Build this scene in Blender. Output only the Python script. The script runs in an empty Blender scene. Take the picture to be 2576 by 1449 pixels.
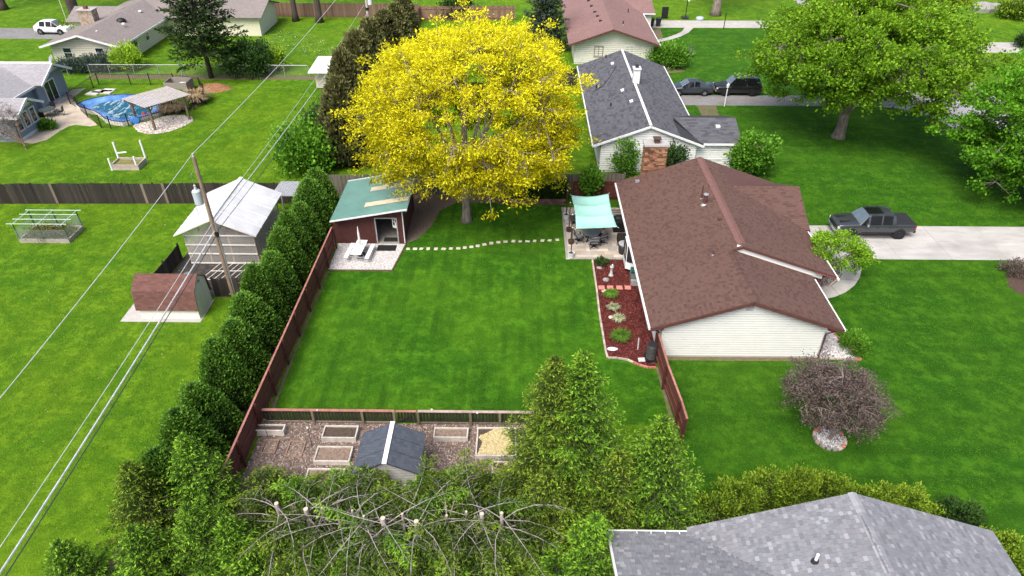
import bpy, math, random
import numpy as np
from mathutils import Vector, Matrix
R = math.radians
random.seed(7)
RNG = np.random.default_rng(11)
sc = bpy.context.scene
col = sc.collection

# ------------------------------------------------------------------ camera
CAM_H, CAM_PITCH, CAM_YAW, CAM_F = 26.0, R(35.5), R(0.8), 1740.0 / 2576.0
cam_d = bpy.data.cameras.new('camera')
cam_d.sensor_width = 36.0
cam_d.lens = 36.0 * CAM_F
cam_d.clip_start = 0.5
cam_d.clip_end = 2000
cam = bpy.data.objects.new('camera', cam_d)
cam.location = (0, 0, CAM_H)
cam.rotation_euler = (R(90) - CAM_PITCH, 0, CAM_YAW)
col.objects.link(cam)
sc.camera = cam

# ------------------------------------------------------------------ sky, sun, exposure
SUN_EL, SUN_AZ = 56.0, 208.0            # azimuth clockwise from +Y (north): light from the left, a little behind
w = bpy.data.worlds.new('World')
sc.world = w
w.use_nodes = True
nt = w.node_tree
sky = nt.nodes.new('ShaderNodeTexSky')
sky.sky_type = 'NISHITA'
sky.sun_disc = False
sky.sun_elevation = R(SUN_EL)
sky.sun_rotation = R(SUN_AZ)
sky.air_density = 0.7
sky.dust_density = 4.0
sky.ozone_density = 0.6
bg = nt.nodes['Background']
bg.inputs["Strength"].default_value = 0.15
nt.links.new(sky.outputs[0], bg.inputs['Color'])
sun_d = bpy.data.lights.new('sun', 'SUN')
sun_d.energy = 2.0
sun_d.angle = R(36)
sun_d.color = (1.0, 0.975, 0.94)
sun = bpy.data.objects.new('sun', sun_d)
_a, _e = R(SUN_AZ), R(SUN_EL)
_to = Vector((math.sin(_a) * math.cos(_e), math.cos(_a) * math.cos(_e), math.sin(_e)))
sun.rotation_euler = (-_to).to_track_quat('-Z', 'Y').to_euler()
sun.location = (-40, -40, 80)
col.objects.link(sun)
vs = sc.view_settings
vs.view_transform = 'Standard'
vs.look = 'None'
vs.exposure = 0.88
vs.gamma = 1.0
vs.use_curve_mapping = False
sc.render.engine = 'CYCLES'
sc.cycles.use_denoising = True
sc.cycles.denoiser = 'OPENIMAGEDENOISE'
sc.cycles.denoising_input_passes = 'RGB_ALBEDO_NORMAL'
sc.cycles.denoising_prefilter = 'ACCURATE'
sc.cycles.max_bounces = 6
sc.cycles.transparent_max_bounces = 6

# ------------------------------------------------------------------ helpers
def G(x, y, z=0.0):
    """plan position of the point seen at (x, y) of a 2576 px wide survey print, at height z"""
    u, v = (x - 1288.0) / 1740.0, (724.5 - y) / 1740.0
    c, s = math.cos(CAM_PITCH), math.sin(CAM_PITCH)
    t = (z - CAM_H) / (-s + v * c)
    X, Y = u * t, (c + v * s) * t
    return (X * math.cos(CAM_YAW) - Y * math.sin(CAM_YAW), X * math.sin(CAM_YAW) + Y * math.cos(CAM_YAW))

WL = {}                                   # world offset of every object that can be a parent

def tag(o, label=None, cat=None, group=None, kind=None):
    if label: o['label'] = label
    if cat: o['category'] = cat
    if group: o['group'] = group
    if kind: o['kind'] = kind
    return o

def thing(name, loc, label, cat, group=None, rz=0.0):
    o = bpy.data.objects.new(name, None)
    o.empty_display_size = 0.3
    o.location = loc
    o.rotation_euler = (0, 0, rz)
    col.objects.link(o)
    WL[o.name] = Vector(loc)
    return tag(o, label, cat, group)

def link(name, mesh, parent=None, mats=None):
    o = bpy.data.objects.new(name, mesh)
    col.objects.link(o)
    if parent is not None:
        o.parent = parent
        WL[o.name] = WL[parent.name]
    else:
        WL[o.name] = Vector((0, 0, 0))
    return o

def copy_tree(o, parent=None):
    c = o.copy()
    col.objects.link(c)
    c.parent = parent
    for ch in list(o.children):
        copy_tree(ch, c)
    return c

def piece(name, mesh, loc, parent, rot=(0, 0, 0), scale=(1, 1, 1), local=False):
    """one alike piece (brick, board, shingle) sharing its mesh with the others"""
    o = bpy.data.objects.new(name, mesh)
    col.objects.link(o)
    o.parent = parent
    o.location = Vector(loc) - (Vector((0, 0, 0)) if local or parent is None else WL[parent.name])
    o.rotation_euler = rot
    o.scale = scale
    return o

class MB:
    def __init__(s):
        s.v, s.f, s.m, s.uv = [], [], [], []
    def add(s, vs, fs, m=0, uv=None):
        b = len(s.v)
        s.v += [tuple(p) for p in vs]
        for k, f in enumerate(fs):
            s.f.append(tuple(b + i for i in f))
            s.m.append(m)
            s.uv.append(uv[k] if uv else None)
        return s
    def box(s, x0, x1, y0, y1, z0, z1, m=0):
        v = [(x, y, z) for z in (z0, z1) for y in (y0, y1) for x in (x0, x1)]
        return s.add(v, [(0, 2, 3, 1), (4, 5, 7, 6), (0, 1, 5, 4), (2, 6, 7, 3), (0, 4, 6, 2), (1, 3, 7, 5)], m)
    def obox(s, c, size, rz=0.0, rx=0.0, ry=0.0, m=0):
        M_ = Matrix.Translation(c) @ Matrix.Rotation(rz, 4, 'Z') @ Matrix.Rotation(ry, 4, 'Y') @ Matrix.Rotation(rx, 4, 'X')
        a, b, d = size[0] / 2, size[1] / 2, size[2] / 2
        v = [M_ @ Vector((x, y, z)) for z in (-d, d) for y in (-b, b) for x in (-a, a)]
        return s.add(v, [(0, 2, 3, 1), (4, 5, 7, 6), (0, 1, 5, 4), (2, 6, 7, 3), (0, 4, 6, 2), (1, 3, 7, 5)], m)
    def beam(s, p0, p1, wd, ht, m=0, up=(0, 0, 1)):
        p0, p1 = Vector(p0), Vector(p1)
        d = (p1 - p0).normalized()
        u = Vector(up)
        if abs(d.dot(u)) > 0.98: u = Vector((0, 1, 0))
        r = d.cross(u).normalized()
        u = r.cross(d)
        v = []
        for p in (p0, p1):
            for a, b in ((-1, -1), (1, -1), (1, 1), (-1, 1)):
                v.append(p + r * (a * wd / 2) + u * (b * ht / 2))
        return s.add(v, [(0, 1, 2, 3), (7, 6, 5, 4), (0, 4, 5, 1), (1, 5, 6, 2), (2, 6, 7, 3), (3, 7, 4, 0)], m)
    def tube(s, pts, rads, n=8, m=0, cap=True):
        pts = [Vector(p) for p in pts]
        if not hasattr(rads, '__len__'): rads = [rads] * len(pts)
        b = len(s.v)
        ref = None
        for i, p in enumerate(pts):
            d = (pts[min(i + 1, len(pts) - 1)] - pts[max(i - 1, 0)]).normalized()
            if ref is None:
                ref = Vector((0, 0, 1)) if abs(d.z) < 0.9 else Vector((1, 0, 0))
            r = d.cross(ref).normalized()
            ref = r.cross(d).normalized()
            for k in range(n):
                a = 2 * math.pi * k / n
                s.v.append(tuple(p + (r * math.cos(a) + ref * math.sin(a)) * rads[i]))
        for i in range(len(pts) - 1):
            for k in range(n):
                k2 = (k + 1) % n
                s.f.append((b + i * n + k, b + i * n + k2, b + (i + 1) * n + k2, b + (i + 1) * n + k))
                s.m.append(m); s.uv.append(None)
        if cap:
            s.f.append(tuple(b + k for k in range(n))[::-1]); s.m.append(m); s.uv.append(None)
            s.f.append(tuple(b + (len(pts) - 1) * n + k for k in range(n))); s.m.append(m); s.uv.append(None)
        return s
    def prism(s, poly, z0, z1, m=0):
        n = len(poly)
        v = [(p[0], p[1], z0) for p in poly] + [(p[0], p[1], z1) for p in poly]
        f = [tuple(range(n))[::-1], tuple(range(n, 2 * n))] + [(i, (i + 1) % n, n + (i + 1) % n, n + i) for i in range(n)]
        return s.add(v, f, m)
    def slab(s, pts, t, m=0, uv=None):
        """planar polygon thickened downwards along its normal"""
        p = [Vector(q) for q in pts]
        nrm = Vector((0, 0, 0))
        for i in range(1, len(p) - 1):
            nrm += (p[i] - p[0]).cross(p[i + 1] - p[0])
        nrm.normalize()
        if nrm.z < 0: nrm = -nrm; p.reverse()
        n = len(p)
        v = p + [q - nrm * t for q in p]
        f = [tuple(range(n)), tuple(range(n, 2 * n))[::-1]] + [(i, n + i, n + (i + 1) % n, (i + 1) % n) for i in range(n)]
        uvs = None
        if uv:
            o, du, dv = Vector(uv[0]), Vector(uv[1]), Vector(uv[2])
            uvs = [[((v[i] - o).dot(du), (v[i] - o).dot(dv)) for i in ff] for ff in f]
        return s.add(v, f, m, uvs)
    def lathe(s, prof, c=(0, 0, 0), n=16, m=0):
        b = len(s.v)
        for r, z in prof:
            for k in range(n):
                a = 2 * math.pi * k / n
                s.v.append((c[0] + r * math.cos(a), c[1] + r * math.sin(a), c[2] + z))
        for i in range(len(prof) - 1):
            for k in range(n):
                k2 = (k + 1) % n
                s.f.append((b + i * n + k, b + i * n + k2, b + (i + 1) * n + k2, b + (i + 1) * n + k)); s.m.append(m); s.uv.append(None)
        s.f.append(tuple(b + k for k in range(n))[::-1]); s.m.append(m); s.uv.append(None)
        s.f.append(tuple(b + (len(prof) - 1) * n + k for k in range(n))); s.m.append(m); s.uv.append(None)
        return s
    def mesh(s, name, mats, smooth=False, off=(0, 0, 0)):
        me = bpy.data.meshes.new(name)
        ox, oy, oz = off
        me.from_pydata([(x - ox, y - oy, z - oz) for x, y, z in s.v], [], s.f)
        for mt in (mats if isinstance(mats, (list, tuple)) else [mats]):
            me.materials.append(mt)
        if any(s.m): me.polygons.foreach_set('material_index', s.m)
        if any(u is not None for u in s.uv):
            lay = me.uv_layers.new(name='UVMap')
            for p, u in zip(me.polygons, s.uv):
                if u:
                    for li, q in zip(p.loop_indices, u): lay.data[li].uv = q
        if smooth: me.polygons.foreach_set('use_smooth', [True] * len(me.polygons))
        me.update()
        return me
    def build(s, name, mats, parent=None, smooth=False, bevel=0.0, local=False, sharp=None):
        off = (0, 0, 0) if parent is None or local else WL[parent.name]
        o = link(name, s.mesh(name, mats, smooth, off), parent)
        if bevel:
            b = o.modifiers.new('bevel', 'BEVEL'); b.width = bevel; b.segments = 2; b.limit_method = 'ANGLE'; b.angle_limit = R(40)
        return o

def rand_attr(me, vals):
    a = me.attributes.new('rnd', 'FLOAT', 'FACE')
    a.data.foreach_set('value', np.asarray(vals, dtype=np.float32))

def quads_mesh(name, V, rnd, mat_, tri=False):
    """V: (N, k, 3) array, one k-gon per entry, rnd: (N,)"""
    N, k = V.shape[0], V.shape[1]
    me = bpy.data.meshes.new(name)
    me.vertices.add(N * k)
    me.vertices.foreach_set('co', V.astype(np.float32).ravel())
    me.loops.add(N * k)
    me.loops.foreach_set('vertex_index', np.arange(N * k, dtype=np.int32))
    me.polygons.add(N)
    me.polygons.foreach_set('loop_start', np.arange(0, N * k, k, dtype=np.int32))
    try: me.polygons.foreach_set('loop_total', np.full(N, k, dtype=np.int32))
    except Exception: pass
    rand_attr(me, rnd)
    me.materials.append(mat_)
    me.update(calc_edges=True)
    return me

def unit(a):
    return a / np.maximum(np.linalg.norm(a, axis=-1, keepdims=True), 1e-9)

def rand_dirs(n, zbias=0.0):
    d = RNG.normal(size=(n, 3)); d[:, 2] += zbias
    return unit(d)

def leaves(C, axis, size, aspect=0.5, jitter=0.35, fold=0.0):
    """diamond leaves at C pointing along axis; returns (N, 4, 3)"""
    n = len(C)
    ax = unit(axis + RNG.normal(size=(n, 3)) * jitter)
    side = unit(np.cross(ax, rand_dirs(n)))
    L = (size * RNG.uniform(0.7, 1.3, n))[:, None]
    W = L * aspect * 0.5
    up = np.cross(side, ax)
    p0 = C
    p1 = C + ax * L * 0.45 + side * W + up * L * fold
    p2 = C + ax * L
    p3 = C + ax * L * 0.45 - side * W + up * L * fold
    return np.stack([p0, p1, p2, p3], 1)

# ------------------------------------------------------------------ materials
MATS = {}
def _new(name):
    m = bpy.data.materials.new(name); m.use_nodes = True
    t = m.node_tree
    return m, t, t.nodes, t.links, t.nodes['Principled BSDF']

def N(t, typ, **kw):
    n = t.nodes.new(typ)
    for k, v in kw.items():
        if k in n.inputs: n.inputs[k].default_value = v
        else: setattr(n, k, v)
    return n

def mixc(t, fac, a, b, blend='MIX'):
    n = t.nodes.new('ShaderNodeMix'); n.data_type = 'RGBA'; n.blend_type = blend
    for sock, val in ((0, fac), (6, a), (7, b)):
        if isinstance(val, (int, float)): n.inputs[sock].default_value = val
        elif isinstance(val, (tuple, list)): n.inputs[sock].default_value = (*val[:3], 1)
        else: t.links.new(val, n.inputs[sock])
    return n.outputs[2]

def ramp(t, src, stops):
    n = t.nodes.new('ShaderNodeValToRGB')
    e = n.color_ramp.elements
    while len(e) < len(stops): e.new(0.5)
    for i, (p, c) in enumerate(stops):
        e[i].position = p
        e[i].color = (c, c, c, 1) if isinstance(c, (int, float)) else (*c, 1)
    t.links.new(src, n.inputs[0])
    return n.outputs[0]

def noise(t, scale, detail=3, rough=0.55, vec=None, stretch=None):
    n = N(t, 'ShaderNodeTexNoise', Scale=scale, Detail=detail, Roughness=rough)
    if stretch is not None:
        mp = t.nodes.new('ShaderNodeMapping'); mp.inputs['Scale'].default_value = stretch
        t.links.new(vec, mp.inputs[0]); t.links.new(mp.outputs[0], n.inputs['Vector'])
    elif vec is not None: t.links.new(vec, n.inputs['Vector'])
    return n.outputs['Fac']

def objco(t): return t.nodes.new('ShaderNodeTexCoord').outputs['Object']
def geopos(t): return t.nodes.new('ShaderNodeNewGeometry').outputs['Position']

def bump(t, b, h, strength, dist=0.02):
    n = N(t, 'ShaderNodeBump', Strength=strength, Distance=dist)
    t.links.new(h, n.inputs['Height']); t.links.new(n.outputs[0], b.inputs['Normal'])

def mat(name, c, rough=0.75, var=0.15, scale=6.0, bmp=0.0, metal=0.0, objvar=0.0, c2=None, stretch=None, spec=0.3, dirt=None):
    """plain procedural surface: base colour broken up by two sizes of noise, a little per-object change"""
    if name in MATS: return MATS[name]
    m, t, nd, lk, b = _new(name)
    v = objco(t)
    n1 = noise(t, scale, 4, 0.6, v, stretch or (1, 1, 1))
    hi = c2 or tuple(min(1, x * (1 + var)) for x in c)
    lo = tuple(x * (1 - var) for x in c)
    f = ramp(t, n1, [(0.3, 0.0), (0.7, 1.0)])
    out = mixc(t, f, lo, hi)
    if dirt:
        n2 = noise(t, scale * 0.18, 3, 0.6, v)
        out = mixc(t, ramp(t, n2, [(0.45, 0.0), (0.75, 0.7)]), out, dirt)
    if objvar:
        oi = nd.new('ShaderNodeObjectInfo')
        mr = N(t, 'ShaderNodeMapRange'); lk.new(oi.outputs['Random'], mr.inputs[0])
        mr.inputs[3].default_value = 1 - objvar; mr.inputs[4].default_value = 1 + objvar
        hs = N(t, 'ShaderNodeHueSaturation'); lk.new(out, hs.inputs['Color']); lk.new(mr.outputs[0], hs.inputs['Value'])
        out = hs.outputs[0]
    lk.new(out, b.inputs['Base Color'])
    b.inputs['Roughness'].default_value = rough
    b.inputs['Metallic'].default_value = metal
    b.inputs['Specular IOR Level'].default_value = spec
    if bmp: bump(t, b, n1, bmp)
    MATS[name] = m
    return m

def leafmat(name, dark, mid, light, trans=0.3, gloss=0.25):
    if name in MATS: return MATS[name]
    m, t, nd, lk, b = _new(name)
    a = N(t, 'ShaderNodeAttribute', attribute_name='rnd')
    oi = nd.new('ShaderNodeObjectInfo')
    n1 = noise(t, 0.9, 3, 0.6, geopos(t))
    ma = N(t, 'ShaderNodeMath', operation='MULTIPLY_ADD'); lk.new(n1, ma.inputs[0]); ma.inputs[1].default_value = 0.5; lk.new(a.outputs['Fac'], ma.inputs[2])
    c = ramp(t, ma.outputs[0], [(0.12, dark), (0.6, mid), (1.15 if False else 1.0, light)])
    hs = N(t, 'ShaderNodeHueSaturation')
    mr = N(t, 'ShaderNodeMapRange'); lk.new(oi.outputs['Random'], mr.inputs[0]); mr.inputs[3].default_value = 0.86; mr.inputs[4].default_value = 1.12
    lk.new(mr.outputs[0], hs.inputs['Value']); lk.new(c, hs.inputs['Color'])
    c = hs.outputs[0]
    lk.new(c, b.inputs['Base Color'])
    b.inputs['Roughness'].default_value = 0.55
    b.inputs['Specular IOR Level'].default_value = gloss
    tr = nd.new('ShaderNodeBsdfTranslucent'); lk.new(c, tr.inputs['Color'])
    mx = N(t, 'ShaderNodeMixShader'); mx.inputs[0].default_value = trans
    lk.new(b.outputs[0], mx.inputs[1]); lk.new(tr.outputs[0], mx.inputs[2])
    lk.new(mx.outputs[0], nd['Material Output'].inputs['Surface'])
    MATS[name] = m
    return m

def shinglemat(name, cols, rough=0.9):
    """asphalt shingle: colour from the per-shingle random value, plus granules"""
    m, t, nd, lk, b = _new(name)
    a = N(t, 'ShaderNodeAttribute', attribute_name='rnd')
    k = len(cols)
    c = ramp(t, a.outputs['Fac'], [(i / (k - 1), cc) for i, cc in enumerate(cols)])
    g = noise(t, 60, 2, 0.7, geopos(t))
    c = mixc(t, ramp(t, g, [(0.3, 0.0), (0.7, 0.35)]), c, tuple(x * 1.5 for x in cols[k // 2]))
    g2 = noise(t, 0.35, 4, 0.6, geopos(t))
    c = mixc(t, ramp(t, g2, [(0.45, 0.0), (0.8, 0.18)]), c, tuple(x * 0.62 for x in cols[k // 2]))
    lk.new(c, b.inputs['Base Color']); b.inputs['Roughness'].default_value = rough
    b.inputs['Specular IOR Level'].default_value = 0.2
    MATS[name] = m
    return m

def farroofmat(name, c, uvscale=(1, 1)):
    """roof too far off to tell its shingles apart"""
    m, t, nd, lk, b = _new(name)
    br = N(t, 'ShaderNodeTexBrick', Scale=1.0)
    br.inputs['Color1'].default_value = (*[x * 0.88 for x in c], 1)
    br.inputs['Color2'].default_value = (*[x * 1.14 for x in c], 1)
    br.inputs['Mortar'].default_value = (*[x * 0.62 for x in c], 1)
    br.inputs['Mortar Size'].default_value = 0.012
    br.inputs['Brick Width'].default_value = 0.32
    br.inputs['Row Height'].default_value = 0.15
    uvn = nd.new('ShaderNodeUVMap'); uvn.uv_map = 'UVMap'
    lk.new(uvn.outputs[0], br.inputs['Vector'])
    g2 = noise(t, 0.3, 4, 0.6, geopos(t), (1, 1, 1))
    out = mixc(t, ramp(t, g2, [(0.35, 0.0), (0.7, 0.4)]), br.outputs['Color'], tuple(x * 0.7 for x in c))
    lk.new(out, b.inputs['Base Color']); b.inputs['Roughness'].default_value = 0.9
    b.inputs['Specular IOR Level'].default_value = 0.2
    MATS[name] = m
    return m

def glassmat(name='window_glass', c=(0.02, 0.025, 0.03), rough=0.08):
    if name in MATS: return MATS[name]
    return mat(name, c, rough=rough, var=0.3, scale=1.5, spec=0.6)

WHITE = mat('white_paint', (0.72, 0.72, 0.70), 0.5, 0.05, 5)
TRIMW = mat('white_trim', (0.68, 0.68, 0.66), 0.5, 0.08, 3)
GLASS = glassmat()
BARK = mat('bark', (0.16, 0.125, 0.095), 0.95, 0.45, 7, 0.8, stretch=(1, 1, 0.25), c2=(0.28, 0.24, 0.2))
BARKD = mat('dark_bark', (0.07, 0.055, 0.045), 0.95, 0.4, 8, 0.6, stretch=(1, 1, 0.3))
SOIL = mat('soil', (0.075, 0.055, 0.04), 0.95, 0.4, 9, 0.5)
CONC = mat('concrete', (0.40, 0.38, 0.35), 0.9, 0.13, 1.6, 0.15, dirt=(0.28, 0.27, 0.25))
BLACKM = mat('black_metal', (0.014, 0.014, 0.015), 0.45, 0.2, 5)
DARKPL = mat('dark_plastic', (0.025, 0.026, 0.028), 0.5, 0.2, 4)
GALV = mat('galvanised_steel', (0.38, 0.39, 0.40), 0.45, 0.15, 6, metal=0.5)
GREYWOOD = mat('grey_weathered_wood', (0.27, 0.235, 0.2), 0.9, 0.25, 5, 0.4, stretch=(3, 3, 3), objvar=0.2)
DARKWOOD = mat('dark_weathered_wood', (0.036, 0.029, 0.025), 0.95, 0.4, 3, 0.5, stretch=(4, 4, 0.6), objvar=0.35)
REDWOOD = mat('red_brown_stain', (0.125, 0.042, 0.031), 0.75, 0.16, 2.5, 0.15, objvar=0.08, stretch=(1.2, 1.2, 4))
REDWOODL = mat('faded_red_cap', (0.34, 0.15, 0.115), 0.85, 0.25, 3, 0.1, objvar=0.15)
REDWOODD = mat('dark_red_post', (0.075, 0.022, 0.017), 0.8, 0.25, 3, 0.1)
# ------------------------------------------------------------------ ground, lawns, paving
def grassmat(name, dark, mid, light, stripe=None, worn=(0.19, 0.17, 0.05), yellow=0.25):
    m, t, nd, lk, b = _new(name)
    p = geopos(t)
    big = noise(t, 0.11, 4, 0.6, p)
    medn = noise(t, 0.75, 4, 0.62, p)
    fine = noise(t, 7.0, 3, 0.7, p, (1.0, 0.7, 1))
    tiny = noise(t, 30.0, 3, 0.75, p, (1.0, 0.55, 1))
    med2 = noise(t, 1.9, 4, 0.68, p)
    c = mixc(t, ramp(t, medn, [(0.41, 0.0), (0.60, 1.0)]), dark, light)
    c = mixc(t, 0.15, c, mid)
    c = mixc(t, ramp(t, med2, [(0.44, 0.0), (0.60, 0.85)]), c, tuple(x * 0.8 for x in dark))
    c = mixc(t, ramp(t, big, [(0.40, 0.0), (0.66, yellow * 1.6)]), c, tuple(x * y for x, y in zip(light, (1.55, 1.12, 1.0))))
    if stripe:
        for ax, per, amt, ph in stripe:
            sx = t.nodes.new('ShaderNodeSeparateXYZ'); lk.new(p, sx.inputs[0])
            wob = N(t, 'ShaderNodeMath', operation='MULTIPLY_ADD'); lk.new(noise(t, 0.35, 2, 0.5, p), wob.inputs[0]); wob.inputs[1].default_value = 0.25
            lk.new(sx.outputs[ax], wob.inputs[2])
            mm = N(t, 'ShaderNodeMath', operation='MULTIPLY'); lk.new(wob.outputs[0], mm.inputs[0]); mm.inputs[1].default_value = 2 * math.pi / per
            sn = N(t, 'ShaderNodeMath', operation='SINE'); lk.new(mm.outputs[0], sn.inputs[0])
            f = ramp(t, sn.outputs[0], [(0.25, 0.0), (0.75, 1.0)])
            fb = N(t, 'ShaderNodeMath', operation='MULTIPLY'); lk.new(f, fb.inputs[0])
            br = ramp(t, noise(t, 0.25, 3, 0.6, p), [(0.42, 0.0), (0.58, 1.0)])
            lk.new(br, fb.inputs[1])
            fc = N(t, 'ShaderNodeMath', operation='MULTIPLY'); lk.new(fb.outputs[0], fc.inputs[0]); fc.inputs[1].default_value = amt
            c = mixc(t, fc.outputs[0], c, tuple(x * 0.55 for x in dark))
    c = mixc(t, ramp(t, fine, [(0.32, 0.0), (0.75, 0.5)]), c, tuple(x * 0.58 for x in dark))
    c = mixc(t, ramp(t, tiny, [(0.42, 0.0), (0.75, 0.55)]), c, tuple(x * 1.3 for x in light))
    spots = noise(t, 1.3, 4, 0.75, p, (1, 0.6, 1))
    c = mixc(t, ramp(t, spots, [(0.70, 0.0), (0.80, 0.55)]), c, worn)
    lk.new(c, b.inputs['Base Color'])
    b.inputs['Roughness'].default_value = 0.9
    b.inputs['Specular IOR Level'].default_value = 0.1
    h = N(t, 'ShaderNodeMath', operation='MULTIPLY_ADD'); lk.new(fine, h.inputs[0]); h.inputs[1].default_value = 1.4; lk.new(tiny, h.inputs[2])
    bump(t, b, h.outputs[0], 0.9, 0.07)
    return m

LAWN_L = grassmat('neighbour_lawn_grass', (0.036, 0.128, 0.004), (0.080, 0.205, 0.005), (0.150, 0.280, 0.011), stripe=[(0, 2.3, 0.25, 0)], yellow=0.2)
LAWN_Y = grassmat('back_yard_grass', (0.014, 0.078, 0.003), (0.035, 0.148, 0.004), (0.085, 0.235, 0.010), stripe=[(0, 1.05, 0.5, 0), (0, 2.7, 0.3, 0), (1, 2.3, 0.14, 0)], yellow=0.26)
LAWN_F = grassmat('front_lawn_grass', (0.014, 0.076, 0.003), (0.033, 0.130, 0.004), (0.070, 0.190, 0.009), stripe=[(1, 1.9, 0.4, 0)], yellow=0.14)

def sheet(name, poly, z, m, kind='structure', label=None, cat=None, depth=0.1):
    mb = MB().prism(poly, z - depth, z)
    o = mb.build(name, m)
    return tag(o, label, cat, None, kind)

gm = bpy.data.meshes.new('ground')
gm.from_pydata([(-600, -300, 0), (600, -300, 0), (600, 900, 0), (-600, 900, 0)], [], [(0, 1, 2, 3)])
gm.materials.append(LAWN_L)
tag(link('ground', gm), kind='structure')

def flat(name, poly, z, m):
    me = bpy.data.meshes.new(name)
    me.from_pydata([(x, y, z) for x, y in poly], [], [tuple(range(len(poly)))])
    me.materials.append(m)
    if me.polygons[0].normal.z < 0: me.flip_normals()
    return tag(link(name, me), kind='structure')

flat('back_yard_lawn', [(-12.95, 24.6), (7.75, 24.6), (7.75, 49.3), (-12.95, 49.3)], 0.004, LAWN_Y)
flat('front_lawn', [(7.9, 14.0), (42.2, 14.0), (42.2, 69.0), (15.5, 69.0), (15.5, 49.3), (7.9, 49.3)], 0.004, LAWN_F)
flat('side_lawn', [(15.6, 72.0), (42.2, 72.0), (42.2, 98.0), (15.6, 98.0)], 0.004, LAWN_F)

def in_poly(P, poly):
    x, y = P[:, 0], P[:, 1]
    ins = np.zeros(len(P), bool)
    n = len(poly)
    for i in range(n):
        x0, y0 = poly[i]; x1, y1 = poly[(i + 1) % n]
        c = ((y0 > y) != (y1 > y)) & (x < (x1 - x0) * (y - y0) / (y1 - y0 + 1e-12) + x0)
        ins ^= c
    return ins

def sample_poly(poly, n):
    a = np.array(poly); lo, hi = a.min(0), a.max(0)
    out = np.zeros((0, 2))
    while len(out) < n:
        p = RNG.uniform(lo, hi, (n * 2, 2)); out = np.vstack([out, p[in_poly(p, poly)]])
    return out[:n]

def pebbles(name, poly, n, size, m, z=0.02, flatness=0.6, label=None, cat=None, holes=()):
    """loose stones: squashed octahedra, one object nobody could count"""
    P = sample_poly(poly, n)
    for h in holes: P = P[~in_poly(P, h)]
    n = len(P)
    s = size * RNG.uniform(0.55, 1.35, n)
    C = np.column_stack([P, np.full(n, z)])
    u = rand_dirs(n); u[:, 2] *= 0.3; u = unit(u)
    v = unit(np.cross(u, np.array([0, 0, 1.0]) + RNG.normal(size=(n, 3)) * 0.25)); w_ = np.cross(u, v)
    a = s[:, None] * u; b = s[:, None] * v * RNG.uniform(0.6, 1, (n, 1)); c = s[:, None] * w_ * flatness
    c[c[:, 2] < 0] *= -1
    T = []
    for sa, sb in ((1, 1), (-1, 1), (-1, -1), (1, -1)):
        T.append(np.stack([C + a * sa, C + b * sb, C + c], 1) if sa * sb > 0 else np.stack([C + b * sb, C + a * sa, C + c], 1))
    V = np.concatenate(T)
    r = np.tile(RNG.uniform(0, 1, n), 4)
    o = link(name, quads_mesh(name, V, r, m))
    return tag(o, label, cat, None, 'stuff')

def chips(name, poly, n, size, m, z=0.015, aspect=0.35, label=None, cat=None, holes=(), tilt=0.35):
    P = sample_poly(poly, n)
    for h in holes: P = P[~in_poly(P, h)]
    n = len(P)
    C = np.column_stack([P, np.full(n, z) + RNG.uniform(0, 0.03, n)])
    ax = RNG.normal(size=(n, 3)); ax[:, 2] *= tilt; ax = unit(ax)
    sd = unit(np.cross(ax, np.array([0, 0, 1.0]) + RNG.normal(size=(n, 3)) * tilt))
    L = (size * RNG.uniform(0.5, 1.4, n))[:, None]
    V = np.stack([C - ax * L - sd * L * aspect, C + ax * L - sd * L * aspect, C + ax * L + sd * L * aspect, C - ax * L + sd * L * aspect], 1)
    o = link(name, quads_mesh(name, V, RNG.uniform(0, 1, n), m))
    return tag(o, label, cat, None, 'stuff')

def rndmat(name, cols, rough=0.9):
    if name in MATS: return MATS[name]
    m, t, nd, lk, b = _new(name)
    a = N(t, 'ShaderNodeAttribute', attribute_name='rnd')
    k = len(cols)
    lk.new(ramp(t, a.outputs['Fac'], [(i / (k - 1), cc) for i, cc in enumerate(cols)]), b.inputs['Base Color'])
    b.inputs['Roughness'].default_value = rough
    b.inputs['Specular IOR Level'].default_value = 0.2
    MATS[name] = m
    return m

PEB_W = rndmat('white_pebbles', [(0.24, 0.22, 0.22), (0.42, 0.40, 0.39), (0.62, 0.60, 0.58), (0.72, 0.70, 0.68)])
PEB_D = rndmat('dark_pebbles', [(0.05, 0.045, 0.045), (0.12, 0.10, 0.095), (0.22, 0.2, 0.19), (0.4, 0.37, 0.35)])
PEB_T = rndmat('tan_pebbles', [(0.2, 0.17, 0.14), (0.38, 0.33, 0.28), (0.52, 0.48, 0.42), (0.66, 0.62, 0.56)])
MULCH = rndmat('red_mulch_chips', [(0.04, 0.008, 0.008), (0.085, 0.015, 0.013), (0.14, 0.03, 0.024), (0.21, 0.065, 0.05)])
CHIP = rndmat('wood_chips', [(0.10, 0.07, 0.058), (0.2, 0.145, 0.12), (0.31, 0.24, 0.2), (0.45, 0.37, 0.31)])
STRAWM = rndmat('straw_bits', [(0.45, 0.36, 0.17), (0.58, 0.48, 0.25), (0.68, 0.59, 0.36)])
MULCHB = mat('red_mulch', (0.055, 0.011, 0.010), 0.95, 0.4, 12, 0.4)
CHIPB = mat('wood_chip_bed', (0.15, 0.11, 0.09), 0.95, 0.4, 9, 0.4)
GRAVB = mat('gravel_base', (0.42, 0.40, 0.39), 0.95, 0.25, 25, 0.4)
GRAVD = mat('dark_gravel_base', (0.10, 0.09, 0.085), 0.95, 0.3, 20, 0.4)
TANB = mat('tan_gravel_base', (0.40, 0.355, 0.29), 0.95, 0.25, 8, 0.4, dirt=(0.27, 0.23, 0.17))
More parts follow.
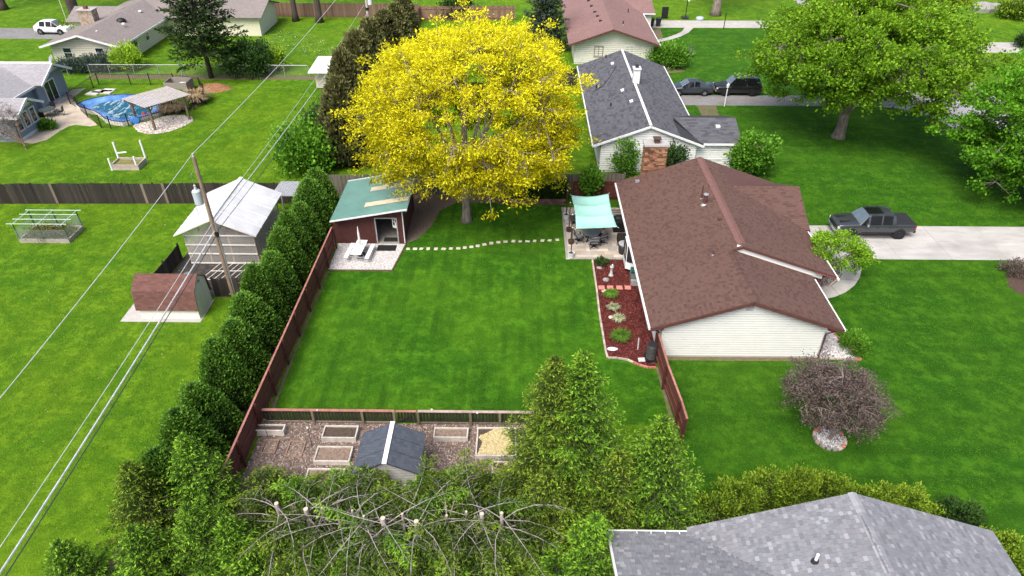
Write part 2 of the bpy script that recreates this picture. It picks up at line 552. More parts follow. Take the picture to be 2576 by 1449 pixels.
ASPH = mat('old_asphalt', (0.20, 0.195, 0.19), 0.95, 0.18, 3, 0.3, dirt=(0.12, 0.115, 0.11))
ROADM = mat('road_asphalt', (0.30, 0.295, 0.30), 0.95, 0.12, 4, 0.3, dirt=(0.24, 0.235, 0.24))
DIRTM = mat('bare_dirt', (0.125, 0.105, 0.06), 0.95, 0.3, 4, 0.4, dirt=(0.10, 0.11, 0.03))

# driveway of the brown-roofed house: poured slabs with saw-cut joints
dw = tag(MB().box(19.0, 42.1, 40.21, 44.72, -0.12, 0.006).build('driveway', SOIL), kind='structure')
SLABM = mat('driveway_concrete', (0.40, 0.385, 0.36), 0.9, 0.14, 1.1, 0.1, objvar=0.05, dirt=(0.19, 0.18, 0.165), stretch=(0.5, 1.6, 1))
xs = [19.0, 22.3, 26.1, 29.7, 33.5, 37.4, 42.1]
for i in range(6):
    for y0, y1 in ((40.2, 42.45), (42.46, 44.72)):
        mb = MB().box(xs[i] + 0.006, xs[i + 1] - 0.006, y0, y1, -0.1, 0.024 + 0.003 * ((i + int(y0)) % 2))
        mb.build('slab', SLABM, dw, bevel=0.012)
# front walk curving from the driveway to the door
wo = [G(2166, 655), G(2168, 675), G(2163, 698), G(2150, 718), G(2128, 735), G(2100, 747), G(2072, 753), G(2055, 735), G(2070, 726), G(2092, 719), G(2108, 707), G(2118, 690), G(2118, 672), G(2108, 652)]
fw = sheet('front_walk', wo, 0.018, CONC)
for a, b in ((G(2120, 676), G(2167, 676)), (G(2113, 702), G(2158, 706)), (G(2091, 721), G(2112, 743))):
    MB().beam((*a, 0.0192), (*b, 0.0192), 0.02, 0.004).build('joint', SOIL, fw)
tag(MB().box(15.7, 42.3, 69.05, 72.0, -0.1, 0.012).build('neighbour_driveway', ASPH), kind='structure')
sheet('driveway_apron', [(36.2, 69.05), (38.5, 68.4), (40.6, 66.6), (41.9, 61.4), (42.25, 60), (42.25, 76), (41, 73.5), (39, 72.0), (36.2, 72.0)], 0.010, ROADM)
tag(MB().box(42.2, 50.0, -60, 400, -0.1, 0.014).build('road', ROADM), kind='structure')
tag(MB().box(50.0, 90.0, 87.4, 91.8, -0.1, 0.012).build('opposite_driveway', CONC), kind='structure')
d3 = tag(MB().box(15.8, 42.2, 98.2, 101.9, -0.1, 0.012).build('far_driveway', CONC), kind='structure')
p3 = [G(1745, 70), G(1732, 82), G(1712, 92), G(1690, 99), G(1655, 107), G(1648, 101), G(1676, 95), G(1700, 87), G(1716, 79), G(1722, 70)]
sheet('curved_path', p3, 0.016, CONC)
sheet('upper_driveway', [(-110, 92.4), (-62, 91.6), (-52, 92.3), (-52, 96.2), (-62, 96.4), (-110, 98)], 0.012, ASPH)

# gravel pad by the shed, with timber edging
pad = [(-12.9, 38.35), (-8.62, 38.35), (-8.15, 41.72), (-12.9, 41.72)]
sheet('gravel_pad', pad, 0.016, GRAVB)
pebbles('white_gravel', pad, 9000, 0.032, PEB_W, 0.02, label='pale crushed gravel covering the pad in front of the shed', cat='gravel')
pe = MB(); pe.beam((-12.9, 38.3, 0.03), (-8.58, 38.3, 0.03), 0.08, 0.1); pe.beam((-8.58, 38.26, 0.031), (-8.11, 41.6, 0.031), 0.08, 0.1)
tag(pe.build('timber_edging', mat('edging_timber', (0.13, 0.08, 0.055), 0.9, 0.3, 6)), 'brown timber edging around the shed gravel pad', 'edging')

# red mulch bed beside the house
mb_poly = [(4.98, 39.75), (4.98, 36.3), (4.93, 33.5), (4.98, 30.1), (5.02, 29.75), (5.5, 29.72), (6.1, 29.6), (6.7, 29.15), (7.2, 28.95), (7.6, 28.95), (7.88, 29.9), (7.88, 39.85)]
sheet('mulch_bed', mb_poly, 0.03, MULCHB)
chips('mulch_chips', mb_poly, 16000, 0.045, MULCH, 0.032, label='dark red bark mulch spread along the house wall', cat='mulch')
# shed side strip and fence strips of bare earth
sheet('shed_mulch_strip', [(-8.15, 41.75), (-7.4, 42.4), (-6.6, 44.2), (-6.2, 46.6), (-5.0, 47.9), (3.2, 47.9), (3.2, 49.2), (-13.5, 49.2), (-15.5, 48), (-13.2, 44), (-13.15, 41.8)], 0.010, CHIPB)
sheet('hedge_bed', [(-16.3, 18), (-13.1, 18), (-13.1, 46), (-13.5, 48.8), (-16.5, 48.8)], 0.012, SOIL)
sheet('fence_edge_strip', [(-12.95, 24.6), (-12.7, 24.6), (-12.8, 30), (-12.78, 38.2), (-12.95, 38.2)], 0.009, DIRTM)
sheet('fence_edge_earth', [(7.6, 28.9), (7.75, 28.9), (7.95, 24), (7.75, 24)], 0.009, DIRTM)
sheet('gable_edge_earth', [(7.9, 29.55), (16.9, 29.55), (16.9, 29.92), (7.9, 29.92)], 0.009, DIRTM)
# kitchen garden
gp = [(-12.9, 18.2), (3.4, 18.2), (3.4, 24.5), (-12.9, 24.5)]
sheet('garden_bed_ground', gp, 0.012, CHIPB)
chips('garden_wood_chips', gp, 26000, 0.05, CHIP, 0.016, label='loose grey brown wood chips covering the garden paths', cat='wood chips')
# hedge ground under the spruces
sheet('hedge_row_ground', [(-17, 4), (7.5, 4), (7.5, 18.2), (-17, 18.2)], 0.008, SOIL)
sheet('yew_bed_ground', [(5.5, 16.8), (20, 16.8), (20, 19.6), (8.0, 19.9), (5.5, 19.9)], 0.010, SOIL)
# front beds
fb = [(16.86, 29.9), (19.25, 29.75), (17.75, 34.6), (16.86, 34.9)]
sheet('front_gravel_bed', fb, 0.03, GRAVB)
pebbles('front_bed_gravel', fb, 3500, 0.05, PEB_W, 0.035, label='pale river gravel in the front corner bed', cat='gravel')
db = [G(2060, 728), G(2088, 719), G(2104, 706), G(2114, 690), G(2113, 672), G(2100, 655), (18.7, 36.2), (17.0, 35.2), (17.0, 34.6)]
sheet('entry_gravel_bed', db, 0.028, GRAVD)
pebbles('entry_bed_stones', db, 3000, 0.07, PEB_D, 0.035, label='dark mixed river stones in the entry bed', cat='stones')
EDGE_C = mat('edging_stone', (0.42, 0.33, 0.28), 0.9, 0.2, 5, 0.2, objvar=0.25)
EDGE_R = mat('red_edging_stone', (0.42, 0.16, 0.12), 0.9, 0.2, 5, 0.2, objvar=0.25)
em = MB().box(-0.5, 0.5, -0.5, 0.5, -0.5, 0.5).mesh('edging_block', EDGE_C)
em2 = MB().box(-0.5, 0.5, -0.5, 0.5, -0.5, 0.5).mesh('red_edging_block', EDGE_R)
def edging(name, path, label, L=0.38, wd=0.11, ht=0.1, z=0.04, pick=lambda i: em):
    th = thing(name, (*path[0], 0), label, 'edging')
    i = 0
    for a, b in zip(path[:-1], path[1:]):
        a, b = Vector((*a, 0)), Vector((*b, 0))
        n = max(1, round((b - a).length / L)); d = (b - a) / n; ang = math.atan2(d.y, d.x)
        for k in range(n):
            c = a + d * (k + 0.5)
            piece('edging_stone', pick(i), (c.x, c.y, z + random.uniform(-.008, .008)), th, (0, 0, ang + random.uniform(-.02, .02)), (d.length * 0.95, wd, ht)); i += 1
    return th
edging('mulch_bed_edging', [(4.95, 39.75), (4.95, 36.3), (4.90, 33.5), (4.95, 30.1), (5.0, 29.68), (5.55, 29.65), (6.1, 29.53), (6.7, 29.08), (7.2, 28.88), (7.62, 28.88)], 'tan curb stones edging the red mulch bed by the lawn', pick=lambda i: em2 if i > 28 else em)
edging('front_bed_edging', [(17.8, 34.6), (19.3, 29.72), (16.9, 29.8)], 'reddish stones edging the pale gravel corner bed', pick=lambda i: em2 if i < 14 else em)
edging('entry_bed_edging', db[:6], 'pale curb edging between the dark stones and the curved walk', wd=0.08)

# patio pavers with a border course
PAVM = [mat('paver_%s' % k, c, 0.9, 0.12, 6, 0.2, objvar=0.12) for k, c in (('buff', (0.47, 0.40, 0.325)), ('tan', (0.40, 0.335, 0.27)), ('grey', (0.37, 0.335, 0.30)), ('sand', (0.54, 0.475, 0.39)))]
patio = tag(MB().box(3.15, 7.88, 39.9, 47.2, -0.1, 0.02).build('patio', mat('paver_sand', (0.2, 0.175, 0.15), 0.95, 0.2, 20)), kind='structure')
pv = [MB().box(-0.5, 0.5, -0.5, 0.5, -0.5, 0.5).mesh('paver', m_) for m_ in PAVM]
bord = mat('border_paver', (0.30, 0.27, 0.245), 0.9, 0.15, 6, 0.2, objvar=0.1)
bm_ = MB().box(-0.5, 0.5, -0.5, 0.5, -0.5, 0.5).mesh('border_paver', bord)
k = 0
y = 39.98
while y < 47.1:
    piece('border_paver', bm_, (3.25, y + 0.2, 0.03), patio, (0, 0, 0), (0.2, 0.39, 0.05)); y += 0.4
x = 3.4
while x < 7.8:
    piece('border_paver', bm_, (x + 0.2, 40.0, 0.03), patio, (0, 0, 0), (0.39, 0.2, 0.05)); x += 0.4
y = 40.12
row = 0
while y < 44.8:
    h = (0.32, 0.46, 0.32)[row % 3]
    x = 3.37
    while x < 7.84:
        wd = random.choice((0.32, 0.46, 0.46, 0.62)); wd = min(wd, 7.86 - x)
        if wd > 0.08:
            piece('paver', random.choice(pv), (x + wd / 2, y + h / 2, 0.026 + random.uniform(0, .006)), patio, (0, 0, 0), (wd - 0.015, h - 0.015, 0.05))
        x += wd
    y += h; row += 1
pebbles('patio_corner_gravel', [(3.3, 44.9), (7.8, 44.9), (7.8, 47.1), (3.3, 47.1)], 2500, 0.05, PEB_T, 0.03, label='tan pebbles behind the patio pots', cat='gravel')

# stepping stones from the shed to the patio
ssp = tag(bpy.data.objects.new('stepping_stone_path', None), kind='structure'); col.objects.link(ssp); WL[ssp.name] = Vector((0, 0, 0))
SSM = mat('stepping_stone', (0.56, 0.50, 0.40), 0.9, 0.12, 7, 0.2, objvar=0.1)
sx = [1530, 1600, 1663, 1733, 1811, 1887, 1961, 2035, 2100, 2168, 2231, 2297, 2368, 2440, 2510]
sy = [1055, 1055, 1054, 1055, 1056, 1056, 1052, 1051, 1044, 1036, 1026, 1012, 998, 989, 983]
pts = [(644 + a / 4, 362.25 + b / 4) for a, b in zip(sx, sy)] + [(1288 + a / 4, 362.25 + b / 4) for a, b in ((14, 979), (82, 981), (156, 980), (228, 975), (307, 972), (379, 970), (455, 965))]
for q in pts:
    g = G(*q)
    mb = MB(); aa = random.uniform(-.25, .25); hw, hh = random.uniform(.125, .16), random.uniform(.125, .17)
    cor = []
    for sxx, syy in ((-1, -1), (1, -1), (1, 1), (-1, 1)):
        cor.append((sxx * hw * random.uniform(.85, 1.1), syy * hh * random.uniform(.85, 1.1)))
    mb.prism([(g[0] + a * math.cos(aa) - b * math.sin(aa), g[1] + a * math.sin(aa) + b * math.cos(aa)) for a, b in cor], -0.03, 0.022)
    mb.build('stepping_stone', SSM, ssp, bevel=0.01)
# far left patio and beds
sheet('pool_terrace', [G(172, 232), G(182, 226), G(216, 222), G(180, 248), G(205, 275), G(222, 290), G(245, 315), G(228, 318), G(190, 314), G(172, 318), G(150, 330), G(118, 352), G(80, 362), G(52, 357), G(116, 318), G(106, 268)], 0.014, mat('flagstone_terrace', (0.42, 0.36, 0.28), 0.95, 0.22, 0.9, 0.3, dirt=(0.32, 0.25, 0.17)))

chips('clover_flowers', [G(x, y) for x, y in ((640, 95), (700, 75), (800, 92), (850, 120), (830, 150), (700, 140), (650, 120))], 420, .05, rndmat('clover_white', [(.3, .36, .2), (.5, .52, .42)]), .04, .6, label='white clover flowers scattered over the far middle lawn', cat='clover')
chips('lawn_clippings', [(-40, 19), (-17, 19), (-17, 46), (-40, 46)], 300, .03, rndmat('dry_clippings', [(.3, .3, .1), (.45, .42, .2), (.55, .52, .3)]), .02, .4, label='pale dry clippings scattered over the left lawn', cat='clippings')

def grass_blades(name, poly, n, m_, label, holes=(), size=.05):
    P = sample_poly(poly, n)
    for h_ in holes: P = P[~in_poly(P, h_)]
    q = np.sin(P[:, 0] * .9 + 1.7 * np.sin(P[:, 1] * .55)) * np.sin(P[:, 1] * 1.1 + 1.3 * np.sin(P[:, 0] * .7)) + .6 * np.sin(P[:, 0] * 3.1 + P[:, 1] * 1.9) * np.sin(P[:, 1] * 2.7)
    P = P[q + RNG.normal(size=len(P)) * .6 > -.35]; n = len(P)
    C = np.column_stack([P, np.full(n, .004)]); up_ = unit(np.column_stack([RNG.normal(size=(n, 2)) * .8, np.ones(n)]))
    sd = unit(np.cross(up_, rand_dirs(n))); L = (size * RNG.uniform(.5, 1.5, n))[:, None]
    V = np.stack([C - sd * L * .28, C + sd * L * .28, C + up_ * L], 1)
    tag(link(name, quads_mesh(name, V, RNG.uniform(0, 1, n), m_)), label, 'grass', None, 'stuff')
GB_Y = rndmat('yard_blades', [(.020, .09, .003), (.038, .14, .005), (.065, .19, .008), (.10, .235, .012)]); GB_L = rndmat('left_lawn_blades', [(.05, .15, .004), (.085, .21, .005), (.13, .26, .009), (.19, .30, .018)])
grass_blades('yard_grass', [(-12.6, 24.7), (7.4, 24.7), (7.4, 39.8), (3.1, 39.9), (3.1, 47.5), (-5.0, 47.5), (-6.8, 43), (-8.3, 38.2), (-12.6, 38.2)], 60000, GB_Y, 'short dense green grass of the fenced yard', [[(4.8, 28.7), (7.9, 28.7), (7.9, 40), (4.8, 40)]])
grass_blades('left_lawn_grass', [(-31, 18), (-16.5, 18), (-16.5, 32), (-24, 32), (-24, 46.5), (-42, 46.5)], 70000, GB_L, 'short yellow green grass of the left lawn', [[CG for CG in (G(50, 615), G(185, 615), G(216, 572), G(82, 572))]])
grass_blades('front_lawn_grass', [(8.2, 19.8), (19, 17.2), (27, 25), (36, 39.9), (20.6, 39.9), (19.6, 34), (19.4, 29.6), (8.2, 29.4)], 70000, GB_Y, 'short dense green grass of the front lawn', [wo])
grass_blades('side_lawn_grass', [(20, 45), (38, 45), (41, 60), (36, 68.5), (16, 68.5), (16, 61), (19, 52)], 45000, GB_Y, 'short green grass between the driveway and the neighbour drive', size=.07)
grass_blades('upper_lawn_grass', [(-34, 48), (-17, 48.5), (-18, 72), (-26, 75), (-34, 60), (-44, 56)], 45000, GB_L, 'short yellow green grass of the upper left lawn', size=.07)
# ------------------------------------------------------------------ building helpers
CAMV = np.array([0, 0, CAM_H])
def to_print(P):
    P = np.asarray(P, float)
    x = P[..., 0] * math.cos(CAM_YAW) + P[..., 1] * math.sin(CAM_YAW)
    y = -P[..., 0] * math.sin(CAM_YAW) + P[..., 1] * math.cos(CAM_YAW)
    z = P[..., 2] - CAM_H
    c, s = math.cos(CAM_PITCH), math.sin(CAM_PITCH)
    d = y * c - z * s
    return 1288 + 1740 * x / d, 724.5 - 1740 * (y * s + z * c) / d

def shingle_field(parent, O, U, V, poly, m, e=0.15, wd=0.3, n_ind=0, name='shingle', lift=0.016, rnd=None, vary=0.0):
    """courses of lapped shingles over the polygon poly (u along the eave, v up the slope)"""
    O, U, V = np.array(O, float), unit(np.array(U, float)), unit(np.array(V, float))
    Nn = np.cross(U, V)
    if Nn[2] < 0: Nn = -Nn
    vmax = max(p[1] for p in poly); vmin = min(p[1] for p in poly)
    S = []
    r = 0; v = vmin
    while v < vmax - 0.02:
        v1 = min(v + e, vmax)
        vm = min((v + v1) / 2, vmax - 1e-3)
        us = []
        for i in range(len(poly)):
            (u0, a), (u1, b) = poly[i], poly[(i + 1) % len(poly)]
            if (a > vm) != (b > vm): us.append(u0 + (u1 - u0) * (vm - a) / (b - a))
        us.sort()
        if len(us) >= 2:
            ua, ub = us[0], us[-1]
            u = ua - wd * ((r * 0.37) % 1.0)
            while u < ub:
                w2 = wd * (1 + vary * random.uniform(-1, 1))
                a_, b_ = max(u, ua), min(u + w2, ub)
                if b_ - a_ > 0.02: S.append((a_ + 0.004, b_ - 0.004, v, v1 + 0.02))
                u += w2
        v += e; r += 1
    S = np.array(S)
    n = len(S)
    val = RNG.uniform(0, 1, n) if rnd is None else rnd(n)
    def corner(ui, vi, h): return O + S[:, ui, None] * U + S[:, vi, None] * V + h * Nn
    hl = (lift * RNG.uniform(0.7, 1.3, n))[:, None] if True else lift
    t00, t10 = corner(0, 2, hl), corner(1, 2, hl)
    t11, t01 = corner(1, 3, 0.003), corner(0, 3, 0.003)
    b00, b10 = corner(0, 2, 0.0), corner(1, 2, 0.0)
    rest = np.ones(n, bool)
    if n_ind:
        ctr = (t00 + t11) / 2
        px, py = to_print(ctr)
        vis = (px > 5) & (px < 2570) & (py > 5) & (py < 1444)
        full = (S[:, 1] - S[:, 0]) > wd * 0.55
        d = np.linalg.norm(ctr - CAMV, axis=1) + np.where(vis & full, 0, 1e4)
        idx = np.argsort(d)[:n_ind]; idx = idx[d[idx] < 9e3]
        rest[idx] = False
        var = []
        for k in range(10):
            q = MB(); a, L = 0.5, e + 0.02
            q.add([(-a, 0, lift), (a, 0, lift), (a, L, 0.003), (-a, L, 0.003), (-a, 0, 0), (a, 0, 0)], [(0, 1, 2, 3), (4, 5, 1, 0), (4, 0, 3), (5, 2, 1)])
            me = q.mesh(name, m); rand_attr(me, [(k + 0.5) / 10] * 4); var.append(me)
        Rm = Matrix(((U[0], V[0], Nn[0]), (U[1], V[1], Nn[1]), (U[2], V[2], Nn[2])))
        flipped = Rm.determinant() < 0
        if flipped: Rm = Matrix(((-U[0], V[0], Nn[0]), (-U[1], V[1], Nn[1]), (-U[2], V[2], Nn[2])))
        eu = Rm.to_euler()
        for i in idx:
            c = O + (S[i, 0] + S[i, 1]) / 2 * U + S[i, 2] * V
            piece(name, var[int(val[i] * 9.999)], c, parent, eu, (S[i, 1] - S[i, 0], 1, 1))
    k = rest
    Q = np.concatenate([np.stack(q, 1)[k] for q in ((t00, t10, t11, t01), (b00, b10, t10, t00), (b00, t00, t01, t01 - 1e-4 * Nn), (b10, t11 - 1e-4 * Nn, t11, t10))])
    Q = Q - np.array(WL[parent.name])
    o = link(name + '_courses', quads_mesh(name + '_courses', Q, np.tile(val[k], 4), m), parent)
    o['kind'] = 'stuff'
    return o

def slope_uv(O, U, V): return (O, U, V)

def plane_roof(mb, pts, t=0.10, U=(0, 1, 0), m=0):
    """roof slab with metre uvs"""
    p = [Vector(q) for q in pts]
    n = (p[1] - p[0]).cross(p[2] - p[0]).normalized()
    if n.z < 0: n = -n
    u = Vector(U).normalized(); v = n.cross(u).normalized()
    if v.z < 0: v = -v
    mb.slab(pts, t, m, (p[0], u, v))

LAP_SHADE = mat('siding_lap_shade', (0.40, 0.40, 0.37), 0.8, 0.12, 3)  # grey strip along each board top: shadow under the lap, painted in
def siding(name, parent, p0, p1, z0, tops, m, e=0.18, proud=0.045):
    """lap siding on the outside of a wall from p0 to p1 (outside on the right when walking p0->p1); tops: [(s, z)...]"""
    p0, p1 = Vector((*p0, 0)), Vector((*p1, 0))
    L = (p1 - p0).length; d = (p1 - p0) / L
    nrm = Vector((d.y, -d.x, 0))
    def span(z):
        ss = []
        pr = tops
        for (sa, za), (sb, zb) in zip(pr[:-1], pr[1:]):
            if (za >= z) != (zb >= z): ss.append(sa + (sb - sa) * (z - za) / (zb - za))
        lo = 0.0 if tops[0][1] >= z else (ss.pop(0) if ss else None)
        hi = L if tops[-1][1] >= z else (ss.pop(-1) if ss else None)
        return lo, hi
    zmax = max(q[1] for q in tops) - 0.005
    mb = MB(); vs, fs, jo = [], [], []
    z = z0
    def vert(s, out, zz):
        q = p0 + d * s + nrm * out
        vs.append((q.x, q.y, zz)); return len(vs) - 1
    prev = None
    while z < zmax - 0.01:
        z1 = min(z + e, zmax)
        a, b = span(z + 1e-4); a1, b1 = span(z1 - 1e-4)
        if a is None or a1 is None: break
        i = [vert(a, proud, z), vert(b, proud, z), vert(b1, 0.002, z1), vert(a1, 0.002, z1)]
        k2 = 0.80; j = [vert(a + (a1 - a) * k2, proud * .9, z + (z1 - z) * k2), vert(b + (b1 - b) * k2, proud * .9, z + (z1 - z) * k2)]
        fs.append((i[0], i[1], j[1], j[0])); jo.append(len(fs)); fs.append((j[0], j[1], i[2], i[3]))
        if prev: fs.append((prev[3], prev[2], i[1], i[0]))
        prev = i; z = z1
    mb.add(vs, fs)
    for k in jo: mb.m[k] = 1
    return mb.build(name, [m, LAP_SHADE], parent)

def wallbox(parent, x0, x1, y0, y1, h, m, name='wall', z0=0.0):
    return MB().box(x0, x1, y0, y1, z0, h).build(name, m, parent)

def gable_fill(parent, a, b, zb, peak, t, m, axis='x', name='gable_wall'):
    """triangular prism closing a gable: a..b along axis at position t=(t0,t1)"""
    if axis == 'x': P = [(a, t[0], zb), (b, t[0], zb), (peak[0], t[0], peak[1]), (a, t[1], zb), (b, t[1], zb), (peak[0], t[1], peak[1])]
    else: P = [(t[0], a, zb), (t[0], b, zb), (t[0], peak[0], peak[1]), (t[1], a, zb), (t[1], b, zb), (t[1], peak[0], peak[1])]
    return MB().add(P, [(0, 1, 2), (5, 4, 3), (0, 3, 4, 1), (1, 4, 5, 2), (2, 5, 3, 0)]).build(name, m, parent)

def window(parent, c, wd, ht, rz=0.0, fm=None, style='h', fr=0.09, gm_=None, name='window'):
    """framed window standing 3 cm proud of the wall; rz 0 looks towards -Y, pi/2 towards +X"""
    fm = fm or TRIMW
    Mx = Matrix.Translation(c) @ Matrix.Rotation(rz, 4, 'Z')
    mb = MB()
    def bx(x0, x1, z0, z1, y0, y1):
        v = [Mx @ Vector((x, y, z)) for z in (z0, z1) for y in (y0, y1) for x in (x0, x1)]
        mb.add(v, [(0, 2, 3, 1), (4, 5, 7, 6), (0, 1, 5, 4), (2, 6, 7, 3), (0, 4, 6, 2), (1, 3, 7, 5)])
    a, b = wd / 2, ht / 2
    bx(-a - fr, -a, -b, b, -0.06, 0.02); bx(a, a + fr, -b, b, -0.06, 0.02)
    bx(-a - fr, a + fr, b, b + fr, -0.065, 0.02); bx(-a - fr - 0.03, a + fr + 0.03, -b - fr, -b, -0.10, 0.02)
    panes = []
    if style == 'h': bx(-a, a, -0.03, 0.03, -0.05, 0.02); panes = [(-a, a, -b, -0.03), (-a, a, 0.03, b)]
    elif style == 'v': bx(-0.04, 0.04, -b, b, -0.05, 0.02); panes = [(-a, -0.04, -b, b), (0.04, a, -b, b)]
    else: panes = [(-a, a, -b, b)]
    o = mb.build(name, fm, parent)
    for x0, x1, z0, z1 in panes:
        v = [Mx @ Vector((x, y, z)) for z in (z0, z1) for y in (-0.03, 0.0) for x in (x0, x1)]
        MB().add(v, [(0, 2, 3, 1), (4, 5, 7, 6), (0, 1, 5, 4), (2, 6, 7, 3), (0, 4, 6, 2), (1, 3, 7, 5)]).build('pane', gm_ or GLASS, o)
    return o

def ridge_caps(parent, p0, p1, m, s0, s1, L=0.2, wd=0.17, rnd=True, name='ridge_cap'):
    """bent cap shingles along a ridge; s0, s1: drop per metre on either side"""
    p0, p1 = Vector(p0), Vector(p1)
    d = p1 - p0; n = max(1, round(d.length / L)); d /= n
    ang = math.atan2(d.y, d.x)
    var = []
    for k in range(5):
        q = MB(); l = d.length * 1.1
        for sg, sl in ((-1, s0), (1, s1)):
            q.add([(0, 0, .035), (l, 0, .012), (l, sg * wd, .012 - sl * wd), (0, sg * wd, .035 - sl * wd), (0, 0, .0), (0, sg * wd, -sl * wd)],
                  [(0, 1, 2, 3) if sg > 0 else (3, 2, 1, 0), (4, 0, 3, 5), (5, 3, 2)])
        me = q.mesh(name, m)
        try: rand_attr(me, [random.random()] * len(me.polygons))
        except Exception: pass
        var.append(me)
    for i in range(n):
        piece(name, random.choice(var), p0 + d * i, parent, (0, 0, ang))

def vent_pipe(parent, p, r, h, m, name='vent_pipe', flash=None, capm=None):
    mb = MB().tube([p, (p[0], p[1], p[2] + h)], r, 10)
    o = mb.build(name, m, parent)
    if flash: MB().lathe([(r * 2.3, -0.05), (r * 1.15, 0.12)], p, 10).build('flashing', flash, o)
    if capm: MB().lathe([(r * 1.5, h), (r * 1.5, h + 0.06), (r * 0.3, h + 0.12)], p, 10).build('cap', capm, o)
    return o

# ------------------------------------------------------------------ the brown-roofed ranch house
CREAM = mat('cream_siding', (0.70, 0.70, 0.655), 0.6, 0.035, 2)
WHITES = mat('white_siding', (0.74, 0.745, 0.73), 0.6, 0.04, 2)
BROWNT = mat('brown_fascia', (0.10, 0.042, 0.035), 0.6, 0.15, 3)
REDT = mat('red_brown_trim', (0.17, 0.05, 0.04), 0.6, 0.15, 3)
SH_BR = shinglemat('brown_shingles', [(0.056, 0.034, 0.028), (0.082, 0.047, 0.038), (0.101, 0.057, 0.046), (0.119, 0.067, 0.053), (0.10, 0.064, 0.054)])
SH_BRB = mat('brown_roof_base', (0.10, 0.052, 0.045), 0.95, 0.2, 8)
h = thing('ranch_house', (12.4, 38.0, 0), 'ranch house with brown shingle roof and cream gable beside the fenced lawn', 'house')
mb = MB().box(7.9, 16.81, 29.92, 46.6, 0, 2.42); mb.box(16.81, 18.3, 36.4, 46.6, 0, 2.30)
mb.build('wall', CREAM, h)
gable_fill(h, 7.9, 16.81, 2.42, (12.4, 4.03), (29.92, 30.05), CREAM)
gable_fill(h, 7.9, 18.3, 2.38, (13.1, 4.27), (46.45, 46.6), CREAM)
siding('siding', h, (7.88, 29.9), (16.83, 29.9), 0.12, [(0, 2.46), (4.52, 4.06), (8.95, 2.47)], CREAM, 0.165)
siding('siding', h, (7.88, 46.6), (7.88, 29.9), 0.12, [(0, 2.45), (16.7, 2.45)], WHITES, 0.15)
MB().add([(12.6, 34.75, 4.05), (18.25, 34.75, 2.07), (18.25, 34.75, 2.59), (13.1, 34.75, 4.38), (12.6, 34.8, 4.05), (18.25, 34.8, 2.07), (18.25, 34.8, 2.59), (13.1, 34.8, 4.38)], [(0, 1, 2, 3), (7, 6, 5, 4)]).build('gable_strip', CREAM, h)
ss = MB()
for k in range(3):
    z = 0.10 + 0.15 * k
    f = lambda x, dz: (x, 34.745 - 0.014 * (1 - (dz % 0.15) / 0.15), 4.17 - 0.35 * (x - 12.4) + dz)
    ss.add([(12.75, 34.735, 4.05 + z - 0.1), (18.3, 34.735, 2.1 + z - 0.1), (18.3, 34.748, 2.25 + z - 0.1), (12.75, 34.748, 4.2 + z - 0.1)], [(0, 1, 2, 3)])
ss.build('strip_siding', CREAM, h)
MB().box(7.85, 16.86, 29.86, 46.6, -0.02, 0.12).build('foundation', CONC, h)
rf = MB()
e0, zE, k_ = 7.15, 2.33, 0.35
plane_roof(rf, [(e0, 29.5, zE), (e0, 34.64, zE), (12.4, 34.64, zE + k_ * 5.25), (12.4, 29.5, zE + k_ * 5.25)])
plane_roof(rf, [(e0, 34.64, zE), (e0, 46.95, zE), (13.1, 46.95, zE + k_ * 5.95), (13.1, 34.64, zE + k_ * 5.95)])
plane_roof(rf, [(12.4, 29.5, 4.1675), (12.4, 34.9, 4.1675), (17.65, 34.9, 2.33), (17.65, 29.5, 2.33)])
plane_roof(rf, [(13.1, 34.62, 4.4125), (13.1, 46.95, 4.4125), (19.1, 46.95, 2.3125), (19.1, 34.62, 2.3125)])
zr = 3.85; kc = 0.44; xv = 13.1 + (4.4125 - zr - 0.02) / k_
plane_roof(rf, [(xv, 43.4, zr + 0.02), (19.3, 43.4, zr + 0.02), (19.3, 40.0, zr + 0.02 - kc * 3.4), (19.0, 40.0, zr + 0.02 - kc * 3.4)], U=(1, 0, 0))
plane_roof(rf, [(xv, 43.4, zr + 0.02), (19.3, 43.4, zr + 0.02), (19.3, 46.8, zr + 0.02 - kc * 3.4), (19.0, 46.8, zr + 0.02 - kc * 3.4)], U=(1, 0, 0))
roof = rf.build('roof', SH_BRB, h)
sl = math.sqrt(1 + k_ * k_); cz = 0.004
VL = (1 / sl, 0, k_ / sl); VR = (-1 / sl, 0, k_ / sl)
softr = lambda n: np.where(RNG.uniform(0, 1, n) < 0.22, RNG.uniform(0.05, 0.3, n), RNG.uniform(0.3, 1.0, n))
shingle_field(roof, (e0, 29.5, zE + cz), (0, 1, 0), VL, [(0, 0), (5.14, 0), (5.14, 5.25 * sl), (0, 5.25 * sl)], SH_BR, 0.145, 0.19, 300, rnd=softr)
shingle_field(roof, (e0, 29.5, zE + cz), (0, 1, 0), VL, [(5.14, 0), (17.45, 0), (17.45, 5.95 * sl), (5.14, 5.95 * sl)], SH_BR, 0.145, 0.19, 0, rnd=softr)
shingle_field(roof, (17.65, 29.5, 2.33 + cz), (0, 1, 0), VR, [(0, 0), (5.2, 0), (5.2, 5.25 * sl), (0, 5.25 * sl)], SH_BR, 0.145, 0.19, 0, rnd=softr)
shingle_field(roof, (19.1, 34.62, 2.3125 + cz), (0, 1, 0), VR, [(0, 0), (5.4, 0), (8.8, (19.1 - xv) * sl), (12.3, (19.1 - xv) * sl + .1), (12.3, 6.0 * sl), (0, 6.0 * sl)], SH_BR, 0.145, 0.19, 0, rnd=softr)
slc = math.sqrt(1 + kc * kc)
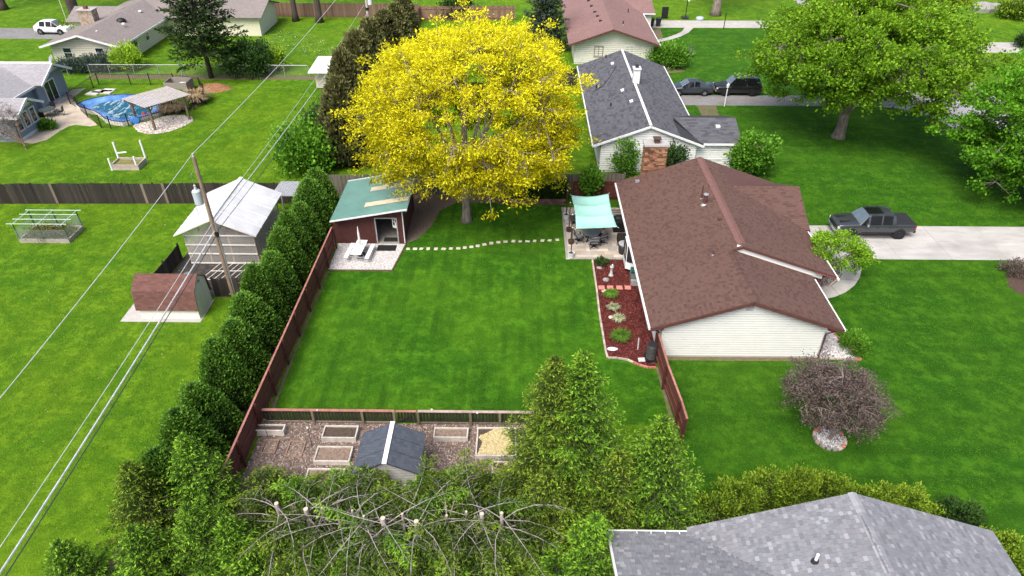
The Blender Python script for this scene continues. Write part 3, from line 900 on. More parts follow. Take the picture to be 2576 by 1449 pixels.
shingle_field(roof, (19.3, 40.0, zr + 0.026 - kc * 3.4), (-1, 0, 0), (0, 1 / slc, kc / slc), [(0, 0), (0.3, 0), (19.3 - xv, 3.4 * slc), (0, 3.4 * slc)], SH_BR, 0.16, 0.34, 0, rnd=softr)
ridge_caps(roof, (12.4, 29.5, 4.1675), (12.4, 34.75, 4.1675), SH_BR, k_, k_, 0.2, 0.17)
ridge_caps(roof, (13.1, 34.62, 4.4125), (13.1, 35.05, 4.4125), SH_BR, k_, k_, 0.3, 0.2)
for sg in (-1, 1): MB().slab([(13.1, 35.0, 4.445), (13.1, 46.9, 4.445), (13.1 + sg * 0.26, 46.9, 4.445 - k_ * 0.26), (13.1 + sg * 0.26, 35.0, 4.445 - k_ * 0.26)], 0.03).build('ridge_vent', mat('ridge_vent_brown', (0.16, 0.082, 0.07), 0.9, 0.15, 6), roof)
ridge_caps(roof, (xv + 0.1, 43.4, zr + 0.02), (19.3, 43.4, zr + 0.02), SH_BR, kc, kc, 0.3, 0.16)
for x0, z0, x1, z1 in ((e0, zE, 12.4, 4.1675), (12.4, 4.1675, 17.65, 2.33)):
    MB().beam((x0, 29.49, z0 - 0.11), (x1, 29.49, z1 - 0.11), 0.04, 0.2).build('fascia', BROWNT, h)
for a, b in (((13.1, 34.61, 4.34), (19.1, 34.61, 2.24)), ((12.55, 34.61, 4.15), (13.1, 34.61, 4.34)), ((19.31, 43.4, 3.76), (19.31, 40.0, 2.26)), ((19.31, 43.4, 3.76), (19.31, 46.8, 2.26))):
    MB().beam(a, b, 0.04, 0.13).build('fascia', BROWNT, h)
sf = MB(); sf.add([(17.66, 34.42, 2.72), (19.08, 34.42, 2.24), (19.08, 34.8, 2.24), (17.66, 34.8, 2.72)], [(3, 2, 1, 0)]); sf.box(17.0, 18.9, 34.8, 36.4, 2.18, 2.22); sf.build('porch_soffit', REDT, h)
MB().box(18.2, 18.38, 34.95, 35.13, 0, 2.2).build('porch_post', REDT, h)
se = MB(); se.box(7.16, 7.9, 29.53, 29.88, 2.2, 2.24); se.box(16.83, 17.6, 29.53, 29.88, 2.2, 2.24); se.build('eave_return', REDT, h)
for p0, p1 in (((7.09, 29.52, 2.25), (7.09, 46.9, 2.25)), ((19.16, 34.42, 2.24), (19.16, 40.0, 2.24)), ((17.71, 29.52, 2.25), (17.71, 34.4, 2.25))):
    MB().beam(p0, p1, 0.11, 0.12).build('gutter', TRIMW, h)
MB().tube([(7.12, 29.75, 2.2), (7.5, 29.85, 1.95), (7.72, 29.86, 1.8), (7.72, 29.86, 0.9), (7.62, 29.72, 0.85)], 0.045, 6).build('downspout', DARKPL, h)
MB().tube([(17.68, 29.75, 2.2), (17.2, 29.83, 1.9), (16.93, 29.85, 1.75), (16.93, 29.85, 0.1)], 0.045, 6).build('downspout', BROWNT, h)
gv = MB(); gv.box(12.18, 12.62, 29.84, 29.88, 3.33, 3.78); gv_o = gv.build('gable_vent', TRIMW, h)
for k in range(6): MB().obox((12.4, 29.835, 3.37 + 0.07 * k), (0.38, 0.03, 0.035), rx=R(35)).build('louver', mat('vent_grey', (0.3, 0.3, 0.29), 0.6), gv_o)
# left wall: bay with dark trim, patio door, meter boxes
bay = MB().prism([(7.86, 37.85), (6.98, 38.3), (6.98, 39.5), (7.86, 39.95)], 0.35, 2.12).build('bay_window', WHITES, h)
for q0, q1 in (((7.86, 39.95), (6.98, 39.5)), ((6.98, 39.5), (6.98, 38.3)), ((6.98, 38.3), (7.86, 37.85))):
    a, b = Vector((*q0, 0)), Vector((*q1, 0)); dd = (b - a).normalized(); nn = Vector((dd.y, -dd.x, 0))
    a, b = a + dd * 0.08 + nn * 0.01, b - dd * 0.08 + nn * 0.01
    MB().add([(a.x, a.y, .95), (b.x, b.y, .95), (b.x, b.y, 2.05), (a.x, a.y, 2.05)], [(0, 1, 2, 3)]).build('pane', GLASS, bay)
    for zz in (0.95, 2.05): MB().beam((a.x, a.y, zz), (b.x, b.y, zz), 0.05, 0.08).build('trim_bar', DARKPL, bay)
    for pp in (a, b): MB().beam((pp.x, pp.y, .95), (pp.x, pp.y, 2.05), 0.07, 0.05).build('trim_bar', DARKPL, bay)
window(h, (7.86, 42.0, 1.15), 1.8, 2.0, -math.pi / 2, DARKPL, 'v', name='patio_door')
window(h, (7.86, 33.5, 1.6), 1.2, 1.0, -math.pi / 2, TRIMW, 'v')
MB().obox((7.8, 30.6, 1.4), (0.14, 0.3, 0.45)).build('meter_box', GALV, h)
MB().beam((7.6, 30.15, 2.0), (7.35, 30.15, 2.06), 0.12, 0.06).build('flood_light', DARKPL, h)
vent_pipe(h, (12.05, 41.2, 4.0), 0.05, 1.05, BROWNT, flash=GALV)
vent_pipe(h, (12.1, 40.4, 4.02), 0.12, 0.75, BROWNT, name='flue_pipe', flash=GALV, capm=GALV)
vent_pipe(h, (11.4, 34.6, 3.78), 0.045, 0.35, BROWNT, flash=GALV)
MB().obox((12.55, 38.1, 4.28), (0.25, 0.25, 0.12)).build('roof_vent', BROWNT, h)
MB().obox((8.55, 46.0, 2.9), (0.3, 0.25, 0.14)).build('roof_vent', GALV, h)
# stone-faced chimney
CH_M = [mat('ledge_stone_%d' % i, c, 0.9, 0.25, 9, 0.4, objvar=0.2) for i, c in enumerate(((0.21, 0.095, 0.055), (0.29, 0.145, 0.075), (0.12, 0.055, 0.04), (0.35, 0.20, 0.11)))]
ch = MB().box(9.07, 10.68, 47.0, 47.8, 0, 5.2).build('chimney', mat('chimney_mortar', (0.17, 0.13, 0.10), 0.95), h)
cb = [MB().box(-0.5, 0.5, -0.5, 0.5, -0.5, 0.5).mesh('chimney_stone', m_) for m_ in CH_M]
z = 2.5; r_ = 0
while z < 5.12:
    x = 9.05
    while x < 10.68:
        wd = min(random.choice((0.22, 0.3, 0.4)), 10.69 - x)
        if wd > 0.04: piece('stone', random.choice(cb), (x + wd / 2, 47.0, z + 0.05), ch, (0, 0, 0), (wd - 0.015, 0.06 + random.uniform(0, .04), 0.09))
        x += wd
    y = 47.04
    while y < 47.8:
        wd = min(random.choice((0.22, 0.3)), 47.81 - y)
        if wd > 0.04: piece('stone', random.choice(cb), (9.07, y + wd / 2, z + 0.05), ch, (0, 0, 0), (0.06 + random.uniform(0, .04), wd - 0.015, 0.09))
        y += wd
    z += 0.105
cap = MB().box(8.95, 10.8, 46.88, 47.92, 5.2, 5.34).build('chimney_cap', CONC, h)
fl = MB(); fl.box(9.72, 10.08, 47.2, 47.56, 5.34, 5.62); fl.box(9.62, 10.18, 47.1, 47.66, 5.66, 5.72)
fl.build('flue', mat('rusty_flue', (0.09, 0.05, 0.04), 0.8, 0.3, 6), h)

# ------------------------------------------------------------------ grey-shingled house, lower right
SH_GR = shinglemat('grey_shingles', [(0.115, 0.115, 0.125), (0.155, 0.155, 0.168), (0.205, 0.205, 0.22), (0.155, 0.148, 0.16), (0.19, 0.198, 0.212), (0.13, 0.136, 0.15), (0.29, 0.292, 0.305), (0.17, 0.162, 0.172), (0.36, 0.365, 0.38)])
SH_GRB = mat('grey_roof_base', (0.11, 0.11, 0.12), 0.95, 0.2, 8)
h = thing('grey_roof_house', (12.4, 10, 0), 'house with pale grey shingle roof in the lower right corner', 'house')
BRICKW = mat('red_brick_wall', (0.25, 0.09, 0.065), 0.9, 0.2, 10, 0.3)
MB().box(7.2, 17.9, 2.0, 16.2, 0, 2.6).build('wall', BRICKW, h)
MB().box(4.1, 7.21, 2.0, 16.0, 0, 2.6).build('wing_wall', BRICKW, h)
kg = 0.38; rg = MB(); zr = 2.6 + kg * 5.85
plane_roof(rg, [(6.6, 2, 2.6), (6.6, 16.5, 2.6), (6.6, 16.72, 2.6), (12.45, 16.72, zr), (12.45, 2, zr)])
plane_roof(rg, [(12.45, 2, zr), (12.45, 16.72, zr), (18.5, 16.72, zr - 0.364 * 6.05), (18.5, 2, zr - 0.364 * 6.05)])
plane_roof(rg, [(3.55, 16.5, 2.615), (6.62, 16.5, 2.615), (12.1, 11.02, 2.615 + kg * 5.48), (12.1, 11, 2.615 + kg * 5.5), (3.55, 11, 2.615 + kg * 5.5)], U=(1, 0, 0))
groof = rg.build('roof', SH_GRB, h)
sg = math.sqrt(1 + kg * kg); s2 = math.sqrt(1 + .364 ** 2)
grr = lambda n: np.where(RNG.uniform(0, 1, n) < 0.2, RNG.uniform(0.68, 0.95, n), RNG.uniform(0, 0.66, n))
shingle_field(groof, (6.6, 16.72, 2.606), (0, -1, 0), (1 / sg, 0, kg / sg), [(0, 0), (0.24, 0), (5.72, 5.5 * sg), (5.72, 5.85 * sg), (0, 5.85 * sg)], SH_GR, 0.145, 0.185, 150, lift=0.014, rnd=grr, vary=0.25)
shingle_field(groof, (18.5, 16.72, zr - 0.364 * 6.05 + 0.006), (0, -1, 0), (-1 / s2, 0, .364 / s2), [(0, 0), (6, 0), (6, 6.05 * s2), (0, 6.05 * s2)], SH_GR, 0.145, 0.185, 75, lift=0.014, rnd=grr, vary=0.25)
shingle_field(groof, (3.55, 16.5, 2.621), (1, 0, 0), (0, -1 / sg, kg / sg), [(0, 0), (3.07, 0), (8.3, 5.3 * sg), (0, 5.3 * sg)], SH_GR, 0.145, 0.185, 75, lift=0.014, rnd=grr, vary=0.25)
ridge_caps(groof, (12.45, 16.74, zr + 0.006), (12.45, 6, zr + 0.006), SH_GR, kg, .364, 0.15, 0.17)
for p0, p1 in (((3.5, 16.55, 2.55), (6.6, 16.55, 2.55)), ((18.56, 16.7, 2.36), (18.56, 4, 2.36)), ((3.5, 16.5, 2.56), (3.5, 11, 4.65))):
    MB().beam(p0, p1, 0.09, 0.10).build('gutter', TRIMW, h)
for k in range(4): MB().box(4.6 + 0.55 * k, 4.63 + 0.55 * k, 16.35, 16.5, 2.65, 2.72).build('gutter_strap', TRIMW, h)
pz = 2.6 + kg * (10.45 - 6.6)
vp = MB().tube([(10.45, 14.35, pz), (10.45, 14.35, pz + 0.42)], 0.055, 10).build('vent_pipe', WHITE, h)
MB().lathe([(0.16, -0.06), (0.1, 0.1)], (10.45, 14.35, pz), 12).build('flashing', DARKPL, vp)

# ------------------------------------------------------------------ charcoal-roofed white house
SH_BK = shinglemat('charcoal_shingles', [(0.035, 0.035, 0.042), (0.075, 0.075, 0.085), (0.085, 0.085, 0.095), (0.095, 0.095, 0.105), (0.11, 0.11, 0.12)])
SH_BKB = mat('charcoal_roof_base', (0.04, 0.04, 0.046), 0.95, 0.2, 6)
h = thing('white_house', (10.5, 63, 0), 'white house with charcoal shingle roof behind the brown roofed house', 'house')
MB().box(6.62, 14.48, 53.52, 73.4, 0, 2.6).build('wall', WHITES, h)
MB().box(14.48, 17.7, 54.02, 59.6, 0, 2.5).build('wing_wall', WHITES, h)
gable_fill(h, 6.62, 14.48, 2.6, (10.5, 4.08), (53.52, 53.7), WHITES)
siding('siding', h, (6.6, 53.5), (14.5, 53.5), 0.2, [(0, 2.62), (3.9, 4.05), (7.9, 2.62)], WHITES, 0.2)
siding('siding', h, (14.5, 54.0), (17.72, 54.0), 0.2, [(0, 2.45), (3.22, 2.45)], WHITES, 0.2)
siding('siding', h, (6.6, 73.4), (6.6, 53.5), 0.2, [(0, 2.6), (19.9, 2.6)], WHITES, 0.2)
rb = MB(); kb = 0.375
plane_roof(rb, [(5.95, 53.2, 2.5), (5.95, 73.75, 2.5), (10.5, 73.75, 4.206), (10.5, 53.2, 4.206)])
plane_roof(rb, [(10.5, 53.2, 4.206), (10.5, 73.75, 4.206), (15.05, 73.75, 2.5), (15.05, 53.2, 2.5)])
plane_roof(rb, [(13.0, 56.8, 3.52), (18.3, 56.8, 3.52), (18.3, 53.75, 2.5), (14.9, 53.75, 2.5)], U=(1, 0, 0))
plane_roof(rb, [(13.0, 56.8, 3.52), (18.3, 56.8, 3.52), (18.3, 59.9, 2.5), (14.9, 59.9, 2.5)], U=(1, 0, 0))
br = rb.build('roof', SH_BKB, h)
sb = math.sqrt(1 + kb * kb)
bkr = lambda n: np.where(RNG.uniform(0, 1, n) < 0.2, 0.12, RNG.uniform(0.3, 1.0, n))
shingle_field(br, (5.95, 53.2, 2.506), (0, 1, 0), (1 / sb, 0, kb / sb), [(0, 0), (20.55, 0), (20.55, 4.55 * sb), (0, 4.55 * sb)], SH_BK, 0.2, 0.4, 0, rnd=bkr)
shingle_field(br, (15.05, 53.2, 2.506), (0, 1, 0), (-1 / sb, 0, kb / sb), [(6.7, 0), (20.55, 0), (20.55, 4.55 * sb), (0, 4.55 * sb), (0, 2.2), (3.6, 2.1)], SH_BK, 0.2, 0.4, 0, rnd=bkr)
kw = 1.02 / 3.05; sw = math.sqrt(1 + kw * kw)
shingle_field(br, (18.3, 53.75, 2.506), (-1, 0, 0), (0, 1 / sw, kw / sw), [(0, 0), (3.4, 0), (5.3, 3.05 * sw), (0, 3.05 * sw)], SH_BK, 0.2, 0.5, 0, rnd=bkr)
MB().beam((10.5, 53.3, 4.23), (10.5, 73.7, 4.23), 0.22, 0.05).build('ridge_vent', TRIMW, h)
for p0, p1 in (((5.93, 53.18, 2.44), (10.5, 53.18, 4.14)), ((10.5, 53.18, 4.14), (15.05, 53.18, 2.44)), ((5.9, 53.2, 2.44), (5.9, 73.7, 2.44)), ((15.1, 59.9, 2.44), (15.1, 73.7, 2.44)), ((15.1, 53.7, 2.42), (18.3, 53.7, 2.42))):
    MB().beam(p0, p1, 0.1, 0.16).build('trim_board', TRIMW, h)
c = MB().box(10.35, 10.95, 63.6, 64.3, 4.0, 5.4).build('chimney', WHITE, h)
MB().box(10.28, 11.02, 63.5, 64.4, 5.4, 5.5).build('chimney_cap', TRIMW, c)
MB().box(10.5, 10.8, 63.8, 64.1, 5.5, 5.75).build('flue', DARKPL, c)
for x, y in ((9.3, 62.6), (9.7, 59.4), (9.2, 70.5)): MB().obox((x, y, 2.5 + kb * (x - 5.95) + 0.08), (0.3, 0.35, 0.14), ry=-math.atan(kb)).build('roof_vent', TRIMW, h)
for x, y in ((7.2, 65.5), (8.0, 60.0), (8.8, 73)): vent_pipe(h, (x, y, 2.5 + kb * (x - 5.95)), 0.06, 0.35, BLACKM)
MB().obox((16.6, 55.7, 3.2), (0.35, 0.35, 0.16)).build('roof_vent', TRIMW, h)
MB().tube([(6.8, 64.5, 3.0), (7.8, 65.4, 3.25), (8.7, 67.3, 3.56), (9.5, 69.6, 3.86)], 0.03, 5).build('roof_cable', BLACKM, h)
for x, wd, ht, z in ((8.9, 0.85, 1.2, 1.55), (13.1, 0.85, 1.2, 1.55)): window(h, (x, 53.5, z), wd, ht)
window(h, (16.3, 54.0, 1.55), 0.9, 0.95)

# ------------------------------------------------------------------ far houses
MAUVE = farroofmat('mauve_roof', (0.24, 0.145, 0.13)); GREYR = farroofmat('grey_brown_roof', (0.235, 0.205, 0.19)); SLATER = farroofmat('pale_slate_roof', (0.30, 0.29, 0.30))
h = thing('mauve_roof_house', (10.4, 92, 0), 'cream house with mauve brown roof at the top of the picture', 'house')
PALES = mat('pale_cream_siding', (0.68, 0.66, 0.57), 0.6, 0.05, 2)
MB().box(6.2, 15.4, 82.3, 112, 0, 2.6).build('wall', PALES, h)
gable_fill(h, 6.2, 15.4, 2.6, (10.5, 4.1), (82.3, 82.6), PALES)
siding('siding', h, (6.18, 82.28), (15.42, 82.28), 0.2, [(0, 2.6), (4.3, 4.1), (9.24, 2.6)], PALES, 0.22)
rm = MB()
plane_roof(rm, [(5.4, 81.3, 2.5), (5.4, 113, 2.5), (10.45, 113, 4.25), (10.45, 81.3, 4.25)])
plane_roof(rm, [(10.45, 81.3, 4.25), (10.45, 113, 4.25), (15.9, 113, 2.5), (15.9, 81.3, 2.5)])
plane_roof(rm, [(13.2, 100, 3.4), (17.6, 100, 3.4), (17.6, 95.6, 2.5), (15.9, 95.6, 2.5)], U=(1, 0, 0))
plane_roof(rm, [(13.2, 100, 3.4), (17.6, 100, 3.4), (17.6, 104.4, 2.5), (15.9, 104.4, 2.5)], U=(1, 0, 0))
rm.build('roof', MAUVE, h)
MB().box(15.4, 17.2, 96, 104, 0, 2.5).build('wing_wall', PALES, h)
for a, b in (((5.4, 81.28, 2.42), (10.45, 81.28, 4.17)), ((10.45, 81.28, 4.17), (15.9, 81.28, 2.42))): MB().beam(a, b, 0.05, 0.2).build('fascia', BROWNT, h)
MB().beam((15.97, 81.4, 2.44), (15.97, 95.5, 2.44), 0.1, 0.12).build('gutter', TRIMW, h)
MB().beam((15.95, 95.55, 2.42), (17.6, 95.55, 2.42), 0.1, 0.14).build('gutter', TRIMW, h)
window(h, (9.0, 82.27, 1.5), 0.9, 1.1, style='v', fm=mat('bronze_frame', (0.25, 0.2, 0.16), 0.5)); window(h, (12.6, 82.27, 1.6), 0.9, 1.0, style='v')
window(h, (14.6, 82.27, 1.05), 0.9, 2.0, style='n', gm_=PALES, name='side_door')
for x, y in ((9.4, 86.2), (9.25, 88.6), (9.1, 90.8), (8.95, 94), (8.8, 97)): MB().obox((x, y, 2.5 + 0.3465 * (x - 5.4) + 0.08), (0.35, 0.3, 0.14)).build('roof_vent', DARKPL, h)
vent_pipe(h, (12.0, 85.2, 3.7), 0.06, 0.5, BLACKM, flash=GALV); vent_pipe(h, (13.6, 93, 3.2), 0.06, 0.5, BLACKM); vent_pipe(h, (8.9, 99, 3.7), 0.06, 0.6, BROWNT)

h = thing('cream_house', (-50.5, 88, 0), 'cream sided house with grey brown roof and stone chimney, upper left', 'house')
YCR = mat('yellow_cream_siding', (0.66, 0.63, 0.47), 0.6, 0.05, 2)
MB().box(-54.7, -46.9, 80.9, 101, 0, 2.6).build('wall', YCR, h)
MB().box(-47, -34.4, 93.4, 100.6, 0, 2.6).build('wing_wall', YCR, h)
MB().box(-57.5, -54.6, 91, 96, 0, 2.5).build('wing_wall', YCR, h)
gable_fill(h, -54.7, -46.9, 2.6, (-50.6, 3.62), (80.9, 81.2), YCR)
gable_fill(h, 93.4, 100.6, 2.6, (97, 3.6), (-34.6, -34.4), YCR, 'y')
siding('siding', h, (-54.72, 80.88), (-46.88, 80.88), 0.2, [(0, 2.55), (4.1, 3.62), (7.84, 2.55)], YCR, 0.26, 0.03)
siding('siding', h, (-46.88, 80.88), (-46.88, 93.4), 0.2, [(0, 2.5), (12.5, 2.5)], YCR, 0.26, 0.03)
rc = MB()
plane_roof(rc, [(-55.4, 79.9, 2.45), (-55.4, 101, 2.45), (-50.6, 101, 3.75), (-50.6, 79.9, 3.75)])
plane_roof(rc, [(-50.6, 79.9, 3.75), (-50.6, 101, 3.75), (-46.1, 101, 2.45), (-46.1, 79.9, 2.45)])
plane_roof(rc, [(-51, 97, 3.72), (-33.8, 97, 3.72), (-33.8, 92.8, 2.45), (-46.1, 92.8, 2.45)], U=(1, 0, 0))
plane_roof(rc, [(-51, 97, 3.72), (-33.8, 97, 3.72), (-33.8, 101.2, 2.45), (-46.1, 101.2, 2.45)], U=(1, 0, 0))
plane_roof(rc, [(-58, 93.4, 3.7), (-51, 93.4, 3.7), (-55, 90.3, 2.5), (-58, 90.3, 2.5)], U=(1, 0, 0))
plane_roof(rc, [(-58, 93.4, 3.7), (-51, 93.4, 3.7), (-55, 96.5, 2.5), (-58, 96.5, 2.5)], U=(1, 0, 0))
rc.build('roof', GREYR, h)
for a, b in (((-55.4, 79.88, 2.37), (-50.6, 79.88, 3.67)), ((-50.6, 79.88, 3.67), (-46.1, 79.88, 2.37)), ((-46.04, 79.9, 2.36), (-46.04, 92.8, 2.36))): MB().beam(a, b, 0.06, 0.2).build('fascia', TRIMW, h)
for x in (-52.9, -49.1): window(h, (x, 80.86, 1.5), 0.9, 1.05)
window(h, (-46.86, 84.5, 1.5), 1.6, 1.1, math.pi / 2, style='v'); window(h, (-46.86, 88, 1.5), 0.8, 1.0, math.pi / 2)
STN = mat('tan_stone', (0.3, 0.22, 0.16), 0.9, 0.5, 2.5, 0.4, c2=(0.5, 0.4, 0.31))
ch = MB().box(-54.4, -52.6, 87.6, 88.9, 1.5, 4.5).build('chimney', STN, h)
MB().box(-54.5, -52.5, 87.5, 89, 4.5, 4.62).build('chimney_cap', CONC, ch); MB().box(-53.7, -53.3, 88.0, 88.4, 4.62, 4.95).build('flue', REDT, ch)
MB().lathe([(0.55, 0), (0.55, 0.12), (0.4, 0.3), (0.05, 0.4)], (-49.2, 87.5, 3.35), 14).build('skylight', BLACKM, h)
for x, y in ((-49.8, 82.6), (-48.2, 86), (-48.9, 92)): MB().obox((x, y, 3.45), (0.35, 0.3, 0.16)).build('roof_vent', TRIMW, h)

h = thing('blue_house', (-53, 66, 0), 'blue grey house with white gable trim beside the covered pool', 'house')
BLUE = mat('blue_grey_siding', (0.205, 0.255, 0.33), 0.6, 0.06, 2)
MB().box(-64, -48.52, 67.0, 71.9, 0, 2.55).build('wall', BLUE, h); MB().box(-64, -48.92, 59, 67, 0, 2.45).build('wall', BLUE, h); MB().box(-52, -45.92, 58.95, 62.35, 0, 2.5).build('wing_wall', BLUE, h)
gable_fill(h, 67.0, 71.9, 2.55, (69.45, 3.72), (-48.7, -48.52), BLUE, 'y'); gable_fill(h, 58.95, 62.35, 2.5, (60.65, 3.35), (-46.1, -45.92), TRIMW, 'y')
gable_fill(h, 67.25, 71.65, 2.75, (69.45, 3.7), (-48.5, -48.47), TRIMW, 'y', 'gable_panel')
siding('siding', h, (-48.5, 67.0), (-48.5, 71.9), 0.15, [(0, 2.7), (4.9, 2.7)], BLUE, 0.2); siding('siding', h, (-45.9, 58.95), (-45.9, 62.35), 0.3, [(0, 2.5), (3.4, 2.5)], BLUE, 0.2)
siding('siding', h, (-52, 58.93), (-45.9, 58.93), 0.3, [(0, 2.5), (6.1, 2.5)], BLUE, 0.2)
rb = MB()
plane_roof(rb, [(-66, 69.45, 3.9), (-47.5, 69.45, 3.9), (-47.5, 66.7, 2.55), (-66, 66.7, 2.55)], U=(1, 0, 0)); plane_roof(rb, [(-66, 69.45, 3.9), (-47.5, 69.45, 3.9), (-47.5, 72.2, 2.55), (-66, 72.2, 2.55)], U=(1, 0, 0))
plane_roof(rb, [(-53.2, 58.2, 3.9), (-53.2, 68.6, 3.9), (-48.3, 68.6, 2.5), (-48.3, 58.2, 2.5)]); plane_roof(rb, [(-53.2, 58.2, 3.9), (-53.2, 68.6, 3.9), (-58.2, 68.6, 2.5), (-58.2, 58.2, 2.5)])
plane_roof(rb, [(-52.0, 60.65, 3.53), (-45.1, 60.65, 3.53), (-45.1, 58.6, 2.5), (-49, 58.6, 2.5)], U=(1, 0, 0)); plane_roof(rb, [(-52, 60.65, 3.53), (-45.1, 60.65, 3.53), (-45.1, 62.7, 2.5), (-49, 62.7, 2.5)], U=(1, 0, 0))
rb.build('roof', SLATER, h)
for a, b in (((-47.47, 69.45, 3.82), (-47.47, 66.7, 2.47)), ((-47.47, 69.45, 3.82), (-47.47, 72.2, 2.47)), ((-45.07, 60.65, 3.45), (-45.07, 58.6, 2.42)), ((-45.07, 60.65, 3.45), (-45.07, 62.7, 2.42)), ((-48.25, 62.7, 2.43), (-48.25, 66.9, 2.43)), ((-58, 58.15, 2.4), (-45.1, 58.55, 2.4)), ((-66, 69.45, 3.93), (-47.5, 69.45, 3.93))): MB().beam(a, b, 0.08, 0.22).build('trim_board', TRIMW, h)
window(h, (-48.48, 69.2, 1.15), 1.7, 1.95, math.pi / 2, TRIMW, 'v', 0.12, name='sliding_door')
for y in (59.55, 60.65, 61.75): window(h, (-45.88, y, 1.55), 0.62, 1.25, math.pi / 2, TRIMW, 'n', 0.1)
MB().box(-45.96, -45.84, 58.9, 62.4, -0.02, 0.3).build('skirt_board', TRIMW, h)
MB().box(-48.5, -47.6, 68.6, 70.0, 0, 0.18).build('door_step', CONC, h)
d = MB().lathe([(0.02, 0), (0.25, 0.04), (0.42, 0.13), (0.4, 0.13), (0.22, 0.07), (0.02, 0.04)], (0, 0, 0), 14)
dm = d.mesh('satellite_dish', GALV, True); o = link('satellite_dish', dm); o.location = (-47.9, 70.3, 4.05); o.rotation_euler = (R(60), 0, R(-40)); tag(o, 'grey satellite dish on the blue house ridge', 'satellite dish')
MB().tube([(-47.95, 69.9, 3.7), (-47.95, 70.1, 4.1), (-47.9, 70.3, 4.1)], 0.03, 6).build('dish_mast', GALV, h)
# ------------------------------------------------------------------ fences
def board_fence(name, pts, ht, bw, m, label, pale=None, lean=0.03, post_every=2.4, gap=0.012, postm=None, top_var=0.04, face=-1, rails=True):
    th = thing(name, (*pts[0], 0), label, 'fence')
    bm0 = MB().box(-0.5, 0.5, -0.5, 0.5, 0, 1).mesh('board', m)
    bm1 = MB().box(-0.5, 0.5, -0.5, 0.5, 0, 1).mesh('pale_board', pale or m)
    for a, b in zip(pts[:-1], pts[1:]):
        a, b = Vector((*a, 0)), Vector((*b, 0)); L = (b - a).length; d = (b - a) / L; n = Vector((-d.y, d.x, 0)); ang = math.atan2(d.y, d.x)
        k = int(L / bw)
        wave = [random.uniform(-top_var, top_var) for _ in range(k // 8 + 2)]
        for i in range(k):
            c = a + d * (bw * (i + 0.5)); hh = ht + wave[i // 8] * (1 - (i % 8) / 8) + wave[i // 8 + 1] * ((i % 8) / 8) + random.uniform(-.012, .012)
            piece('board', bm1 if (pale and random.random() < 0.07) else bm0, (c.x, c.y, 0.02), th, (random.uniform(-.012, .012), random.uniform(-lean, lean) * .3, ang), (bw - gap, 0.022, hh))
        if rails:
            rl = MB()
            for z in (0.35, ht - 0.3): rl = MB().beam(a + n * 0.04 * face * -1 + Vector((0, 0, z)), b + n * 0.04 * face * -1 + Vector((0, 0, z)), 0.05, 0.09); rl.build('rail', m, th)
        np_ = max(1, round(L / post_every))
        pm = MB().box(-0.05, 0.05, -0.05, 0.05, 0, 1).mesh('post', postm or m)
        for i in range(np_ + 1):
            c = a + d * (L * i / np_) - n * 0.085 * face
            piece('post', pm, (c.x, c.y, 0), th, (0, 0, ang), (1, 1, ht + 0.06))
    return th

def panel_fence(name, pts, ht, label, m, postm, capm, side=1, bay=2.35, posts_in=True, lines=2):
    """close-boarded stained fence: boards hung on the far side, posts and rails on this side"""
    th = thing(name, (*pts[0], 0), label, 'fence')
    for a, b in zip(pts[:-1], pts[1:]):
        a, b = Vector((*a, 0)), Vector((*b, 0)); L = (b - a).length; d = (b - a) / L; n = Vector((-d.y, d.x, 0)) * side
        k = max(1, round(L / bay))
        for i in range(k):
            p, q = a + d * (L * i / k), a + d * (L * (i + 1) / k)
            nb = max(2, int((q - p).length / 0.145))
            mb = MB()
            vs, fs = [], []
            for j in range(nb):
                s0, s1 = j / nb, (j + 1) / nb
                o0 = random.uniform(0, 0.006)
                for s, off in ((s0 + 0.01 / nb, o0), (s1 - 0.01 / nb, o0), (s1 - 0.01 / nb, -0.02), (s0 + 0.01 / nb, -0.02)):
                    c = p + (q - p) * s + n * off; vs += [(c.x, c.y, 0.05), (c.x, c.y, ht)]
                o = j * 8
                for e in range(4):
                    e2 = (e + 1) % 4; fs.append((o + e * 2, o + e2 * 2, o + e2 * 2 + 1, o + e * 2 + 1))
                fs.append((o + 1, o + 3, o + 5, o + 7))
                if j: fs.append((o - 6, o, o + 1, o - 5))
            mb.add(vs, fs).build('panel', m, th)
            for z in ([0.3, ht * 0.52, ht - 0.12] if lines == 2 else [0.3, ht - 0.15]):
                MB().beam(p + n * 0.035 + Vector((0, 0, z)), q + n * 0.035 + Vector((0, 0, z)), 0.045, 0.085).build('rail', m, th)
        pm = MB().box(-0.05, 0.05, -0.05, 0.05, 0, 1).mesh('post', postm); ang = math.atan2(d.y, d.x)
        for i in range(k + 1):
            c = a + d * (L * i / k) + n * 0.11
            piece('post', pm, (c.x, c.y, 0), th, (0, 0, ang), (1, 1, ht + random.uniform(-.05, .05)))
        MB().beam(a + n * 0.01 + Vector((0, 0, ht + 0.015)), b + n * 0.01 + Vector((0, 0, ht + 0.015)), 0.10, 0.03).build('cap_rail', capm, th)
    return th

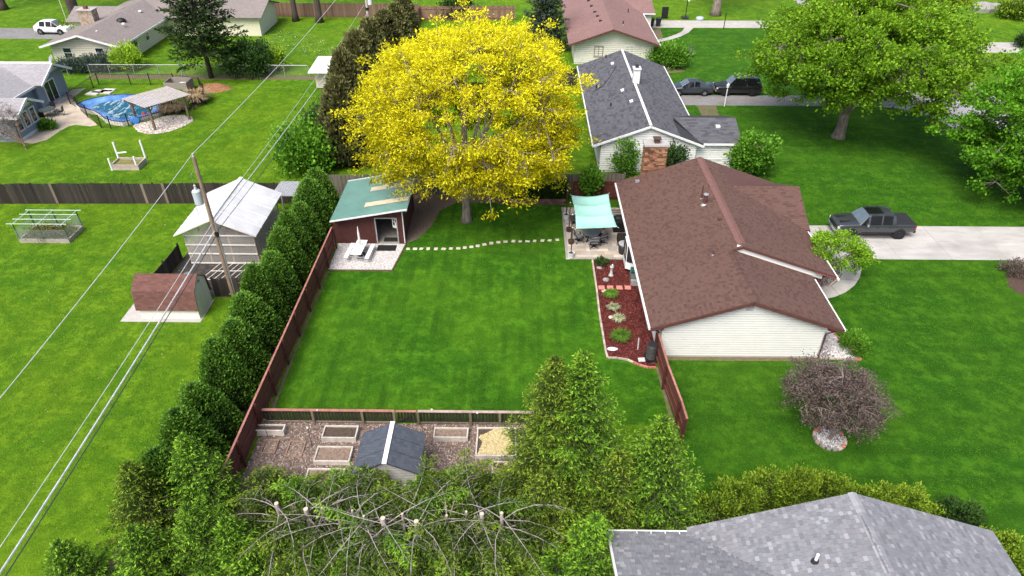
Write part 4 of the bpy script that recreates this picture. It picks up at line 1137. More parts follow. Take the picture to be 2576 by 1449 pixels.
panel_fence('stained_fence', [(-13.05, 19.2), (-13.0, 41.0)], 1.75, 'long red brown stained board fence beside the arborvitae row', REDWOOD, REDWOODD, REDWOODL, side=-1)
panel_fence('stained_fence', [(7.72, 29.85), (7.80, 27.2), (8.02, 24.6), (8.06, 23.4)], 1.7, 'short red brown board fence running from the cream gable corner', REDWOOD, REDWOODD, REDWOODL, side=-1)
panel_fence('stained_fence', [(8.7, 48.45), (4.1, 48.45)], 1.65, 'red brown board fence behind the shade sail patio', REDWOODD if False else mat('dark_red_fence', (0.09, 0.025, 0.018), 0.8, 0.2, 3), REDWOODD, REDWOOD, side=1, lines=1)
PALEB = mat('pale_old_board', (0.19, 0.155, 0.12), 0.95, 0.3, 3, 0.4, stretch=(4, 4, .6), objvar=0.2)
board_fence('dark_board_fence', [(-58.0, 46.9), (-40.0, 47.2), (-16.6, 47.6)], 1.72, 0.2, DARKWOOD, 'dark weathered board fence crossing the lawn behind the garden cage', PALEB)
OLDG = mat('silver_grey_boards', (0.135, 0.118, 0.10), 0.95, 0.3, 3, 0.4, stretch=(4, 4, .6), objvar=0.25)
board_fence('grey_board_fence', [(-15.2, 49.0), (-4.0, 49.35), (8.2, 49.6)], 1.75, 0.15, OLDG, 'silver grey board fence behind the yellow tree and small hedge')
FARB = mat('brown_far_boards', (0.17, 0.105, 0.075), 0.95, 0.25, 3, 0.3, objvar=0.25)
board_fence('far_board_fence', [(-35.8, 103.1), (-14.5, 102.8)], 1.9, 0.24, FARB, 'brown board fence behind two bare trunks at the top edge')
board_fence('corner_board_fence', [(-14.6, 94.6), (-14.3, 101.4), (-1.0, 101.8)], 1.9, 0.24, mat('redder_far_boards', (0.215, 0.125, 0.09), 0.95, 0.25, 3, 0.3, objvar=0.2), 'red brown corner fence just above the yellow tree', face=1)
board_fence('gap_fence', [(2.5, 74.6), (6.0, 74.6)], 1.9, 0.2, DARKWOOD, 'short dark fence between the charcoal roof and yellow tree')
# enclosure of the greenhouse yard
board_fence('low_dark_fence', [(-23.3, 35.2), (-23.2, 39.6)], 1.2, 0.4, DARKWOOD, 'dark low fence left of the greenhouse', lean=0)
board_fence('low_dark_fence', [(-19.35, 35.3), (-17.0, 35.4)], 1.35, 0.17, DARKWOOD, 'dark low fence piece behind the barn shaped shed', lean=0)

# low picket fence between lawn and garden
pf = thing('picket_fence', (-5, 24.5, 0), 'low dark picket fence with pale cap rail between lawn and garden', 'fence')
PICK = mat('black_brown_picket', (0.03, 0.023, 0.019), 0.9, 0.3, 4, objvar=0.25)
POSTG = mat('grey_brown_post', (0.17, 0.13, 0.105), 0.9, 0.25, 5, objvar=0.2)
pm = MB().box(-0.055, 0.055, -0.012, 0.012, 0.06, 0.86).mesh('picket', PICK)
x = -12.85
px_posts = [-12.95, -10.35, -7.85, -6.25, -5.05, -2.42, -0.95, 1.6]
while x < 2.6:
    if min(abs(x - q) for q in px_posts) > 0.09 and not (-6.2 < x < -5.1):
        piece('picket', pm, (x, 24.52, 0), pf, (0, 0, random.uniform(-.03, .03)))
    x += 0.165
ppm = MB().box(-0.055, 0.055, -0.055, 0.055, 0, 0.93).mesh('post', POSTG)
for q in px_posts[1:]: piece('post', ppm, (q, 24.43, 0), pf)
CAPS = mat('pale_cap_board', (0.40, 0.30, 0.25), 0.9, 0.3, 4, objvar=0.15)
for a, b, m_ in ((-12.9, -6.25, REDWOODL), (-5.05, 2.6, CAPS)):
    MB().beam((a, 24.5, 0.915), (b, 24.5, 0.915), 0.15, 0.035).build('cap_rail', m_, pf)
    MB().beam((a, 24.47, 0.82), (b, 24.47, 0.82), 0.04, 0.07).build('rail', PICK, pf)
    MB().beam((a, 24.47, 0.14), (b, 24.47, 0.14), 0.045, 0.08).build('rail', POSTG, pf)
gt = thing('garden_gate', (-5.65, 24.5, 0), 'small dark gate in the low picket fence', 'gate')
for k in range(6): piece('picket', pm, (-6.05 + 0.16 * k, 24.55, 0), gt)
MB().beam((-6.16, 24.52, 0.88), (-5.14, 24.52, 0.88), 0.12, 0.035).build('cap_rail', REDWOODL, gt)
MB().beam((-6.1, 24.49, 0.16), (-5.2, 24.49, 0.8), 0.035, 0.07).build('brace', PICK, gt)

# chain-link fence, upper left
cf = thing('chain_link_fence', (-40, 77.1, 0), 'grey chain link fence across the upper left lawns', 'fence')
cpm = MB().tube([(0, 0, 0), (0, 0, 1.35)], 0.04, 6).mesh('post', GALV)
for px in (170, 227, 277, 339, 402, 465, 530, 590, 654, 718, 780):
    g = G(px, 194); piece('post', cpm, (g[0], 77.1, 0), cf)
MB().tube([(-48.6, 77.1, 1.35), (-24.0, 77.1, 1.35)], 0.03, 6).build('top_rail', GALV, cf)
m, t, nd, lk, b = _new('chain_mesh')
b.inputs['Base Color'].default_value = (0.3, 0.31, 0.3, 1); tp = nd.new('ShaderNodeBsdfTransparent'); mx = N(t, 'ShaderNodeMixShader')
mp = t.nodes.new('ShaderNodeMapping'); mp.inputs['Rotation'].default_value = (0, R(45), 0); lk.new(geopos(t), mp.inputs[0])
wv = N(t, 'ShaderNodeTexChecker', Scale=16.0); lk.new(mp.outputs[0], wv.inputs[0])
mr = N(t, 'ShaderNodeMapRange'); lk.new(wv.outputs['Fac'], mr.inputs[0]); mr.inputs[3].default_value = 0.01; mr.inputs[4].default_value = 0.09
lk.new(mr.outputs[0], mx.inputs[0]); lk.new(tp.outputs[0], mx.inputs[1]); lk.new(b.outputs[0], mx.inputs[2]); lk.new(mx.outputs[0], nd['Material Output'].inputs['Surface'])
MB().box(-48.6, -24.0, 77.115, 77.125, 0.05, 1.33).build('wire_mesh', m, cf)
sheet('fence_line_earth', [(-49, 76.2), (-22.6, 76.3), (-22.6, 77.6), (-49, 77.8)], 0.009, DIRTM)

# ------------------------------------------------------------------ shed with the teal roof
TEAL = mat('teal_metal_roof', (0.09, 0.20, 0.17), 0.45, 0.10, 1.2, metal=0.1, spec=0.4, dirt=(0.15, 0.27, 0.24))
s = thing('garden_shed', (-10.6, 44.4, 0), 'dark red shed with teal ribbed metal roof left of the yellow tree', 'shed')
SHW = mat('shed_siding', (0.072, 0.024, 0.020), 0.8, 0.15, 3)
def shed_front(x0, x1, z0=0.0, y=41.75):
    f = lambda x: 2.05 + (x + 13.1) * 0.185
    q = MB(); n_ = max(1, round((x1 - x0) / 0.2)); vs = []; fs = []
    for i in range(n_):
        a, b_ = x0 + (x1 - x0) * i / n_, x0 + (x1 - x0) * (i + 1) / n_
        for x, yy in ((a, y + 0.012), (a + 0.02, y), (b_ - 0.02, y), (b_, y + 0.012)): vs += [(x, yy, z0), (x, yy, f(x))]
        o = i * 8
        for e in range(3): fs.append((o + 2 * e, o + 2 * e + 2, o + 2 * e + 3, o + 2 * e + 1))
    return q.add(vs, fs).build('wall', SHW, s)
shed_front(-13.1, -10.12); shed_front(-8.62, -8.2)
shed_front(-10.12, -8.62, 2.02)
MB().box(-13.1, -13.0, 41.76, 47.0, 0, 2.05).build('wall', SHW, s); MB().box(-8.3, -8.2, 41.76, 47.0, 0, 2.9).build('wall', SHW, s); MB().box(-13.0, -8.3, 46.9, 47.0, 0, 2.0).build('wall', SHW, s)
MB().box(-13.0, -8.3, 41.78, 46.9, 0, 0.05).build('floor', mat('shed_floor', (0.26, 0.235, 0.2), 0.9, 0.2, 3), s)
fr = MB(); fr.box(-10.16, -10.08, 41.70, 41.78, 0, 2.06); fr.box(-8.66, -8.58, 41.70, 41.78, 0, 2.06); fr.box(-10.16, -8.58, 41.69, 41.77, 2.06, 2.13); fr.box(-10.16, -8.58, 41.66, 41.76, 0.0, 0.06)
fr.build('door_frame', mat('grey_frame', (0.3, 0.3, 0.29), 0.7), s)
nx = 1; rib = MB()
def rz(x): return 2.17 + (x + 13.05) * 0.182
y = 41.1; vs = []; prof = []
while y < 47.12:
    for dy, dz in ((0, 0), (0.10, 0), (0.12, 0.035), (0.16, 0.035), (0.18, 0)): prof.append((y + dy, dz))
    y += 0.2
for yy, dz in prof: vs += [(-13.08, yy, rz(-13.08) + dz), (-7.68, yy, rz(-7.68) + dz)]
fs = [(2 * i, 2 * i + 1, 2 * i + 3, 2 * i + 2) for i in range(len(prof) - 1)]
rib.add(vs, fs); roofo = rib.build('roof', TEAL, s)
MB().slab([(-13.06, 41.12, rz(-13.06) - .02), (-7.7, 41.12, rz(-7.7) - .02), (-7.7, 47.1, rz(-7.7) - .02), (-13.06, 47.1, rz(-13.06) - .02)], 0.06).build('roof_deck', GREYWOOD, s)
for y0 in (42.35, 44.7):
    MB().slab([(-10.9, y0, rz(-10.9) + .05), (-7.75, y0, rz(-7.75) + .05), (-7.75, y0 + .62, rz(-7.75) + .05), (-10.9, y0 + .62, rz(-10.9) + .05)], 0.012).build('skylight_panel', mat('tan_fibreglass', (0.52, 0.46, 0.33), 0.5, 0.15, 2), roofo)
for p0, p1 in (((-13.08, 41.08, rz(-13.08) - .01), (-7.68, 41.08, rz(-7.68) - .01)), ((-13.08, 47.16, rz(-13.08) - .01), (-7.68, 47.16, rz(-7.68) - .01))):
    MB().beam(p0, p1, 0.05, 0.1).build('edge_trim', TRIMW, s)
MB().tube([(-7.75, 41.2, 2.95), (-8.1, 41.5, 2.8), (-8.16, 41.66, 2.6), (-8.16, 41.66, 0.15)], 0.04, 6).build('downspout', TRIMW, s)
# things in and before the doorway
tag(MB().box(-10.05, -8.72, 40.75, 41.5, 0.03, 0.045).build('door_mat', mat('black_mat', (0.012, 0.013, 0.013), 0.8, 0.3, 20)), 'black rubber mat on the gravel before the shed door', 'mat')
tag(MB().box(-9.75, -8.75, 41.95, 42.5, 0.05, 0.065).build('door_mat', mat('dark_green_mat', (0.018, 0.022, 0.018), 0.8, 0.3, 20)), 'dark mat on the floor just inside the shed', 'mat')
bd = thing('notice_board', (-8.9, 41.9, 0), 'white board with dark marks inside the shed doorway', 'board')
MB().obox((-8.78, 42.0, 1.55), (0.04, 0.5, 0.8), rz=R(60)).build('panel', WHITE, bd)
for dx, dz, w_, h_ in ((-0.1, .18, .12, .2), (.08, .2, .1, .14), (.1, -.06, .14, .22)):
    MB().obox((-8.78 + dx * math.cos(R(150)) - 0.03 * math.sin(R(30)), 42.0 + dx * math.sin(R(150)) - 0.03, 1.55 + dz), (0.015, w_, h_), rz=R(60)).build('mark', BLACKM, bd)
wb = thing('work_bench', (-10.5, 45.5, 0), 'pale work bench at the back of the open shed', 'bench')
MB().box(-12.0, -8.6, 45.2, 46.0, 0.85, 0.9).build('bench_top', mat('pale_ply', (0.42, 0.34, 0.24), 0.8, 0.2, 3), wb)
for x in (-11.9, -8.7): MB().box(x - .05, x + .05, 45.25, 45.95, 0.05, 0.85).build('leg', GREYWOOD, wb)
tag(MB().obox((-8.35, 41.35, 0.035), (0.4, 0.55, 0.05)).build('paving_slab', mat('grey_slab', (0.42, 0.41, 0.4), 0.9, 0.1, 4)), 'square grey paver at the right of the shed mat', 'paver')

# picnic table and closed parasol
p = thing('picnic_table', (-11.05, 40.1, 0), 'white picnic table with two benches on the gravel pad', 'table', rz=R(-4))
MB().box(-0.37, 0.37, -0.95, 0.95, 0.71, 0.75).build('table_top', WHITE, p, bevel=0.02, local=True)
for sx in (-1, 1): MB().box(sx * 0.72 - 0.14, sx * 0.72 + 0.14, -0.95, 0.95, 0.42, 0.46).build('bench_seat', WHITE, p, bevel=0.015, local=True)
for sy in (-0.65, 0.65):
    MB().tube([(-0.72, sy, 0.42), (-0.72, sy, 0.03), (0.72, sy, 0.03), (0.72, sy, 0.42)], 0.022, 6).build('leg_frame', GALV, p, local=True)
    MB().tube([(-0.35, sy, 0.70), (-0.5, sy, 0.35), (0.5, sy, 0.35), (0.35, sy, 0.70)], 0.02, 6).build('leg_frame', GALV, p, local=True)
u = thing('parasol', (-11.0, 40.25, 0), 'closed white parasol standing through the picnic table', 'parasol')
MB().tube([(-11.0, 40.25, 0.02), (-11.0, 40.25, 2.2)], 0.022, 8).build('pole', WHITE, u)
MB().lathe([(0.05, 0.9), (0.085, 1.2), (0.07, 1.8), (0.03, 2.15), (0.01, 2.3)], (-11.0, 40.25, 0), 9).build('canopy', mat('white_canvas', (0.68, 0.66, 0.66), 0.8, 0.1, 6, 0.3), u, smooth=True)
MB().lathe([(0.28, 0.03), (0.28, 0.1), (0.06, 0.16)], (-11.0, 40.25, 0), 14).build('base', DARKPL, u)

# ------------------------------------------------------------------ greenhouse
def polymat(name, c, alpha, trans):
    m, t, nd, lk, b = _new(name)
    n1 = noise(t, 0.8, 4, 0.6, geopos(t)); cc = mixc(t, ramp(t, n1, [(0.35, 0.0), (0.7, 1.0)]), tuple(x * 0.82 for x in c), c)
    lk.new(cc, b.inputs['Base Color']); b.inputs['Roughness'].default_value = 0.35
    tl = nd.new('ShaderNodeBsdfTranslucent'); lk.new(cc, tl.inputs[0]); m1 = N(t, 'ShaderNodeMixShader'); m1.inputs[0].default_value = trans
    lk.new(b.outputs[0], m1.inputs[1]); lk.new(tl.outputs[0], m1.inputs[2])
    tp = nd.new('ShaderNodeBsdfTransparent'); m2 = N(t, 'ShaderNodeMixShader'); m2.inputs[0].default_value = alpha
    lk.new(tp.outputs[0], m2.inputs[1]); lk.new(m1.outputs[0], m2.inputs[2]); lk.new(m2.outputs[0], nd['Material Output'].inputs['Surface'])
    return m
POLYR = polymat('white_polycarbonate', (0.92, 0.93, 0.95), 0.84, 0.3); POLYW = polymat('smoky_polycarbonate', (0.66, 0.64, 0.58), 0.3, 0.3)
POLYR2 = polymat('clearer_polycarbonate', (0.93, 0.94, 0.96), 0.8, 0.3)
g = thing('greenhouse', (-20, 41.5, 0), 'translucent white greenhouse behind the utility pole', 'greenhouse')
TIMB = mat('greenhouse_timber', (0.42, 0.33, 0.25), 0.85, 0.2, 4)
TIMW = mat('white_timber', (0.62, 0.58, 0.53), 0.8, 0.12, 4)
ky = [38.55, 39.75, 40.95, 42.15, 43.35, 44.55]
for i in range(5):
    for sg in (-1, 1):
        xe, xr = -20 + sg * 2.72, -20 + sg * 0.01
        MB().slab([(xe, ky[i] + .01, 2.5), (xe, ky[i + 1] - .01, 2.5), (xr, ky[i + 1] - .01, 3.7), (xr, ky[i] + .01, 3.7)], 0.012).build('roof_panel', POLYR if sg < 0 else POLYR2, g)
        if i: MB().beam((xe, ky[i], 2.515), (xr, ky[i], 3.715), 0.05, 0.025).build('batten', WHITE, g)
        MB().beam((xe, ky[i], 2.46), (xr, ky[i], 3.66), 0.05, 0.08).build('rafter', TIMW, g)
for sg in (-1, 1):
    for f in (0.12, 0.4, 0.7): MB().beam((-20 + sg * 2.72 * (1 - f), 38.6, 2.47 + 1.2 * f), (-20 + sg * 2.72 * (1 - f), 44.5, 2.47 + 1.2 * f), 0.05, 0.04).build('purlin', TIMW, g)
MB().beam((-20, 38.5, 3.73), (-20, 44.6, 3.73), 0.26, 0.03).build('ridge_cap', WHITE, g)
for z0, z1 in ((0.1, 0.8), (0.86, 1.5), (1.56, 2.2)):
    MB().box(-22.3, -17.7, 39.0, 39.02, z0, z1).build('wall_panel', POLYW, g)
    for x in (-22.31, -17.69): MB().box(x - .01, x + .01, 39.0, 44.2, z0, z1).build('wall_panel', POLYW, g)
for z in (0.83, 1.53, 2.25, 0.08): MB().box(-22.34, -17.66, 38.95, 39.0, z - .035, z + .035).build('girt', TIMW, g)
for x in (-22.3, -20.9, -19.4, -17.7): MB().box(x - .045, x + .045, 39.03, 39.12, 0, 2.3).build('stud', TIMB, g)
for x in (-22.3, -17.7): MB().box(x - .05, x + .05, 44.1, 44.2, 0, 2.4).build('stud', TIMB, g)
MB().add([(-22.3, 39.01, 2.28), (-17.7, 39.01, 2.28), (-20, 39.01, 3.55)], [(0, 1, 2)]).build('gable_panel', polymat('clear_gable_sheet', (0.6, 0.56, 0.5), 0.4, 0.3), g)
for x, z in ((-21.2, 2.85), (-20, 3.5), (-18.8, 2.85)): MB().box(x - .035, x + .035, 39.03, 39.1, 2.25, z).build('gable_stud', TIMB, g)
for sg in (-1, 1): MB().beam((-20 + sg * 2.4, 38.98, 2.42), (-20, 38.98, 3.55), 0.05, 0.09).build('gable_rafter', TIMB, g)
lt = thing('lean_to', (-17.2, 46.2, 0), 'small corrugated lean to roof behind the greenhouse', 'roof')
pr = []
for k in range(13): pr += [(-18.4 + k * .2, 0), (-18.4 + k * .2 + .1, 0.03)]
q = MB(); vs = []
for x, dz in pr: vs += [(x, 45.0, 2.0 + dz), (x + .3, 46.9, 2.25 + dz)]
q.add(vs, [(2 * i, 2 * i + 2, 2 * i + 3, 2 * i + 1) for i in range(len(pr) - 1)]); q.build('roof', mat('pale_corrugated', (0.28, 0.29, 0.31), 0.5, 0.1, 3), lt)
for x in (-18.2, -16.1): MB().box(x - .05, x + .05, 46.6, 46.7, 0, 2.15).build('post', GREYWOOD, lt)
# staging racks and tarp heap
rk = thing('staging_rack', (-19, 37.4, 0), 'pale wire staging racks in front of the greenhouse', 'rack')
for k in range(9): MB().beam((-20.6 + .42 * k, 36.3, .55), (-19.9 + .42 * k, 38.2, .62), 0.035, 0.03).build('slat', TIMW, rk)
for f in (0, .5, 1): MB().beam((-20.6 + .7 * f, 36.3 + 1.9 * f, .57 + .07 * f), (-17.1 + .7 * f, 36.4 + 1.8 * f, .57 + .07 * f), 0.04, 0.04).build('rail', TIMW, rk)
for x, y in ((-20.5, 36.4), (-17.3, 36.5), (-19.8, 38.1), (-16.6, 38.1)): MB().box(x - .03, x + .03, y - .03, y + .03, 0, .55).build('leg', GREYWOOD, rk)
flat('greenhouse_yard', [(-23.2, 35.2), (-16.5, 35.2), (-16.5, 46.5), (-23.2, 46.5)], 0.006, mat('dark_litter', (0.045, 0.04, 0.036), 0.95, 0.5, 3))
def heap(name, c, r, hgt, m, label, cat, n=9, seed=1, rough=0.25):
    rnd = random.Random(seed); q = MB(); rings = 4; vs = [(0, 0, hgt)]; fs = []
    for i in range(1, rings + 1):
        for k in range(n):
            a = 2 * math.pi * k / n; rr = i / rings * (1 + rnd.uniform(-rough, rough))
            vs.append((rr * r[0] * math.cos(a), rr * r[1] * math.sin(a), hgt * (1 - (i / rings) ** 1.6) * (1 + rnd.uniform(-rough, rough)) if i < rings else 0.0))
    for k in range(n):
        k2 = (k + 1) % n; fs.append((0, 1 + k, 1 + k2))
        for i in range(rings - 1): fs.append((1 + i * n + k, 1 + (i + 1) * n + k, 1 + (i + 1) * n + k2, 1 + i * n + k2))
    o = link(name, q.add(vs, fs).mesh(name, m, True)); o.location = (*c, 0.01)
    return tag(o, label, cat)
heap('tarp_heap', (-21.9, 36.9), (0.95, 0.75), 0.5, mat('grey_tarp', (0.30, 0.32, 0.34), 0.4, 0.5, 2.5, 0.6, dirt=(0.04, 0.045, 0.045)), 'crumpled grey tarpaulin heap beside the greenhouse', 'tarpaulin', 13, 4, 0.4)

# barn-shaped shed
bsd = thing('barn_shed', (-21.2, 33.9, 0), 'small barn shaped shed with red brown shingle roof', 'shed')
CW = mat('off_white_wall', (0.70, 0.67, 0.61), 0.8, 0.08, 2)
prf = [(32.92, 0), (32.92, .75), (33.05, 1.95), (33.9, 2.6), (34.75, 1.95), (34.88, .75), (34.88, 0)]
q = MB(); x0, x1 = -22.98, -19.42
q.add([(x0, y, z) for y, z in prf] + [(x1, y, z) for y, z in prf], [tuple(range(7)), tuple(range(13, 6, -1)), (0, 7, 8, 1), (5, 12, 13, 6)])
q.build('wall', CW, bsd)
SH_RD = shinglemat('red_brown_shingles', [(0.09, 0.045, 0.037), (0.125, 0.06, 0.049), (0.15, 0.075, 0.06)])
for (ya, za), (yb, zb) in (((32.78, .72), (33.02, 1.97)), ((33.02, 1.97), (33.9, 2.64)), ((34.78, 1.97), (33.9, 2.64)), ((35.02, .72), (34.78, 1.97))):
    q = MB(); q.slab([(x0 - .12, ya, za), (x1 + .1, ya, za), (x1 + .1, yb, zb), (x0 - .12, yb, zb)], 0.03); ro = q.build('roof', SH_BRB, bsd)
    L = math.hypot(yb - ya, zb - za)
    if ya < 33.9: shingle_field(ro, (x0 - .12, ya, za + .004), (1, 0, 0), (0, (yb - ya) / L, (zb - za) / L), [(0, 0), (3.78, 0), (3.78, L), (0, L)], SH_RD, 0.13, 0.3)
tag(MB().box(-24.2, -19.3, 32.6, 34.9, -0.05, 0.02).build('shed_slab', CONC), kind='structure')
MB().box(-19.415, -19.40, 33.5, 34.3, 0.05, 1.9).build('door', mat('shed_door', (0.66, 0.63, 0.57), 0.7, 0.06, 3), bsd)
MB().obox((-19.37, 33.9, 2.15), (0.06, 0.16, 0.12)).build('lamp', GALV, bsd)

# small white shed by the hedge
ws = thing('white_shed', (-20.3, 75.5, 0), 'small beige shed with flat white roof beside the dark evergreens', 'shed')
MB().box(-22.2, -17.6, 73.4, 76.9, 0.1, 2.15).build('wall', mat('beige_wall', (0.60, 0.53, 0.44), 0.8, 0.06, 2), ws)
MB().slab([(-22.6, 72.4, 2.1), (-17.2, 72.4, 2.1), (-17.2, 77.2, 2.35), (-22.6, 77.2, 2.35)], 0.1).build('roof', mat('white_membrane', (0.82, 0.83, 0.84), 0.6, 0.05, 2), ws)
MB().box(-22.1, -17.7, 73.5, 76.8, 0, 0.12).build('skid_base', GREYWOOD, ws)

# ------------------------------------------------------------------ kitchen garden
gs = thing('resin_shed', (-5.77, 20.9, 0), 'small grey shed with dark slate roof and white ridge in the garden', 'shed')
GRW = mat('grey_resin_wall', (0.30, 0.29, 0.275), 0.7, 0.12, 3, stretch=(1, 1, 8))
MB().box(-7.05, -4.5, 19.95, 21.95, 0, 1.95).build('wall', GRW, gs)
gable_fill(gs, -7.05, -4.5, 1.95, (-5.77, 2.55), (19.95, 21.95), GRW)
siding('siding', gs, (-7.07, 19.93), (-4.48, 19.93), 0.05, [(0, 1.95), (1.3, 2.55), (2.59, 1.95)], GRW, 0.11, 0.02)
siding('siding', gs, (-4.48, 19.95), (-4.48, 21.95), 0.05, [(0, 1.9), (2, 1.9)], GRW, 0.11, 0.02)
SLT = shinglemat('slate_blue_shingles', [(0.052, 0.06, 0.075), (0.068, 0.077, 0.095), (0.08, 0.09, 0.11)])
SLB = mat('slate_base', (0.04, 0.045, 0.055), 0.9, 0.15, 6)
for sg in (-1, 1):
    xe = -5.77 + sg * 1.46; L = math.hypot(1.40, .7)
    ro = MB().slab([(xe, 19.75, 1.9), (xe, 22.1, 1.9), (-5.77 + sg * .06, 22.1, 2.6), (-5.77 + sg * .06, 19.75, 2.6)], 0.05).build('roof', SLB, gs)
    for k in range(3):
        v0 = k * 2.35 / 3
        shingle_field(ro, (xe, 19.75 + v0, 1.905 + .008 * (2 - k)), (0, 1, 0), (-sg * 1.40 / L, 0, .7 / L), [(0.0, 0), (2.35 / 3 - .03, 0), (2.35 / 3 - .03, L), (0.0, L)], SLT, 0.19, 0.16, lift=0.01)
MB().beam((-5.77, 19.7, 2.63), (-5.77, 22.15, 2.63), 0.2, 0.05).build('ridge_cap', WHITE, gs)

def raised_bed(x0, x1, y0, y1, ht, wm, label, fill=None, wall=0.07, soil=None, z=None):
    th = thing('raised_bed', ((x0 + x1) / 2, (y0 + y1) / 2, 0), label, 'planter', 'raised beds in the fenced garden')
    for a in ((x0, x1, y0, y0 + wall), (x0, x1, y1 - wall, y1), (x0, x0 + wall, y0 + wall, y1 - wall), (x1 - wall, x1, y0 + wall, y1 - wall)):
        MB().box(*a, 0, ht).build('plank', wm, th, bevel=0.01)
    MB().box(x0 + wall, x1 - wall, y0 + wall, y1 - wall, 0, ht - 0.08).build('soil', soil or SOIL, th)
    return th
BEDW = mat('pale_bed_timber', (0.50, 0.46, 0.41), 0.85, 0.2, 4, 0.2, objvar=0.1); BEDB = mat('brown_bed_timber', (0.24, 0.16, 0.12), 0.9, 0.25, 4, 0.2, objvar=0.15)
SOILC = mat('chip_soil', (0.20, 0.145, 0.11), 0.95, 0.45, 10, 0.4)
beds = [(640, 1067, 716, 1083, .38, 'narrow pale raised bed in the top left garden corner', SOIL, BEDW), (812, 1070, 899, 1101, .34, 'pale raised bed of dark soil left of the slate roofed shed', SOIL, BEDW), (793, 1122, 884, 1160, .30, 'pale raised bed of brown chips below the dark soil bed', SOILC, BEDW),
        (1091, 1075, 1178, 1100, .32, 'pale raised bed right of the slate roofed shed', SOILC, BEDW), (1198, 1075, 1299, 1146, .28, 'large raised bed spread with yellow straw', SOIL, BEDW), (768, 1178, 864, 1219, .22, 'half hidden raised bed just above the cut spruces', SOILC, BEDW),
        (1237, 1160, 1290, 1190, .28, 'half hidden raised bed below the straw covered bed', SOIL, BEDW), (660, 1105, 697, 1140, .1, 'low red brown timber box near the left garden fence', SOILC, BEDB), (722, 1108, 765, 1148, .1, 'low brown timber box between the left beds', SOILC, BEDB)]
for a, b, c_, d_, ht, lab, so, wm in beds:
    p0, p1 = G(a, d_, ht), G(c_, b, ht)
    xa = (G(a, b, ht)[0] + G(a, d_, ht)[0]) / 2; xb = (G(c_, b, ht)[0] + G(c_, d_, ht)[0]) / 2
    th = raised_bed(xa, xb, p0[1], p1[1], ht, wm, lab, soil=so)
    if 'straw' in lab:
        st = chips('straw', [(xa + .12, p0[1] + .15), (xb - .5, p0[1] + .1), (xb - .1, p0[1] + .5), (xb - .45, p1[1] - .3), (xb - .3, p1[1] - .1), (xa + .9, p1[1] - .1), (xa + .1, p1[1] - .6), (xa + .35, p0[1] + .9)], 5000, 0.06, STRAWM, ht - .07, 0.16, label='yellow straw spread over the large raised bed', cat='straw')
STAKE = mat('stake_metal', (0.06, 0.06, 0.06), 0.5); ORB = mat('pale_orb', (0.62, 0.62, 0.58), 0.25)
for px, py, pt, lab in ((785, 1122, 1063, 'dark stake with pale solar orb between the left raised beds'), (1089, 1062, 1023, 'thin stake with pale orb by the right picket fence'), (805, 1064, 1048, 'short stake with pale orb near the picket fence'), (1202, 1070, 1053, 'stake with pale flower ornament above the straw bed'), (675, 1104, 1060, 'dark hooked stake at the far left of the garden')):
    gx = G(px, py); th = thing('garden_stake', (*gx, 0), lab, 'garden stake', 'stakes in the kitchen garden')
    hh = 1.25 if py - pt > 40 else 0.85
    MB().tube([(0, 0, 0), (0, 0, hh)], 0.016, 6).build('rod', STAKE, th, local=True)
    if 'hooked' not in lab: MB().lathe([(0.01, -0.06), (0.05, -0.03), (0.06, 0), (0.05, .04), (0.01, .06)], (0, 0, hh + .04), 10).build('orb', ORB, th, smooth=True, local=True)
    else: MB().tube([(0, 0, hh), (.05, 0, hh + .12), (.15, 0, hh + .12), (.18, 0, hh)], 0.012, 6).build('hook', STAKE, th, local=True)

# garden cage on the left lawn
gc = thing('garden_cage', (-34, 42.5, 0), 'netted garden bed with pipe frame on the left lawn', 'planter')
cb_ = [G(54, 611), G(180, 610), G(211, 576), G(86, 577)]
(xa, ya), (xb, yb) = cb_[0], cb_[2]
xa = (cb_[0][0] + cb_[3][0]) / 2; xb = (cb_[1][0] + cb_[2][0]) / 2
for a in ((xa, xb, ya, ya + .12), (xa, xb, yb - .12, yb), (xa, xa + .12, ya + .12, yb - .12), (xb - .12, xb, ya + .12, yb - .12)): MB().box(*a, 0, .3).build('curb', mat('grey_bed_curb', (0.33, 0.29, 0.25), 0.9, 0.15, 4), gc)
MB().box(xa + .12, xb - .12, ya + .12, yb - .12, 0, .2).build('soil', SOIL, gc)
FR = mat('pale_green_pipe', (0.40, 0.50, 0.44), 0.5, 0.15, 3); DG = mat('dark_green_post', (0.015, 0.05, 0.035), 0.5)
for x in (xa + .05, (xa + xb) / 2, xb - .05):
    for y in (ya + .05, yb - .05): MB().tube([(x, y, 0), (x, y, 1.5)], 0.035, 6).build('post', DG, gc)
    MB().tube([(x, ya - .1, 1.52), (x, yb + .1, 1.52)], 0.03, 6).build('cross_pipe', FR, gc)
for f in (0, .33, .68, 1): MB().tube([(xa - .35 + .2 * f, ya + (yb - ya) * f, 1.56), (xb + .3, ya + (yb - ya) * f, 1.56)], 0.03, 6).build('long_pipe', FR, gc)
NET = polymat('thin_netting', (0.55, 0.6, 0.56), 0.16, 0.5)
for a in ((xa, xb, ya, ya + .005), (xa, xb, yb - .005, yb), (xb - .005, xb, ya + .006, yb - .006), (xa, xa + .005, ya + .006, yb - .006)): MB().box(*a, .3, 1.1).build('netting', NET, gc)
CAGE = (xa, xb, ya, yb)
rb_ = thing('post_bed', (-33, 53.5, 0), 'weathered timber bed with two white posts on the upper left lawn', 'planter')
c4 = [G(281, 429), G(362, 419), G(360, 391), G(281, 400)]
xa, xb, ya, yb = c4[0][0], c4[1][0], c4[0][1], c4[0][1] + 1.55
